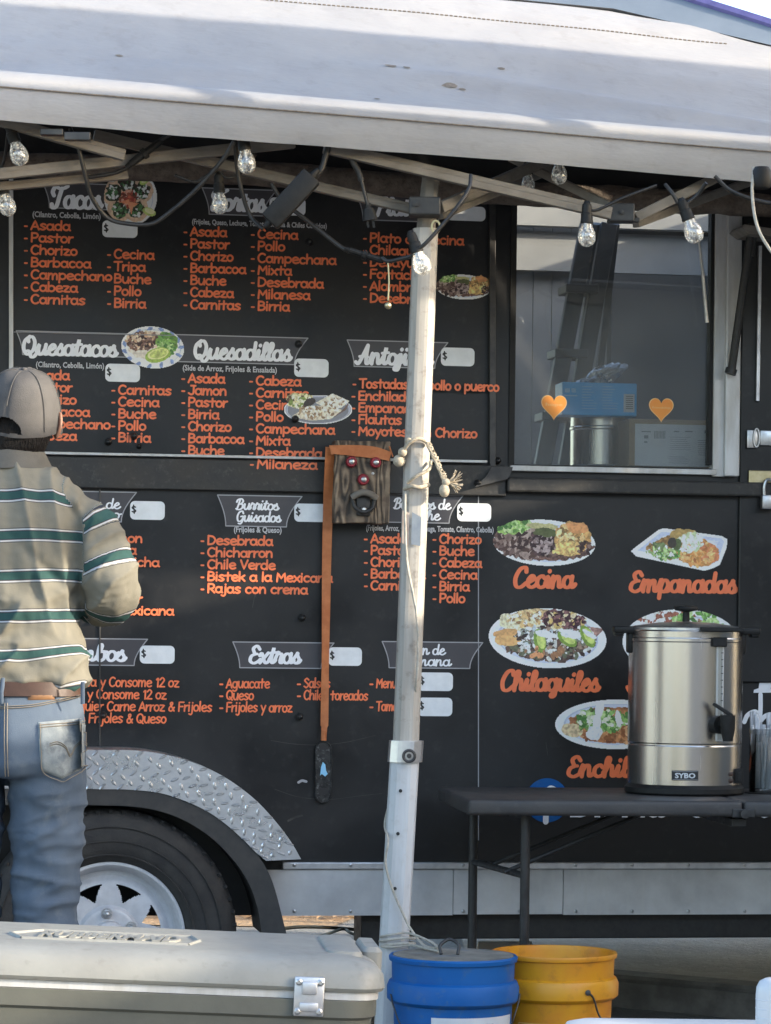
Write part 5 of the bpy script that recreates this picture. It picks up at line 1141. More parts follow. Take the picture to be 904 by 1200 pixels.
for c_ in (c1_, c2_, c3_, c4_):
    bm = nb(); tube(bm, [c_, Vector((c_.x, c_.y, 0))], .03, 8); obj('leg', bm, M['frame'], NC)

# ================================================================== bottle-opener board and straps on the trailer wall
BD = thing('bottle_opener_board', 'weathered wooden board with red bottle caps and an opener strapped to the trailer', 'bottle opener', tuple(toworld(WL(423, 565, .06))), TH)
B0 = WL(423, 565, .06)
a, b = WL(390.5, 613, .06)-B0, WL(456.5, 518, .06)-B0
bm = nb(); boxp(bm, (a.x, -.022, a.z), (b.x, .035, b.z), .003)
bmesh.ops.subdivide_edges(bm, edges=[e for e in bm.edges if e.calc_length() > .05], cuts=14, use_grid_fill=True)
for v in bm.verts: v.co += Vector((.0022*noise.noise(v.co*40), .002*noise.noise(v.co*60), .003*noise.noise(v.co*25)))
obj('board', bm, M['wood'], BD)
def cap(px, py, r=.0158, sc=1):
    c = WL(px, py, .085)-B0; bm = nb(); lathe(bm, [(r*.98,.004),(r*1.0,-.001),(r*.93,-.006),(r*.80,-.0085),(.0005,-.009)], 42, c, 'Y', cap=False)
    for i, v in enumerate(bm.verts):
        d_ = Vector((v.co.x-c.x, 0, v.co.z-c.z)); 
        if d_.length > r*.92: v.co += d_*.05*(1 if (i % 2) else -1)
    o = obj('bottle_cap', bm, M['red'], BD, smooth=50); bm = nb(); lathe(bm, [(.0075,-.009),(.0075,-.0115),(.005,-.0135),(.0005,-.0135)], 16, c, 'Y', cap=False); obj('screw', bm, M['steel2'], o, smooth=40)
cap(412, 541); cap(440.5, 542); cap(426, 562)
bm = nb(); c = WL(426, 580, .085)-B0; k = wpx(426, 580, .085)
tube(bm, cr([c+Vector((-.034,-.016,-.008)), c+Vector((-.018,-.024,.002)), c+Vector((.0,-.026,.006)), c+Vector((.02,-.024,.0)), c+Vector((.034,-.018,-.010))], 8), .0070, 10, flat=(1,1.3))
obj('opener', bm, M['frame'], BD, smooth=50)
bm = nb(); tube(bm, cr([c+Vector((-.03,-.004,-.01)), c+Vector((-.024,-.012,-.035)), c+Vector((0,-.014,-.048)), c+Vector((.024,-.012,-.035)), c+Vector((.03,-.004,-.01))], 8), .006, 10); boxp(bm, c+Vector((-.02,-.008,-.058)), c+Vector((.02,.004,.012)), .004)
op = obj('opener_mount', bm, M['framedark'], BD, smooth=40); bm = nb(); lathe(bm, [(.009,-.008),(.009,-.012),(.006,-.015),(.0005,-.0155)], 16, c+Vector((0,0,-.042)), 'Y', cap=False); obj('screw', bm, M['steel2'], BD, smooth=40)
bm = nb(); lathe(bm, [(.004,-.002),(.004,-.005),(.0005,-.006)], 10, WL(437,555,.085)-B0, 'Y'); obj('screw', bm, M['steel2'], BD)
def band(bm, pts, wds, dep=.0035, twist=None):
    """flat strap lying parallel to the wall along pts (wall local), width list"""
    pts = [Vector(p) for p in pts]; n = len(pts); rows = []
    for i, p in enumerate(pts):
        t = (pts[min(i+1,n-1)]-pts[max(i-1,0)]).normalized(); s_ = t.cross(Vector((0,1,0))).normalized(); a = twist[i] if twist else 0
        s2 = s_*math.cos(a) + Vector((0,1,0))*math.sin(a); nn = t.cross(s2); hw_ = wds[i]/2
        rows.append([bm.verts.new(p+s2*hw_+nn*dep/2), bm.verts.new(p-s2*hw_+nn*dep/2), bm.verts.new(p-s2*hw_-nn*dep/2), bm.verts.new(p+s2*hw_-nn*dep/2)])
    for i in range(n-1):
        for k in range(4): bm.faces.new((rows[i][k], rows[i][(k+1)%4], rows[i+1][(k+1)%4], rows[i+1][k]))
    bm.faces.new(rows[0]); bm.faces.new(rows[-1][::-1])
kk_ = wpx(400, 600)
ST0 = WL(386, 700, .04); bm = nb()
hp = cr([WL(387.5,527.5,.086), WL(392,527,.089), WL(415,528,.0875), WL(440,530.5,.088), WL(457.5,535,.087)], 6); band(bm, hp, [12*kk_ - .004*math.sin(i*.3) for i in range(len(hp))])
band(bm, [WL(458.5,529,.086), WL(458.7,529,.02)], [13*kk_]*2)
vp = cr([WL(388,524,.078), WL(386.5,545,.06), WL(384.5,600,.03), WL(383,660,.022), WL(382,730,.022), WL(381,800,.022), WL(380.5,845,.025), WL(380,858,.03)], 8)
band(bm, vp, [(12.5 - 3.5*min(1, max(0, (i-8)/30)))*kk_*(1 if i < len(vp)-6 else .75) for i in range(len(vp))], twist=[.35*math.sin(i*.22) for i in range(len(vp))])
tube(bm, [WL(380,856,.03), WL(379.5,868,.03)], .008, 8)
for v in bm.verts: v.co -= ST0
tag(obj('strap', bm, M['strap'], loc=toworld(ST0), rot=(0,0,TH)), 'orange leather strap around the wooden board with a long tail hanging down', 'strap')
OB0 = WL(379, 905, .012); bm = nb()
kz_ = wpx(379, 905); 
def ov(cx, cy, w_, h_, n=10):
    return [(cx + w_*math.cos(t), cy + h_*math.sin(t)) for t in np.linspace(0, 2*math.pi, n*4+1)[:-1]]
L2 = 36*kz_; w2_ = 9.5*kz_
outl = [(w2_*math.cos(t), (L2-w2_)+w2_*math.sin(t)) for t in np.linspace(0, math.pi, 13)] + [(w2_*math.cos(t), -(L2-w2_)+w2_*math.sin(t)) for t in np.linspace(math.pi, 2*math.pi, 13)]
prism(bm, outl, lambda x, y, d: Vector((x, -d, y)), -.004, .004)
tube(bm, [Vector((x*.93, -.004, y*.985)) for x, y in outl + [outl[0]]], .0022, 6)
M['opener'] = pmat('chipped_black_opener', (.016,.016,.017), (.05,.05,.05), 60, .35, .55, metal=.5, c3=(.3,.3,.3), s3=90, f3=.5)
bo = tag(obj('bottle_opener', bm, M['opener'], loc=toworld(OB0), rot=(0,0,TH)), 'black flat bar bottle opener hanging from the orange strap', 'bottle opener')
bm = nb()
for cy, hh in ((L2*.80, .006), (-L2*.62, .009)): prism(bm, [(x, y+cy) for x, y in rrect(-.0125, .0125, -hh, hh, .004)], lambda x, y, d: Vector((x, -d, y)), .0042, .0052)
obj('slot', bm, M['ink'], bo)
bm = nb(); poly(bm, [Vector((x*kz_, -.0056, y*kz_)) for x, y in ((-3,6),(-1,12),(2,9),(3,2),(5,-2),(2,-5),(-2,-2),(-4,-4))]); obj('sticker_scrap', bm, M['palecyan'], bo)

# ================================================================== things inside the window
def inbox(name, label, cat, a, b, d, dep, mat, bev=.003):
    p, q = WL(*a, -d), WL(*b, -d); o = Vector(((p.x+q.x)/2, d, min(p.z,q.z))); bm = nb()
    boxp(bm, Vector((min(p.x,q.x), d, min(p.z,q.z)))-o, Vector((max(p.x,q.x), d+dep, max(p.z,q.z)))-o, bev)
    ob = tag(obj(name, bm, M[mat], loc=toworld(o), rot=(0,0,TH)), label, cat); return ob, o
ob, o = inbox('carton', 'blue printed carton lying on top of the steel pot behind the glass', 'carton', (659,486), (747,449.5), .22, .10, 'bluebox')
def onface(ob, o, a, b, d, mat, nm, lift=.001):
    p, q = WL(*a, -d), WL(*b, -d); bm = nb(); y = d-lift-o.y
    poly(bm, [(p.x-o.x, y, p.z-o.z), (q.x-o.x, y, p.z-o.z), (q.x-o.x, y, q.z-o.z), (p.x-o.x, y, q.z-o.z)]); return bm
bm = onface(ob, o, (731,483), (744,462), .22, 'label', 'x'); obj('barcode_label', bm, M['label'], ob)
bm = nb(); r2 = random.Random(4)
def pq(bm, x0, y0, x1, y1, d, o, lift=.0016):
    p, q = WL(x0,y0,-d), WL(x1,y1,-d); y = d-lift-o.y; poly(bm, [(p.x-o.x,y,p.z-o.z),(q.x-o.x,y,p.z-o.z),(q.x-o.x,y,q.z-o.z),(p.x-o.x,y,q.z-o.z)])
for cx in (682, 706):
    for i in range(9): pq(bm, cx, 452.5+i*3.2, cx+10+r2.random()*9, 453.7+i*3.2, .22, o)
pq(bm, 662, 455, 668, 460, .22, o); pq(bm, 670, 455, 675, 460, .22, o); pq(bm, 661, 462.5, 677, 464.5, .22, o)
obj('printing', bm, M['palecyan'], ob)
bm = nb()
for i in range(7): pq(bm, 733.5, 464+i*2.4, 742, 465+i*2.4, .22, o, .0026)
obj('barcode', bm, M['ink'], ob)
ob, o = inbox('cardboard_box', 'open cardboard box with a white shipping label behind the window', 'box', (737,546), (850,493), .14, .25, 'card')
bm = onface(ob, o, (744,545.5), (834,498.5), .14, 'label', 'x'); obj('shipping_label', bm, M['label'], ob)
bm = nb()
for i in range(8): pq(bm, 767+i*1.7, 505, 767.9+i*1.7, 514, .14, o)
for x0, y0, n, l in ((785,512,7,26),(784,535,4,26),(818,516,8,15)):
    for i in range(n): pq(bm, x0, y0+i*2.4, x0+l*(.7+.3*r2.random()), y0+i*2.4+.9, .14, o)
pq(bm, 752, 505, 763, 506.5, .14, o); pq(bm, 755, 510, 760, 514, .14, o); pq(bm, 755, 517, 759, 519, .14, o); pq(bm, 790, 505, 796, 506.5, .14, o); pq(bm, 803, 505, 812, 506.5, .14, o); pq(bm, 826, 504, 832, 508, .14, o)
obj('label_print', bm, M['greyprint'], ob)
pc = WL(704, 546, -.36); ptop = WL(704, 488, -.36); pr_ = 36*wpx(704, 520, -.36); hh = ptop.z-pc.z
bm = nb(); lathe(bm, [(pr_,0),(pr_,hh*.70),(pr_*1.03,hh*.72),(pr_*1.03,hh*.76),(pr_,hh*.78),(pr_*1.0,hh),(pr_*.97,hh),(pr_*.97,.01)], 48)
tag(obj('steel_pot', bm, M['steel'], loc=toworld(pc), rot=(0,0,TH), smooth=35), 'tall stainless pot under the blue carton behind the glass', 'pot')
bm = nb(); r_ = bmesh.ops.create_icosphere(bm, subdivisions=4, radius=1)
for v in bm.verts:
    n_ = v.co.copy(); v.co = Vector((n_.x*.075, n_.y*.05, n_.z*.026)); v.co.z += v.co.x*.42; v.co += n_*(.010*noise.noise(n_*2.2)+.006*noise.cell(n_*4))
fo = WL(704, 440, -.30); tag(obj('foil_bag', bm, pmat('crumpled_foil', (.5,.5,.5), (.35,.35,.36), 30, .25, .4, metal=.8, bump=.6, bscale=50), loc=toworld(fo)+Vector((0,.0,-.005)), rot=(0,0,TH)), 'crumpled silver foil bag on top of the blue carton', 'bag')
LD0 = WL(640, 546, -.6); LD = thing('step_ladder', 'dark step ladder leaning inside the trailer behind the glass', 'ladder', tuple(toworld(LD0)), TH)
for (xa, ya, xb, yb_) in ((636,546,690,262),(664,546,714,262)):
    bm = nb(); bar(bm, WL(xa,ya,-.6)-LD0, WL(xb,yb_,-.6)-LD0, .05, .032, up=(0,1,0), bev=.003); obj('rail', bm, M['ladder'], LD)
for y, x0, x1 in ((487,640,676),(413,655,690),(337,668,702)):
    bm = nb(); boxp(bm, WL(x0-4,y+5,-.56)-LD0, Vector((WL(x1,y-4,-.56)-LD0).to_tuple())+Vector((0,.12,0)), .003); obj('step', bm, M['ladder'], LD)
for (xa, ya, xb, yb_) in ((664,546,700,262),(690,546,722,262)):
    bm = nb(); bar(bm, WL(xa,ya,-.95)-LD0, WL(xb,yb_,-.62)-LD0, .02, .025, up=(0,1,0)); obj('rear_rail', bm, M['ladder'], LD)
# ================================================================== folding table, urn, straw jar
TB0 = WL(549, 940, .76); TB0.z = 0
TB = thing('folding_table', 'black plastic folding table under the trailer window', 'table', tuple(toworld(TB0)), R(6.2))
zt_ = .745; TLn, TD = 1.84, .62
half = WL(868, 945, .76).x - TB0.x
for x0, x1 in ((0, half-.002), (half+.002, TLn)):
    bm = nb(); box(bm, ((x0+x1)/2, TD/2, zt_-.0205), (x1-x0, TD, .041), .010, seg=3); obj('tabletop', bm, M['tabletop'] if 'tabletop' in M else M.setdefault('tabletop', pmat('charcoal_tabletop', (.035,.034,.035), (.055,.052,.05), 6, .5, .65, bump=.15, bscale=160, c3=(.10,.095,.09), s3=30, f3=.3)), TB, smooth=40)
bm = nb(); lathe(bm, [(.012,-.012),(.012,-.02),(.0005,-.021)], 14, (half, 0, zt_-.032), 'Y'); boxp(bm, (half-.03, -.004, zt_-.043), (half+.03, .006, zt_-.02), .003); boxp(bm, (half-.02, 0.05, zt_-.07), (half+.02, TD-.05, zt_-.048), .003); obj('fold_hinge', bm, M['blackmetal'], TB)
for k, lx_ in enumerate((.125, TLn-.125)):
    for y in (.075, TD-.075):
        bm = nb(); dx_ = (.035 if y < .3 else -.035)*(1 if k == 0 else -1); tube(bm, [(lx_+dx_, y, zt_-.034), (lx_+dx_, y, .01)], .0125, 14); tube(bm, [(lx_+dx_, y, .012), (lx_+dx_, y, 0)], .015, 14); obj('leg', bm, M['blackmetal'], TB, smooth=40)
    bm = nb()
    for z in (.70, .545): sg_ = .035 if k == 0 else -.035; tube(bm, [(lx_+sg_, .075, z), (lx_-sg_, TD-.075, z)], .009, 10)
    obj('cross_bar', bm, M['blackmetal'], TB, smooth=40)
    sg = 1 if k == 0 else -1; bm = nb()
    tube(bm, [(lx_, TD/2-.12, .545), (lx_+sg*.36, TD/2-.10, zt_-.05)], .006, 8); tube(bm, [(lx_, TD/2+.12, .545), (lx_+sg*.36, TD/2+.10, zt_-.05)], .006, 8); obj('brace', bm, M['blackmetal'], TB, smooth=40)
# urn
UC = WL(802, 930, .44); UC.z = zt_; UY = toworld(UC).y; ur = 66.5*UY/3500
UN = thing('beverage_urn', 'stainless steel drink urn with black tap and lid on the folding table', 'urn', tuple(toworld(UC)), 0)
kz = UY/3500
bm = nb(); lathe(bm, [(ur*.99,.026),(ur,.028),(ur,.130),(ur*.992,.133),(ur*.992,.136),(ur*1.004,.139),(ur*1.004,.405),(ur*1.012,.408),(ur*1.012,.415),(ur*1.004,.418),(ur*1.004,.434),(ur*.99,.438),(ur*.95,.438)], 96, cap=False); obj('body', bm, M['steel'], UN, smooth=12)
bm = nb(); lathe(bm, [(.0005,.002),(ur*1.03,.002),(ur*1.05,.006),(ur*1.05,.018),(ur*1.0,.027),(ur*.9,.027)], 72, cap=False); obj('base', bm, M['blackplastic'], UN, smooth=35)
bm = nb(); lathe(bm, [(ur*.985,.436),(ur*.985,.444),(ur*.9,.449),(ur*.5,.458),(.0005,.461)], 64, cap=False); LI = obj('lid', bm, M['steel2'], UN, smooth=40)
bm = nb(); lathe(bm, [(.010,.455),(.009,.487),(.030,.491),(.033,.496),(.031,.501),(.018,.504),(.0005,.504)], 28, cap=False); obj('lid_knob', bm, M['blackplastic'], LI, smooth=40)
def around(ang, r, z): a = R(ang-90); return Vector((r*math.cos(a), r*math.sin(a), z))
for sg in (-1, 1):
    bm = nb(); boxp(bm, (sg*ur*.86, -.035, .375), (sg*ur*1.04, .035, .440), .006); boxp(bm, (sg*ur*.84, -.045, .428), (sg*ur*1.29, .045, .447), .006); boxp(bm, (sg*ur*1.12, -.04, .42), (sg*ur*1.27, .04, .436), .005); obj('handle', bm, M['blackplastic'], UN, smooth=40)
bm = nb(); boxp(bm, around(30, ur*1.0, .395)-Vector((.02,.02,0)), around(30, ur*1.0, .42)+Vector((.018,.012,0)), .003); boxp(bm, around(22, ur*.9, .434)-Vector((.03,.045,0)), around(30, ur*1.0, .446)+Vector((.06,.015,0)), .003); obj('gauge_clip', bm, M['blackplastic'], UN)
gp = around(30, ur*1.02, 0); bm = nb(); boxp(bm, gp+Vector((-.010,-.004,.145)), gp+Vector((.010,.010,.40)), .002); GA = obj('sight_gauge', bm, M['alu_white'], UN)
bm = nb(); tube(bm, [gp+Vector((0,-.008,.150)), gp+Vector((0,-.008,.398))], .0055, 10); obj('gauge_tube', bm, M['jar'], GA, smooth=40)
bm = nb()
for i in range(12): boxp(bm, gp+Vector((.002,-.0055,.18+i*.018)), gp+Vector((.008,-.0045,.182+i*.018)))
obj('gauge_marks', bm, M['ink'], GA)
tp = around(27, ur*1.0, .19); od = around(27, 1, 0); bm = nb()
tube(bm, [tp, tp+od*.025], .024, 18); tube(bm, [tp+od*.012, tp+od*.055], .013, 12); tube(bm, [tp+od*.055+Vector((0,0,.026)), tp+od*.055+Vector((0,0,-.012)), tp+od*.056+Vector((0,0,-.042))], [.020,.019,.013], 14)
bar(bm, tp+od*.062+Vector((.008,0,.024)), tp+od*.05+Vector((-.036,0,.056)), .022, .009, bev=.002); obj('tap', bm, M['blackplastic'], UN, smooth=40)
bp_ = around(-5, ur*1.0, .055); bm = nb(); boxp(bm, bp_+Vector((-.035,-.004,-.013)), bp_+Vector((.035,.004,.013)), .001); BG = obj('name_plate', bm, M['ink'], UN)
bm = nb(); addtext(bm, 'SYBO', frame4(bp_+Vector((-.027,-.0045,-.0065)), WX, WZ), .054, .0185, mi=0, offset=.0006)
for a, b in (((-.033,-.011),(.033,-.0105)),((-.033,.0105),(.033,.011))): boxp(bm, bp_+Vector((a[0],-.0048,a[1])), bp_+Vector((b[0],-.0042,b[1])))
obj('plate_lettering', bm, M['label'], BG)
sp = around(62, ur*1.0, .05); bm = nb(); boxp(bm, sp+Vector((-.008,-.012,-.018)), sp+Vector((.014,.006,.022)), .002); boxp(bm, sp+Vector((-.003,-.016,-.012)), sp+Vector((.010,-.010,.014)), .002); obj('switch', bm, M['blackplastic'], UN)
bm = nb()
for z in (.058, .040): p_ = around(48, ur*1.0, z); lathe(bm, [(.006,.002),(.006,-.005),(.0005,-.007)], 12, p_, 'Y')
obj('indicator_light', bm, M['leather'], UN)
# straw jar
JC = WL(898, 922, .42); JC.z = zt_; JY = toworld(JC).y; jr = 20*JY/3500
JR = thing('straw_jar', 'clear jar of white paper-wrapped straws beside the steel urn', 'jar', tuple(toworld(JC)))
bm = nb(); lathe(bm, [(.0005,.004),(jr*.97,.004),(jr,.010),(jr,.160),(jr*1.05,.162),(jr*1.05,.172),(jr*1.0,.174),(jr*.95,.17),(jr*.95,.012),(.0005,.010)], 40, cap=False); obj('jar_glass', bm, M['jar'], JR, smooth=40)
bm = nb(); lathe(bm, [(.0005,.0),(jr*1.25,.0),(jr*1.27,.002),(jr*1.2,.0035),(.0005,.0035)], 40, cap=False); obj('coaster', bm, M['blackplastic'], JR)
bm = nb()
for i in range(26):
    a = rng.random()*6.28; q = jr*.8*math.sqrt(rng.random()); b0 = Vector((q*math.cos(a), q*math.sin(a), .014)); hgt = .175+.05*rng.random()
    tp_ = Vector((q*1.2*math.cos(a+.3)+.01*(rng.random()-.5), q*1.2*math.sin(a+.3), hgt)); tube(bm, [b0, tp_], .0042+.001*rng.random(), 6)
obj('straw', bm, M['straw'], JR, smooth=40)['label'] = 'bundle of white paper-wrapped straws'
# ================================================================== buckets
def bucket_profile(r, h, lid):
    pr = [(.0005,0),(r*.86,0),(r*.865,.006),(r*.93,h-.115),(r*.985,h-.112),(r*1.03,h-.105),(r*1.035,h-.075),(r*1.0,h-.062),(r*.955,h-.058),(r*.96,h-.032),(r*.965,h-.014)]
    if lid: pr += [(r*1.0,h-.013),(r*1.01,h-.004),(r*.99,h),(r*.955,h)]
    else: pr += [(r*1.0,h-.012),(r*1.01,h-.004),(r*1.0,h),(r*.965,h-.001),(r*.95,h-.012),(r*.94,h-.06),(r*.90,h-.12),(r*.84,.012),(.0005,.010)]
    return pr
def zat(px, py, Y): return P(px, py, Y).z
BY = 7.22; BX = P(531.5, 1120, BY); bh = zat(531, 1119, BY); br = 75*BY/3500
BL = thing('bucket', 'blue lidded bucket with a white label tied to the canopy leg', 'bucket', (BX.x, BY, 0))
bm = nb(); lathe(bm, bucket_profile(br, bh, True), 80, cap=False); obj('body', bm, M['blue'], BL, smooth=35)
bm = nb(); lathe(bm, [(br*.955,bh-.004),(br*.94,bh+.001),(br*.5,bh+.0015),(.0005,bh+.002)], 72, cap=False); obj('lid', bm, M['lidgrime'], BL, smooth=40)
bm = nb(); a0, a1 = -22, 72; zt1 = bh-.118-.018; rows = []
rB = lambda z: br*(.865 + (.93-.865)*(z-.006)/(bh-.121)) + .0012
for z in (zt1, zt1-.15): rows.append([bm.verts.new(around(a0+(a1-a0)*i/24, rB(z), z)) for i in range(25)])
for i in range(24): bm.faces.new((rows[0][i], rows[0][i+1], rows[1][i+1], rows[1][i]))
LB = obj('label', bm, M['label'], BL, smooth=60)
def curved_text(bm, txt, ang0, width, z, size, off=.0008, mi=0):
    me = bfont(txt, width, size, 0, .0004)
    vs = []
    for v in me.vertices: vs.append(bm.verts.new(around(ang0 + math.degrees(v.co.x/br), rB(z)+off, z+v.co.y)))
    for p_ in me.polygons:
        try: bm.faces.new([vs[i] for i in p_.vertices])
        except ValueError: pass
    bpy.data.meshes.remove(me)
bm = nb(); curved_text(bm, 'Delo\u2122 400 LE SAE 15W-40', 6, .095, zt1-.026, .016)
for i in range(9): curved_text(bm, ['Heavy duty engine oil for modern diesel','motors. See can for directions of use.','Contents 5 US gallons  18.9 litres','Keep out of reach of children','Do not pollute. Return used oil'][i % 5], 6, .10+.006*(i % 3), zt1-.040-i*.010, .008)
obj('label_print', bm, M['greyprint'], LB)
bm = nb(); pts = [around(-14+14*q, rB(zt1-.05)+.0008, zt1-.05) for q in (0,)]
for k, (da, dz) in enumerate(((0,.01),(0,-.005),(0,-.02))):
    ring = [around(-12+a_, rB(zt1-.05)+.001+.0002*k, zt1-.042+dz+z_) for a_, z_ in ((0,-.004),(4,.004),(8,.002),(12,.006),(12,.000),(8,-.004),(4,-.002))]; poly(bm, ring)
obj('label_logo', bm, M['palecyan'], LB)
bm = nb(); tube(bm, cr([around(-68, br*1.05, bh-.09), around(-60, br*1.06, bh-.12), around(-45, br*1.07, bh-.17), around(-20, br*1.10, bh-.20), around(10, br*1.10, bh-.21), around(45, br*1.07, bh-.19), around(70, br*1.05, bh-.12), around(82, br*1.05, bh-.09)], 6), .0022, 6); obj('bail_handle', bm, M['trim'], BL, smooth=60)
bm = nb(); c = Vector((.0, -.02, bh+.003)); tube(bm, cr([c+Vector((-.02,0,0)), c+Vector((-.022,.01,.02)), c+Vector((0,.02,.034)), c+Vector((.022,.01,.022)), c+Vector((.02,0,0))], 8), .0042, 8); bmesh.ops.translate(bm, vec=(-.01,.0,0), verts=bm.verts); obj('lid_ring', bm, M['framedark'], BL, smooth=60)
YY = 7.42; YX = P(650, 1114, YY); yh = zat(650, 1115, YY); yr = 73*YY/3500
YL = thing('bucket', 'open yellow bucket with a wire handle beside the blue bucket', 'bucket', (YX.x, YY, 0))
bm = nb(); lathe(bm, bucket_profile(yr, yh, False), 80, cap=False); obj('body', bm, M['yellow'], YL, smooth=35)
bm = nb(); tube(bm, cr([around(28, yr*1.05, yh-.085), around(33, yr*1.06, yh-.10), around(38, yr*1.08, yh-.14), around(50, yr*1.10, yh-.18), around(75, yr*1.1, yh-.24), around(110, yr*1.05, yh-.25), around(160, yr*1.05, yh-.18), around(206, yr*1.05, yh-.09)], 6), .0025, 6); lathe(bm, [(.007,0),(.007,-.006),(.0005,-.008)], 12, around(28, yr*1.03, yh-.085), 'Y'); obj('bail_handle', bm, M['trim'], YL, smooth=60)
bm = nb()
for a, b, z0, z1 in ((-40,-8,yh-.163,yh-.165),(-40,-8,yh-.215,yh-.217),(-40,-39.2,yh-.163,yh-.217),(-8.8,-8,yh-.163,yh-.217),(-34,-14,yh-.175,yh-.178),(-34,-20,yh-.185,yh-.188)):
    rr_ = lambda z: yr*(.865 + (.93-.865)*(z-.006)/(yh-.121)) + .001
    n = 8; A = [bm.verts.new(around(a+(b-a)*i/n, rr_(z0), z0)) for i in range(n+1)]; B_ = [bm.verts.new(around(a+(b-a)*i/n, rr_(z1), z1)) for i in range(n+1)]
    for i in range(n): bm.faces.new((A[i], A[i+1], B_[i+1], B_[i]))
obj('printed_panel', bm, M['heartedge'], YL)
# ================================================================== big grey cooler in front
zl0, zl1 = .600, .650
cr_ = P(443, 1163, 1); Zr = ray(441, 1165); Yr_ = (zl0-H)/Zr[1]; CRF = Vector((Zr[0]*Yr_, Yr_)); Zl = ray(0, 1146.5); Yl_ = (zl0-H)/Zl[1]; CLF = Vector((Zl[0]*Yl_, Yl_))
cyaw = R(5)
CO = thing('ice_chest', 'long grey-lidded olive ice chest with a metal latch in the foreground', 'cooler', (CRF.x, CRF.y, .24), cyaw)
CO.rotation_euler = (0, R(2.26), cyaw); Ln, Dp = 1.15, .44; zz = lambda z: z-.24
bm = nb()
def rrbox(bm, x0, x1, y0, y1, z0, z1, r, tops):
    """rounded-plan slab; tops: list of (inset, z) rings above z0"""
    rings = []
    for ins, z in [(0, z0)] + tops:
        rings.append([bm.verts.new((x, y, z)) for x, y in rrect(x0+ins, x1-ins, y0+ins, y1-ins, max(.004, r-ins), 6)])
    n = len(rings[0])
    for a, b in zip(rings[:-1], rings[1:]):
        for k in range(n): bm.faces.new((a[k], a[(k+1)%n], b[(k+1)%n], b[k]))
    bm.faces.new(rings[0][::-1]); bm.faces.new(rings[-1])
rrbox(bm, -Ln, 0, 0, Dp, zz(zl0), zz(zl1), .05, [(-.004, zz(zl0+.006)), (0, zz(zl0+.026)), (.008, zz(zl0+.036)), (.022, zz(zl1-.006)), (.055, zz(zl1)), (.075, zz(zl1+.001))])
LD_ = obj('lid', bm, M['cooler'], CO, smooth=30)
bm = nb(); rrbox(bm, -.09, -.028, .09, Dp-.09, zz(zl1-.004), zz(zl1), .02, [(0.004, zz(zl1+.004)), (.012, zz(zl1+.006))]); rrbox(bm, -.028, .006, .14, Dp-.14, zz(zl0+.01), 0, .012, [(0, zz(zl0+.05)), (.006, zz(zl0+.058))]); obj('lid_end_rib', bm, M['cooler'], LD_, smooth=30)
bm = nb(); rrbox(bm, -Ln+.006, -.006, .006, Dp-.006, zz(zl0-.013), zz(zl0-.001), .045, [(0, zz(zl0-.0012))]); obj('seal_strip', bm, M['alu_white'], CO, smooth=30)
bm = nb(); rrbox(bm, -Ln+.03, -.03, .018, Dp-.018, 0, 0, .04, [(-.014, zz(zl0-.07)), (-.016, zz(zl0-.045)), (-.022, zz(zl0-.04)), (-.022, zz(zl0-.0135))]); obj('body', bm, M['coolerbody'], CO, smooth=30)
lx_ = -(P(442,1165,Yr_).x - P(354,1165,Yr_).x)*1.02; bm = nb(); box(bm, (lx_, -.008, zz(zl0-.008)), (.048,.008,.062), .003); box(bm, (lx_, -.014, zz(zl0+.006)), (.024,.008,.02), .002); box(bm, (lx_, -.013, zz(zl0-.024)), (.030,.006,.014), .002)
LT = obj('latch', bm, M['alu'], CO, smooth=30)
for sx in (-1,1):
    for sz in (-1,1):
        bm = nb(); lathe(bm, [(.0055,-.012),(.0055,-.0145),(.003,-.016),(.0005,-.016)], 12, (lx_+sx*.017, 0, zz(zl0-.008)+sz*.023), 'Y'); obj('latch_screw', bm, M['steel2'], LT)
bm = nb(); ztp = zz(zl1+.001); x0_, x1_ = -.575, -.29; yA, yB = .12, .25
fr_ = [(x0_, yA), (x1_-.02, yA), (x1_, (yA+yB)/2), (x1_-.01, yB), (x0_+.03, yB), (x0_-.02, (yA+yB)/2)]
for p_, q_ in zip(fr_, fr_[1:]+fr_[:1]): tube(bm, [(p_[0], p_[1], ztp), (q_[0], q_[1], ztp)], .004, 6)
addtext(bm, 'RUBBERMAID', frame4((x0_+.025, yA+.022, ztp+.0012), (1,0,0), (.12,1,0)), x1_-x0_-.06, .115, .0028, offset=.004)
obj('embossed_lettering', bm, M['cooler'], LD_, smooth=20)
BN = thing('bench', 'low plain wooden bench carrying the grey ice chest', 'bench', (CRF.x, CRF.y, 0), cyaw); BN.rotation_euler = (0, R(2.26), cyaw); bm = nb(); boxp(bm, (-Ln-.05, -.02, .20), (.05, Dp+.02, .238), .004); obj('seat', bm, M['card'], BN)
for x in (-Ln, 0):
    for y in (.02, Dp-.02): bm = nb(); box(bm, (x, y, .1), (.05,.05,.198), .003); obj('leg', bm, M['card'], BN)
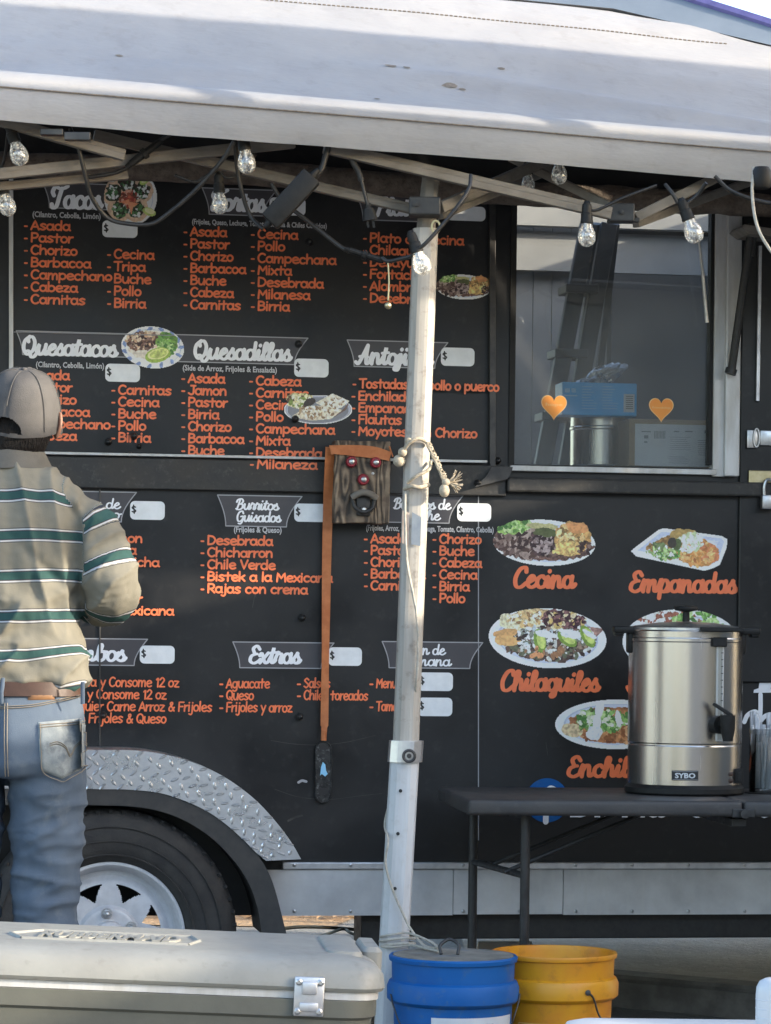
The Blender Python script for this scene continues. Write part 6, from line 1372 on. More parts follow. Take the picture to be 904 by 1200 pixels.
# white ice chest and white jar at the lower right corner
wy = 4.25; wtop = zat(700, 1190, wy); wxl = P(652, 1195, wy).x
WC = thing('ice_chest', 'white ice chest lid at the bottom right corner of the frame', 'cooler', (wxl, wy, 0))
bm = nb(); rrbox(bm, 0, .9, -.5, 0, wtop-.06, wtop, .05, [(-.004, wtop-.05), (0, wtop-.02), (.012, wtop-.004), (.03, wtop), (.06, wtop+.001)]); obj('lid', bm, M['whiteplastic'], WC, smooth=30)
bm = nb(); rrbox(bm, .02, .88, -.48, -.02, 0, 0, .05, [(0, wtop-.061)]); obj('body', bm, M['whiteplastic'], WC, smooth=30)
jy = 4.05; jx = P(913, 1170, jy).x; jt = zat(913, 1147, jy); jz = wtop+.0015; bm = nb(); rj = .031
lathe(bm, [(.0005,jz),(rj*.95,jz),(rj,jz+.004),(rj,jt-.022),(rj*.97,jt-.012),(rj*.85,jt-.004),(rj*.6,jt),(.0005,jt+.001)], 40, (0,0,-jz), cap=False)
for z in np.linspace(jz+.012, jt-.028, 4): lathe(bm, [(rj*1.0,z-.001),(rj*1.015,z),(rj*1.0,z+.001)], 40, (0,0,-jz), cap=False)
tag(obj('jar', bm, M['whiteplastic'], loc=(jx, jy, jz), smooth=40), 'white plastic jar standing on the white ice chest lid', 'jar')
# odds and ends on the ground behind
bm = nb(); c = P(405, 1100, 9.0); lathe(bm, [(.0005,0),(.10,0),(.125,.06),(.135,.062),(.135,.068),(.12,.066),(.098,.006),(.0005,.005)], 48, cap=False)
tag(obj('metal_bowl', bm, M['steel2'], loc=(c.x, 8.9, 0), smooth=40), 'shallow metal bowl on the ground behind the ice chest', 'bowl')
bm = nb(); tube(bm, cr([P(315,1092,9.2), P(345,1087,9.6), P(380,1087,9.9), P(420,1090,9.9), P(455,1096,9.8)], 8), .006, 7); tube(bm, cr([P(352,1102,9.2), P(380,1096,9.6), P(402,1089,9.8), P(412,1094,9.7), P(430,1098,9.6)], 8), .005, 7)
tag(obj('hose', bm, M['greycable'], smooth=60), 'thin grey hose lying on the ground under the trailer', 'hose')
bm = nb(); q = [P(546,1118,9.35), P(628,1116,9.35), P(622,1100,9.5), P(560,1100,9.5)]
q[0].z = q[1].z = .004
zz0 = [p_.z for p_ in q]; prism(bm, [(p_.x, p_.z) for p_ in q], lambda x, y, d: Vector((x, 9.4+d, y)), 0, .02)
bx = obj('paper_box', bm, M['label']); tag(bx, 'pale printed box lying under the trailer behind the buckets', 'box')
bm = nb(); cc = (q[0]+q[1]+q[2]+q[3])/4; tube(bm, [Vector((cc.x+.05*math.cos(t), 9.398, cc.z-.005+.03*math.sin(t))) for t in np.linspace(0.2, 2.9, 20)], .0025, 5); obj('printed_ring', bm, M['greyprint'], bx)
# ================================================================== the customer, seen from behind
MY = 6.9
mo = P(9, 800, MY); MAN = Vector((mo.x, MY, 0))
PS = thing('person', 'person in grey cap, green striped shirt and jeans standing with back to the camera', 'person', tuple(MAN))
def mz(py): return P(9, py, MY).z
def mx(px, py=800): return P(px, py, MY).x - MAN.x
def evalmesh(o):
    bpy.context.view_layer.update(); me = bpy.data.meshes.new_from_object(o.evaluated_get(bpy.context.evaluated_depsgraph_get()))
    bpy.data.objects.remove(o); return me
def remesh(bm, vox, it=6):
    me = bpy.data.meshes.new('tmp'); bmesh.ops.recalc_face_normals(bm, faces=bm.faces); bm.to_mesh(me); bm.free(); o = bpy.data.objects.new('tmp', me); C.objects.link(o)
    m = o.modifiers.new('r', 'REMESH'); m.mode = 'VOXEL'; m.voxel_size = vox
    if it: s = o.modifiers.new('s', 'SMOOTH'); s.factor = .5; s.iterations = it
    return evalmesh(o)
def loftz(bm, rings, n=40, p=2.3):
    """rings: (z, cx, cy, hw, hd)"""
    rs = []
    for z, cx, cy, hw_, hd in rings:
        ring = []
        for k in range(n):
            t = 2*math.pi*k/n; c, s_ = math.cos(t), math.sin(t); q = (abs(c)**p + abs(s_)**p)**(-1/p)
            ring.append(bm.verts.new((cx+hw_*c*q, cy+hd*s_*q, z)))
        rs.append(ring)
    for a, b in zip(rs[:-1], rs[1:]):
        for k in range(n): bm.faces.new((a[k], a[(k+1)%n], b[(k+1)%n], b[k]))
    bm.faces.new(rs[0][::-1]); bm.faces.new(rs[-1])
def interp_rings(rings, n):
    zs = [r[0] for r in rings]; out = []
    for i in range(n+1):
        t = i/n*(len(rings)-1); k = min(int(t), len(rings)-2); f = t-k; f = f*f*(3-2*f)*.5 + f*.5
        out.append(tuple(a+(b-a)*f for a, b in zip(rings[k], rings[k+1])))
    return out
# body: one continuous skinned figure
def skinfig(name, verts, edges, radii, root, mat, parent, sub=2):
    me = bpy.data.meshes.new(name); me.from_pydata(verts, edges, []); o = bpy.data.objects.new(name, me); C.objects.link(o)
    sk_ = o.modifiers.new('sk', 'SKIN'); sk_.branch_smoothing = .6; o.modifiers.new('sub', 'SUBSURF').levels = sub
    lay = me.skin_vertices[0].data if me.skin_vertices else None
    if lay is None:
        bpy.context.view_layer.objects.active = o; bpy.ops.mesh.customdata_skin_add() if False else None
        lay = me.skin_vertices.new('').data if hasattr(me.skin_vertices, 'new') else None
    for i, r_ in enumerate(radii):
        lay[i].radius = (r_, r_) if not isinstance(r_, tuple) else r_
        lay[i].use_root = (i == root)
    m2 = evalmesh(o); return obj(name, m2, mat, parent, smooth=180)
V, Ed, Ra = [], [], []
def av(p, r_, par=None):
    V.append(tuple(p)); Ra.append(r_); i = len(V)-1
    if par is not None: Ed.append((par, i))
    return i
pel = av((0,.0,.98), (.13,.10)); sp1 = av((0,.0,1.16), (.125,.095), pel); sp2 = av((0,.01,1.34), (.14,.095), sp1); ch = av((0,.0,1.45), (.10,.075), sp2)
nk = av((.0,.015,1.545), .052, ch); hd0 = av((.015,.03,1.62), (.062,.075), nk); hd1 = av((.02,.035,1.70), (.072,.090), hd0); hd2 = av((.022,.03,1.765), (.05,.06), hd1)
for sg in (1, -1):
    sh = av((sg*.160,-.0,1.425), .042, ch); el = av((sg*.225,-.015,1.275), .045, sh); fa = av((sg*.20,.10,1.235), .040, el); wr = av((sg*.12,.245,1.24), .026, fa)
    pm0 = av((sg*.10,.275,1.245), (.036,.020), wr); pm = av((sg*.075,.315,1.255), (.040,.017), pm0)
    for k, (off, l) in enumerate(((-.030,.060),(-.010,.070),(.010,.066),(.029,.052))):
        d0 = Vector((-sg*.35,.8,.1)).normalized(); side = Vector((0,.15,1)).normalized(); b0 = Vector((sg*.068,.325,1.257)) + side*off
        f1 = av(b0+d0*.012, .0095, pm); f2 = av(b0+d0*(.012+l*.5), .0088, f1); f3 = av(b0+d0*(.012+l*.75)+Vector((-sg*.018,-.004,0)), .008, f2); f4 = av(b0+d0*(.012+l*.85)+Vector((-sg*.036,-.016,0)), .007, f3)
    t1 = av((sg*.085,.30,1.29), .011, pm0); t2 = av((sg*.065,.325,1.308), .010, t1); t3 = av((sg*.045,.345,1.312), .0085, t2)
    hp_ = av((sg*.092,-.005,.90), .092, pel); kn = av((sg*.095,.012,.50), .055, hp_); an = av((sg*.098,-.01,.10), .038, kn); to = av((sg*.115,.12,.045), (.040,.035), an)
BODY = skinfig('body', V, Ed, Ra, pel, M['skin'], PS)
# ears, face features joined as a part of the head
for sg in (1, -1):
    bm = nb(); r_ = bmesh.ops.create_icosphere(bm, subdivisions=3, radius=1); bmesh.ops.transform(bm, matrix=Matrix.Translation((.02+sg*.082, .028, 1.638)) @ Matrix.Rotation(R(sg*22), 4, 'Z') @ Matrix.Diagonal((.009,.018,.031,1)), verts=r_['verts'])
    tube(bm, cr([(.02+sg*.086,.012,1.612),(.02+sg*.094,.008,1.635),(.02+sg*.093,.016,1.662),(.02+sg*.086,.030,1.666)], 6), .0045, 7); obj('ear', bm, M['skin'], BODY, smooth=60)
bm = nb(); r_ = bmesh.ops.create_icosphere(bm, subdivisions=3, radius=1); bmesh.ops.transform(bm, matrix=Matrix.Translation((.02,.128,1.645)) @ Matrix.Diagonal((.014,.018,.024,1)), verts=r_['verts'])
tube(bm, cr([(-.005,.112,1.60),(.01,.119,1.602),(.02,.12,1.602),(.03,.119,1.602),(.045,.112,1.60)], 5), .005, 7)
for sg in (1,-1): r_ = bmesh.ops.create_icosphere(bm, subdivisions=2, radius=.011); bmesh.ops.translate(bm, vec=(.02+sg*.032,.105,1.672), verts=r_['verts'])
obj('face_features', bm, M['skin'], BODY, smooth=60)
# hair at the back of the head
bm = nb(); loftz(bm, [(1.556,.012,.012,.052,.050),(1.58,.014,.006,.066,.062),(1.61,.018,.008,.074,.066),(1.65,.020,.016,.076,.074),(1.70,.022,.026,.072,.074),(1.72,.02,.03,.07,.08)])
me = remesh(bm, .006, 3)
me_ = me
_n = len(me_.vertices); _a = np.empty(_n*3); _b = np.empty(_n*3); me_.vertices.foreach_get('co', _a); me_.vertex_normals.foreach_get('vector', _b)
for i in range(_n):
    c_ = Vector(_a[i*3:i*3+3]); _a[i*3:i*3+3] += _b[i*3:i*3+3]*(.0025*noise.noise(Vector((c_.x*60, c_.y*60, c_.z*25))) + .0015*noise.noise(c_*160))
me_.vertices.foreach_set('co', _a); me_.update()
obj('hair', me, M['hair'], PS, smooth=180)
# ---- shirt
bm = nb(); zc = mz
tor = [(1.030,-.002,.0,.172,.122),(1.045,0,0,.186,.134),(1.085,.0,.0,.184,.132),(1.15,-.002,.004,.172,.122),(1.24,-.004,.008,.168,.118),(1.33,-.002,.008,.178,.120),(1.40,0,.004,.190,.118),(1.455,.0,-.002,.192,.100),(1.497,.002,-.004,.158,.086),(1.535,.004,.0,.102,.068),(1.55,.006,.006,.068,.060),(1.568,.006,.012,.060,.055)]
loftz(bm, interp_rings(tor, 44), 48, 2.35)
arms = {}
for sg in (1, -1):
    pth = cr([(sg*.115,-.002,1.440),(sg*.176,-.008,1.408),(sg*.216,-.016,1.335),(sg*.236,-.020,1.275),(sg*.226,.025,1.243),(sg*.195,.09,1.238),(sg*.145,.185,1.245)], 8)
    rd = np.interp(np.linspace(0, 1, len(pth)), [0,.17,.33,.5,.62,.8,1], [.050,.066,.067,.066,.066,.060,.046])
    tube(bm, pth, [float(x) for x in rd], 24); arms[sg] = pth
me = remesh(bm, .0050, 12)
# sleeve / torso test, folds, stripes
def armparam(co):
    best = (9, 0, 1)
    for sg in (1, -1):
        acc = 0
        for a, b in zip(arms[sg][:-1], arms[sg][1:]):
            ab = b-a; t = max(0, min(1, (co-a).dot(ab)/ab.length_squared)); d = (co-(a+ab*t)).length
            if d < best[0]: best = (d, acc+ab.length*t, sg)
            acc += ab.length
    return best
def sstep(a, b, x): t = max(0, min(1, (x-a)/(b-a))); return t*t*(3-2*t)
def fold(co, dirv, freq, ph, sharp=2): return (1-abs(noise.noise(Vector((co.dot(dirv)*freq+ph, co.z*1.2, co.y*2)))))**sharp
class VV:
    __slots__ = ('co', 'normal')
def snap(me):
    n = len(me.vertices); a = np.empty(n*3); b = np.empty(n*3); me.vertices.foreach_get('co', a); me.vertex_normals.foreach_get('vector', b); out = []
    for i in range(n): q = VV(); q.co = Vector(a[i*3:i*3+3]); q.normal = Vector(b[i*3:i*3+3]); out.append(q)
    return out
def unsnap(me, vs): me.vertices.foreach_set('co', np.array([c for v in vs for c in v.co])); me.update()
SV = snap(me); info = []
for v in SV:
    co = v.co; d, al, sg = armparam(co)
    onarm = sstep(.0, .02, abs(co.x) - (.168 + .05*sstep(1.40, 1.50, co.z)*-1.0)) if d < .085 else 0
    if al > .34: onarm = 1 if d < .085 else onarm
    info.append((d, al, onarm))
zz_ = []
for v, (d, al, oa) in zip(SV, info):
    co = v.co.copy(); n_ = v.normal.copy(); disp = 0
    # vertical drape lines on the back, diagonal pulls low down, bunching above the belt
    bk = sstep(.02, -.06, co.y)*(1-oa)
    drape = noise.noise(Vector((co.x*24, co.y*10, co.z*3.0)))*.55 + noise.noise(Vector((co.x*46+co.z*5, co.y*10, co.z*6)))*.25
    disp += (1-oa)*.0075*drape*sstep(1.03, 1.16, co.z)
    diag = noise.noise(Vector(((co.z*1.0+co.x*.75)*17, co.x*5, 4.2)))
    disp += (1-oa)*.011*diag*sstep(1.33, 1.18, co.z)
    disp += .006*noise.noise(Vector((co.x*14, co.y*14, co.z*48)))*sstep(1.15, 1.06, co.z)*(1-oa)
    # deep fold from right armpit
    f_ = (co.z-1.30) - (-.95)*(co.x-.10); disp += -(1-oa)*.010*math.exp(-(f_/.018)**2)*sstep(-.02,.12,co.x)*sstep(.0,-.05,co.y)
    f2_ = (co.z-1.16) - (.62)*(co.x+.02); disp += (1-oa)*.012*math.exp(-(f2_/.022)**2)*sstep(-.12,.0,co.x)*sstep(.0,-.05,co.y)
    disp += oa*(.005*noise.noise(Vector((al*26, co.x*9, co.z*9))) + .004*noise.noise(Vector((al*12+co.x*26, co.z*20, 2))))
    rg_ = (1-abs(noise.noise(Vector((co.x*13+co.z*2.5, co.y*4, co.z*1.6+2)))))**5; disp += (1-oa)*.012*(rg_-.35)*sstep(1.06,1.2,co.z)
    rg_ = (1-abs(noise.noise(Vector((co.z*13-co.x*9, co.x*5, 9)))))**5; disp += (1-oa)*.016*(rg_-.35)*sstep(1.32,1.16,co.z)
    rg_ = (1-abs(noise.noise(Vector((al*16+co.x*14, co.z*7, 5)))))**5; disp += oa*.011*(rg_-.35)
    disp += .0012*noise.noise(co*70)
    v.co += n_*disp
    zz_.append((co, al, oa, d))
unsnap(me, SV)
at = me.attributes.new('u', 'FLOAT', 'POINT'); us_ = np.zeros(len(me.vertices)); zoff = mz(583)
for i, (co, al, oa, d) in enumerate(zz_):
    ut = zoff - co.z + .05*max(0, abs(co.x)-.10)*sstep(1.38, 1.47, co.z)*-3 + (.11*co.x)*sstep(1.17, 1.09, co.z)*sstep(.0,-.05,co.y) + .0025*math.sin(co.x*22+co.z*9)
    us_[i] = (al - .085 if al > .066 else .045) if oa > .5 else ut
    if co.z > 1.555 and oa < .5: us_[i] = .045
at.data.foreach_set('value', us_)
def shirtmat():
    m, nt, b = newmat('striped_cotton'); N, L = nt.nodes, nt.links
    A = N.new('ShaderNodeAttribute'); A.attribute_name = 'u'
    def mth(op, x, y=None):
        n = N.new('ShaderNodeMath'); n.operation = op
        for k, q in enumerate((x, y)):
            if q is None: continue
            if isinstance(q, (int, float)): n.inputs[k].default_value = q
            else: L.new(q, n.inputs[k])
        return n.outputs[0]
    fr_ = mth('FRACT', mth('ADD', mth('MULTIPLY', A.outputs['Fac'], 1/.091), 100.5)); q = mth('ABSOLUTE', mth('SUBTRACT', fr_, .5))
    rp = N.new('ShaderNodeValToRGB'); rp.color_ramp.interpolation = 'CONSTANT'; el = rp.color_ramp.elements
    base, green, navy, white = (.168,.158,.128), (.026,.066,.062), (.025,.031,.046), (.40,.41,.44)
    el[0].position = 0; el[0].color = (*green, 1); el[1].position = .088; el[1].color = (*navy, 1)
    for p_, c_ in ((.108, base), (.120, white), (.152, base), (.166, navy), (.176, base)): x = el.new(p_); x.color = (*c_, 1)
    L.new(q, rp.inputs[0]); tc = N.new('ShaderNodeTexCoord'); n = N.new('ShaderNodeTexNoise'); n.inputs['Scale'].default_value = 14; n.inputs['Detail'].default_value = 6
    L.new(tc.outputs['Object'], n.inputs['Vector']); r2 = N.new('ShaderNodeMapRange'); r2.inputs['From Min'].default_value = .3; r2.inputs['From Max'].default_value = .7; r2.inputs['To Min'].default_value = .86; r2.inputs['To Max'].default_value = 1.1
    L.new(n.outputs['Fac'], r2.inputs['Value']); mx = N.new('ShaderNodeMix'); mx.data_type = 'RGBA'; mx.blend_type = 'MULTIPLY'; mx.inputs[0].default_value = 1
    L.new(rp.outputs[0], mx.inputs[6]); L.new(r2.outputs[0], mx.inputs[7]); L.new(mx.outputs[2], b.inputs['Base Color']); b.inputs['Roughness'].default_value = .88; b.inputs['Specular IOR Level'].default_value = .2
    n2 = N.new('ShaderNodeTexNoise'); n2.inputs['Scale'].default_value = 420; L.new(tc.outputs['Object'], n2.inputs['Vector']); bp = N.new('ShaderNodeBump'); bp.inputs['Strength'].default_value = .35; bp.inputs['Distance'].default_value = .002
    L.new(n2.outputs['Fac'], bp.inputs['Height']); L.new(bp.outputs[0], b.inputs['Normal'])
    return m
M['shirt'] = shirtmat()
me2 = me
SHIRT = obj('shirt', me2, M['shirt'], PS, smooth=180)
bm = nb()   # folded collar
n = 48
for k in range(1):
    rows = []
    for (z, r0, r1, dz) in ((1.574,.058,.056,0),(1.580,.062,.061,0),(1.574,.070,.069,.0),(1.556,.079,.078,-.006),(1.545,.086,.085,-.010)):
        rows.append([bm.verts.new((.006+r0*1.05*math.cos(t), .012+r1*math.sin(t)*(1 if math.sin(t) < 0 else 1.0), z + (dz*1.0 if math.sin(t) < 0 else dz*.5) - .018*max(0, math.sin(t)) + .003*noise.noise(Vector((math.cos(t)*2, math.sin(t)*2, z*30))))) for t in np.linspace(0, 2*math.pi, n+1)[:-1]])
    for a, b in zip(rows[:-1], rows[1:]):
        for k in range(n): bm.faces.new((a[k], a[(k+1)%n], b[(k+1)%n], b[k]))
M['collar'] = pmat('grey_collar', (.095,.088,.075), (.075,.07,.06), 30, .85, bump=.2, bscale=300)
obj('collar', bm, M['collar'], SHIRT, smooth=60)
# ---- jeans
bm = nb()
pel_ = [(1.048,0,.0,.166,.120),(1.02,0,0,.168,.122),(.97,0,-.010,.178,.134),(.91,0,-.018,.186,.146),(.86,0,-.016,.186,.146),(.82,0,-.008,.180,.132)]
loftz(bm, interp_rings(pel_, 24), 48, 2.5)
for sg in (1, -1):
    lg_ = [(.92,sg*.092,-.012,.086,.118),(.84,sg*.093,-.010,.090,.126),(.78,sg*.094,-.004,.087,.112),(.68,sg*.095,.002,.084,.098),(.58,sg*.094,.010,.080,.088),(.50,sg*.093,.012,.077,.082),(.40,sg*.093,.004,.076,.082),(.28,sg*.094,-.004,.073,.080),(.14,sg*.096,-.006,.073,.080),(.045,sg*.097,-.002,.076,.088)]
    loftz(bm, interp_rings(lg_, 40), 36, 2.3)
me = remesh(bm, .007, 5)
JV = snap(me)
for v in JV:
    co = v.co; n_ = v.normal; sg = 1 if co.x > 0 else -1; bkf = sstep(.03, -.06, co.y)
    dd_ = .0075*noise.noise(Vector((co.x*9+3, co.y*8, co.z*15+co.x*9*sg)))*sstep(.92, .80, co.z)
    dd_ += .0045*noise.noise(Vector((co.x*13, co.y*10, co.z*36)))*(.35+1.0*sstep(.72, .62, co.z)*sstep(.42,.5,co.z) + .7*sstep(.3,.15,co.z))*sstep(.95, .85, co.z)
    dd_ += .004*noise.noise(Vector((co.x*30, co.y*10, co.z*14)))*sstep(1.0,.9,co.z)
    q = co.z - (.815 + .10*abs(co.x)); dd_ += -.008*math.exp(-(q/.012)**2)*bkf*sstep(.16,.06,abs(co.x))
    dd_ += -.012*math.exp(-(co.x/.008)**2)*bkf*sstep(.80,.86,co.z)*sstep(1.03,.97,co.z)
    rg_ = (1-abs(noise.noise(Vector((co.x*6*sg+co.z*4, co.y*3, co.z*17)))))**5; dd_ += .007*(rg_-.35)*sstep(.90,.78,co.z)
    rg_ = (1-abs(noise.noise(Vector((co.x*11-co.z*6*sg+7, co.y*4, co.z*24+3)))))**6; dd_ += .0045*(rg_-.3)*sstep(.86,.70,co.z)
    for a_, b_, sl_ in ((.565,.10,.35),(.60,.06,-.2),(.535,.09,.1),(.70,.10,.45)):
        q = co.z - a_ - sl_*(abs(co.x)-b_); dd_ += .007*math.exp(-(q/.011)**2)*bkf*sstep(.075,.02,abs(abs(co.x)-b_))
    v.co += n_*dd_
unsnap(me, JV)
M['denim'] = pmat('washed_denim', (.056,.080,.118), (.090,.118,.156), 7, .85, bump=.35, bscale=500, dist=.0015, stretch=(1,1,.5), c3=(.17,.19,.205), s3=13, f3=.6)
JE = obj('jeans', me, M['denim'], PS, smooth=180)
bvh = BVHTree.FromPolygons([v.co for v in me.vertices], [tuple(p.vertices) for p in me.polygons])
bvhS = BVHTree.FromPolygons([v.co for v in me2.vertices], [tuple(p.vertices) for p in me2.polygons])
def drape(pt, off, b=bvh):
    x, z = pt; h_ = b.ray_cast(Vector((x, -1, z)), Vector((0,1,0)))
    return (h_[0] + h_[1]*off) if h_[0] else Vector((x, -.12, z))
def patch(name, quad, mat, off, parent, nx=14, nz=14, cut=0, edge=.004):
    """quad corners (tl, tr, br, bl) in the man's x,z; cut = pointed bottom"""
    bm = nb(); tl, tr, br_, bl = [Vector((a, b, 0)) for a, b in quad]; g = []
    for j in range(nz+1):
        row = []
        for i in range(nx+1):
            u, v_ = i/nx, j/nz; p_ = tl.lerp(tr, u).lerp(bl.lerp(br_, u), v_); p_.y -= cut*(1-abs(2*u-1))*v_
            e = off if 0 < i < nx and 0 < j < nz else off*.15
            row.append(bm.verts.new(drape((p_.x, p_.y), e)))
        g.append(row)
    for j in range(nz):
        for i in range(nx): bm.faces.new((g[j][i], g[j][i+1], g[j+1][i+1], g[j+1][i]))
    return obj(name, bm, mat, parent, smooth=60)
def X_(px, py): p_ = P(px, py, MY-.1); return (p_.x-MAN.x, p_.z)
M['denimsunlit'] = pmat('sunlit_denim', (.30,.32,.31), (.14,.165,.185), 14, .85, bump=.35, bscale=500, dist=.0015, c3=(.045,.06,.082), s3=16, f3=.85)  # pocket denim painted paler for the sun falling on it
pk_ = patch('back_pocket', [X_(47,846), X_(97,842), X_(97,900), X_(51,902)], M['denimsunlit'], .005, JE, 20, 20, .022)
def stitchline(bm, pts, off, n=10, r_=.0011, b=bvh):
    pl_ = [drape((q.x, q.y), off, b) for q in cr([(x, z, 0) for x, z in pts], n)]; tube(bm, pl_, r_, 4)
bm = nb()
for dy in (0, 2.2):
    stitchline(bm, [X_(60,871+dy), X_(68,869+dy), X_(76,874+dy), X_(81,884+dy), X_(86,874+dy), X_(92,869+dy), X_(96,872+dy)], .0062)
    stitchline(bm, [X_(48,850+dy*1.3), X_(72,848+dy*1.3), X_(96,846+dy*1.3)], .0062)
for q in ([X_(49,848), X_(51,880), X_(53,903), X_(74,915)], [X_(95,846), X_(96,880), X_(95,901), X_(74,915)]): stitchline(bm, q, .0055)
obj('pocket_stitching', bm, M['thread'], pk_)
pk2 = patch('back_pocket', [X_(-81,846), X_(-31,847), X_(-35,902), X_(-80,900)], M['denimsunlit'], .005, JE, 16, 16, .022)
bm = nb()
for dx in (0, 3): stitchline(bm, [X_(8+dx,824), X_(9+dx,850), X_(10+dx,880), X_(10+dx,908)], .0025)
for dy in (0, 2.2): stitchline(bm, [X_(10,828+dy), X_(40,826+dy), X_(70,820+dy), X_(100,813+dy)], .003); stitchline(bm, [X_(8,828+dy), X_(-20,827+dy), X_(-60,822+dy), X_(-84,816+dy)], .003)
obj('seam_stitching', bm, M['thread'], JE)
# belt follows the waist
bm = nb(); rows = []
for z, o_ in ((1.052,.000),(1.051,.006),(1.019,.007),(1.018,.001)):
    row = []
    for k in range(64):
        t = 2*math.pi*k/64; d_ = Vector((math.cos(t), math.sin(t), 0)); h_ = bvh.ray_cast(Vector((0,0,min(z,1.035)))+d_*.5, -d_); base = h_[0] if h_[0] else d_*.15
        row.append(bm.verts.new(Vector((base.x, base.y, z-.006)) + d_*(.003+o_)))
    rows.append(row)
for a, b in zip(rows[:-1], rows[1:]):
    for k in range(64): bm.faces.new((a[k], a[(k+1)%64], b[(k+1)%64], b[k]))
obj('belt', bm, M['leather'], PS, smooth=50)
bm = nb()
for px in (4, 97, -88):
    a_ = [drape(X_(px+1.0, y), .0135) for y in (799, 806, 813, 822)]; a_[-1] = drape(X_(px+1,825), .004); bm2 = None
    tube(bm, a_, .0048, 6, flat=(1,.4))
obj('belt_loop', bm, M['denim'], JE, smooth=60)
patch('leather_patch', [X_(34,809.5), X_(64,810), X_(64,820), X_(34,820.5)], M['patch'], .0075, JE, 8, 4)
# shoes
for sg in (1, -1):
    bm = nb(); loftz(bm, [(.0,sg*.112,.07,.046,.145),(.02,sg*.112,.07,.048,.148),(.05,sg*.110,.06,.046,.135),(.085,sg*.105,.02,.042,.085),(.12,sg*.10,-.005,.040,.052)], 32); obj('shoe', bm, M['leather'], PS, smooth=60)
# ---- cap
CPT = Vector((.022, .022, 1.676))
cm = Matrix.Translation(CPT) @ Matrix.Rotation(R(-15), 4, 'Z') @ Matrix.Rotation(R(15), 4, 'X') @ Matrix.Rotation(R(9), 4, 'Y')
bm = nb(); nA, nZ = 288, 72; g = []
opw, oph = .040, .040
for j in range(nZ+1):
    t = j/nZ; row = []
    for i in range(nA):
        a = 2*math.pi*i/nA; ph = t*math.pi/2
        r0 = math.cos(ph)**.62 if t < 1 else 0
        x = .091*r0*math.cos(a); y = .106*r0*math.sin(a); z = -.045 + .138*math.sin(ph)**1.05
        seam = min(abs(((a-math.pi/2)/(math.pi/3)+.5) % 1 - .5), 1); k_ = 1 - .012*math.exp(-(seam/.05)**2)
        wob_ = .0022*noise.noise(Vector((x*30, y*30, z*30)))
        if t < .12: k_ += .004
        row.append(bm.verts.new(Vector((x*k_, y*k_, z+wob_))))
    g.append(row)
for j in range(nZ):
    for i in range(nA):
        vs = (g[j][i], g[j][(i+1)%nA], g[j+1][(i+1)%nA], g[j+1][i])
        c_ = sum((v.co for v in vs), Vector())/4
        if c_.y < -.05 and (c_.x/opw)**2 + ((c_.z+.040)/oph)**2 < 1 and not (c_.z < -.036): continue
        try: bm.faces.new(vs)
        except ValueError: pass
bmesh.ops.remove_doubles(bm, verts=bm.verts, dist=1e-5)
bmesh.ops.transform(bm, matrix=cm, verts=bm.verts)
M['capcloth'] = pmat('grey_twill', (.074,.071,.070), (.055,.053,.053), 16, .85, bump=.35, bscale=380, dist=.002, c3=(.06,.056,.056), s3=14, f3=.35)
CAPO = obj('cap', bm, M['capcloth'], PS, smooth=60)
bm = nb(); rim_ = [cm @ Vector((opw*1.03*math.cos(t), -math.sqrt(max(0, 1-(opw*1.03*math.cos(t)/.091)**2))*.106*.985 + .012*max(0, math.sin(t)), -.040+oph*1.03*math.sin(t))) for t in np.linspace(0.05, math.pi-.05, 20)]
tube(bm, rim_, .0032, 6); obj('opening_binding', bm, M['denimsunlit'] if False else M['capcloth'], CAPO, smooth=60)
bm = nb(); r_ = bmesh.ops.create_icosphere(bm, subdivisions=2, radius=.0075); bmesh.ops.transform(bm, matrix=cm @ Matrix.Translation((0,0,.094)) @ Matrix.Diagonal((1,1,.6,1)), verts=r_['verts'])
for k in range(6):
    a = math.pi/2 + k*math.pi/3
    pts = [cm @ Vector((.0925*(math.cos(ph)**.62)*math.cos(a), .1075*(math.cos(ph)**.62)*math.sin(a), -.045+.139*math.sin(ph)**1.05)) for ph in np.linspace(.55 if k == 3 else .1, 1.5, 16)]
    tube(bm, pts, .0012, 4)
obj('cap_button', bm, M['capcloth'], CAPO, smooth=60)
bm = nb(); rows = []
for q in np.linspace(0, 1, 8):
    rows.append([bm.verts.new(cm @ Vector((.088*math.cos(t)*(1-.12*q), .104*math.sin(t)+.075*q*math.sin(t)**.6, -.042-.020*q*abs(math.cos(t))-.008*q))) for t in np.linspace(.35, math.pi-.35, 24)])
for a, b in zip(rows[:-1], rows[1:]):
    for k in range(23): bm.faces.new((a[k], a[k+1], b[k+1], b[k]))
obj('cap_brim', bm, M['capcloth'], CAPO, smooth=60)
# ================================================================== unseen objects added outside the frame to throw shade
NT = thing('food_trailer', 'trailer-shaped sun blocker added beyond the right edge of the frame', 'sun blocker', (5.3, 9.0, 0)); bm = nb(); boxp(bm, (-1.3,-2.35,.35), (1.3,.0,2.68), .03); obj('blocker_body', bm, M['siding'], NT)  # added block that keeps sun off the right part of the wall
for x in (-1.1,1.1):
    for y in (-1.6,-.8): bm = nb(); lathe(bm, [(.0005,-.1),(.3,-.1),(.34,-.07),(.34,.07),(.3,.1),(.0005,.1)], 32, (x, y, .34), 'X'); obj('wheel', bm, M['rubber'], NT)
VN = thing('sun_blocker_van', 'van-shaped sun blocker added beyond the right edge of the frame', 'van', (5.0, 4.6, 0))  # added block, unseen, that shades everything low down
M['blockerpaint'] = pmat('tan_blocker_paint', (.42,.33,.22), (.38,.30,.20), 3, .35, coat=.5)
bm = nb(); boxp(bm, (-1.0,-.3,.45), (1.0,1.98,2.47), .06); obj('blocker_box', bm, M['blockerpaint'], VN)
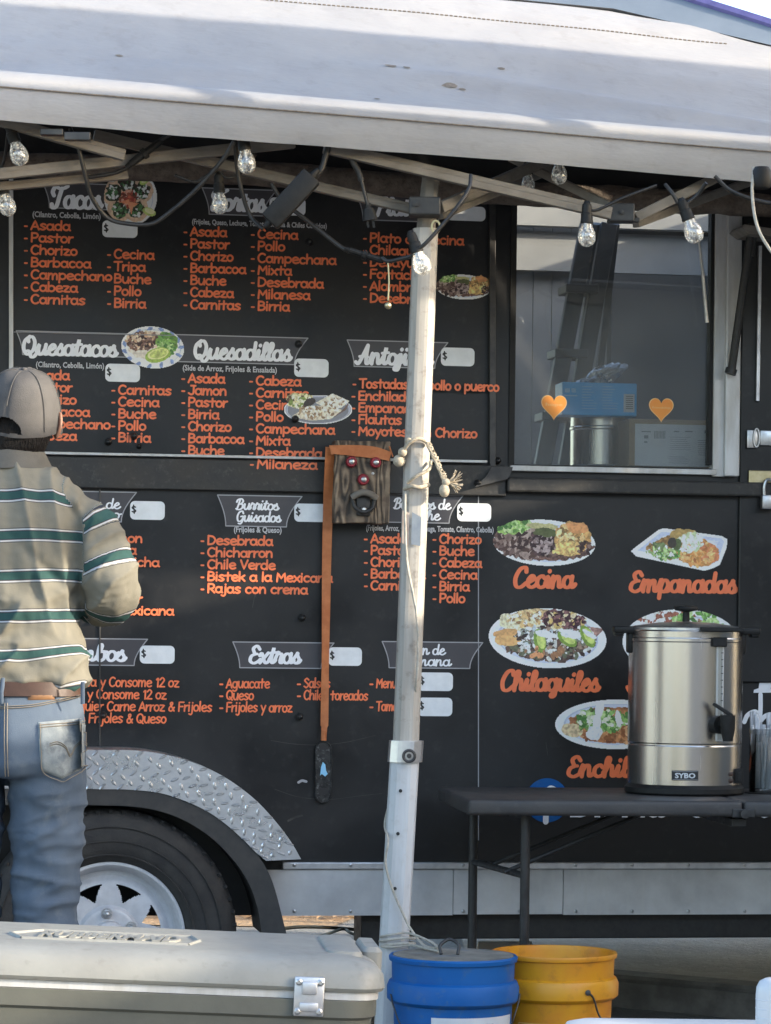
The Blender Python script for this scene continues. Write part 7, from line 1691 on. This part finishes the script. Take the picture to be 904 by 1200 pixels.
bm = nb(); prism(bm, [(-.302,.45),(-.302,2.06),(-1.35,2.0),(-1.75,1.35),(-2.6,1.15),(-2.65,.45)], lambda x, y, d: Vector((d, x, y)), -.98, .98); obj('cab', bm, M['blockerpaint'], VN)
bm = nb(); prism(bm, [(-.5,1.4),(-.5,1.9),(-1.3,1.9),(-1.62,1.4)], lambda x, y, d: Vector((d, x, y)), -.992, -.984); obj('side_window', bm, M['ink'], VN)
for x in (-.9,.9):
    for y in (-1.9,1.1): bm = nb(); lathe(bm, [(.0005,-.1),(.3,-.1),(.34,-.07),(.34,.07),(.3,.1),(.0005,.1)], 32, (x, y, .34), 'X'); obj('wheel', bm, M['rubber'], VN)
bm = nb(); boxp(bm, (-.96,.15,2.86), (-.88,1.35,3.17), .02)  # added panel that shades the person's upper back
obj('shade_board', bm, M['blockerpaint'], VN)
for y in (.3,1.2):
    bm = nb(); tube(bm, [(-.92,y,2.44), (-.92,y,2.9)], .014, 8); obj('shade_board_post', bm, M['blackmetal'], VN)
# added sun blocker: two bands shade the white canopy and leave its crest lit
SD = .80
ST = thing('sun_blocker_stall', 'stall-shaped sun blocker added beyond the right edge of the frame', 'stall', tuple(E(2.6, -SD)+CB)[:2] + (0,)); SO = Vector(ST.location)
def SP(s, w_, z): p_ = E(s, w_, 0)+CB; return Vector((p_.x, p_.y, z)) - SO
M['blockercloth'] = pmat('cream_blocker_cloth', (.55,.50,.42), (.48,.44,.37), 5, .8)
def wall_band(name, s0, s1, w_, za0, za1, zb0, zb1, th=.012):
    bm = nb(); A = [SP(s0,-w_,za0), SP(s1,-w_,zb0), SP(s1,-w_,zb1), SP(s0,-w_,za1)]; nrm_ = wv_*th
    a_ = [bm.verts.new(p_) for p_ in A]; b2 = [bm.verts.new(p_-nrm_) for p_ in A]; bm.faces.new(a_); bm.faces.new(b2[::-1])
    for k in range(4): bm.faces.new((a_[k], b2[k], b2[(k+1)%4], a_[(k+1)%4]))
    return obj(name, bm, M['blockercloth'], ST)
BLOCKER = dict(v0=2.645, v1=2.996, r0=3.106, r1=3.63)
wall_band('valance', .7, 4.8, SD, BLOCKER['v0'], BLOCKER['v1'], BLOCKER['v0']-.10, BLOCKER['v1']-.10)
wall_band('blocker_tier', .7, 4.8, SD, BLOCKER['r0'], BLOCKER['r1'], BLOCKER['r0']-.10, BLOCKER['r1']-.10)
for s_ in (3.0, 4.75):
    for w_ in (SD+.04, SD+.5):
        bm = nb(); q = SP(s_, -w_, 0); tube(bm, [Vector((q.x,q.y,0)), Vector((q.x,q.y,3.45))], .03, 10); obj('pole', bm, M['frame'], ST)
bm = nb(); poly(bm, [SP(.7,-SD-.012,3.63), SP(4.8,-SD-.012,3.53), SP(4.8,-SD-.55,3.53), SP(.7,-SD-.55,3.63)]); obj('blocker_sheet', bm, M['blockercloth'], ST)
# what stands behind the camera (seen in the glass and the steel)
BK = thing('building', 'long grey clapboard building across the lot behind the camera', 'building', (10, -16, 0)); bm = nb(); boxp(bm, (-8,-6,0), (9,0,5.2)); obj('wall', bm, M['siding'], BK)
bm = nb(); prism(bm, [(-6.5,5.2),(.5,5.2),(-3,7.0)], lambda x, y, d: Vector((d, x, y)), -8.4, 9.4); obj('roof', bm, M['intdark'], BK)
for k in range(4):
    bm = nb(); boxp(bm, (-6.6+k*4,.003,1.1), (-5+k*4,.05,3.0)); obj('window', bm, M['ink'], BK)
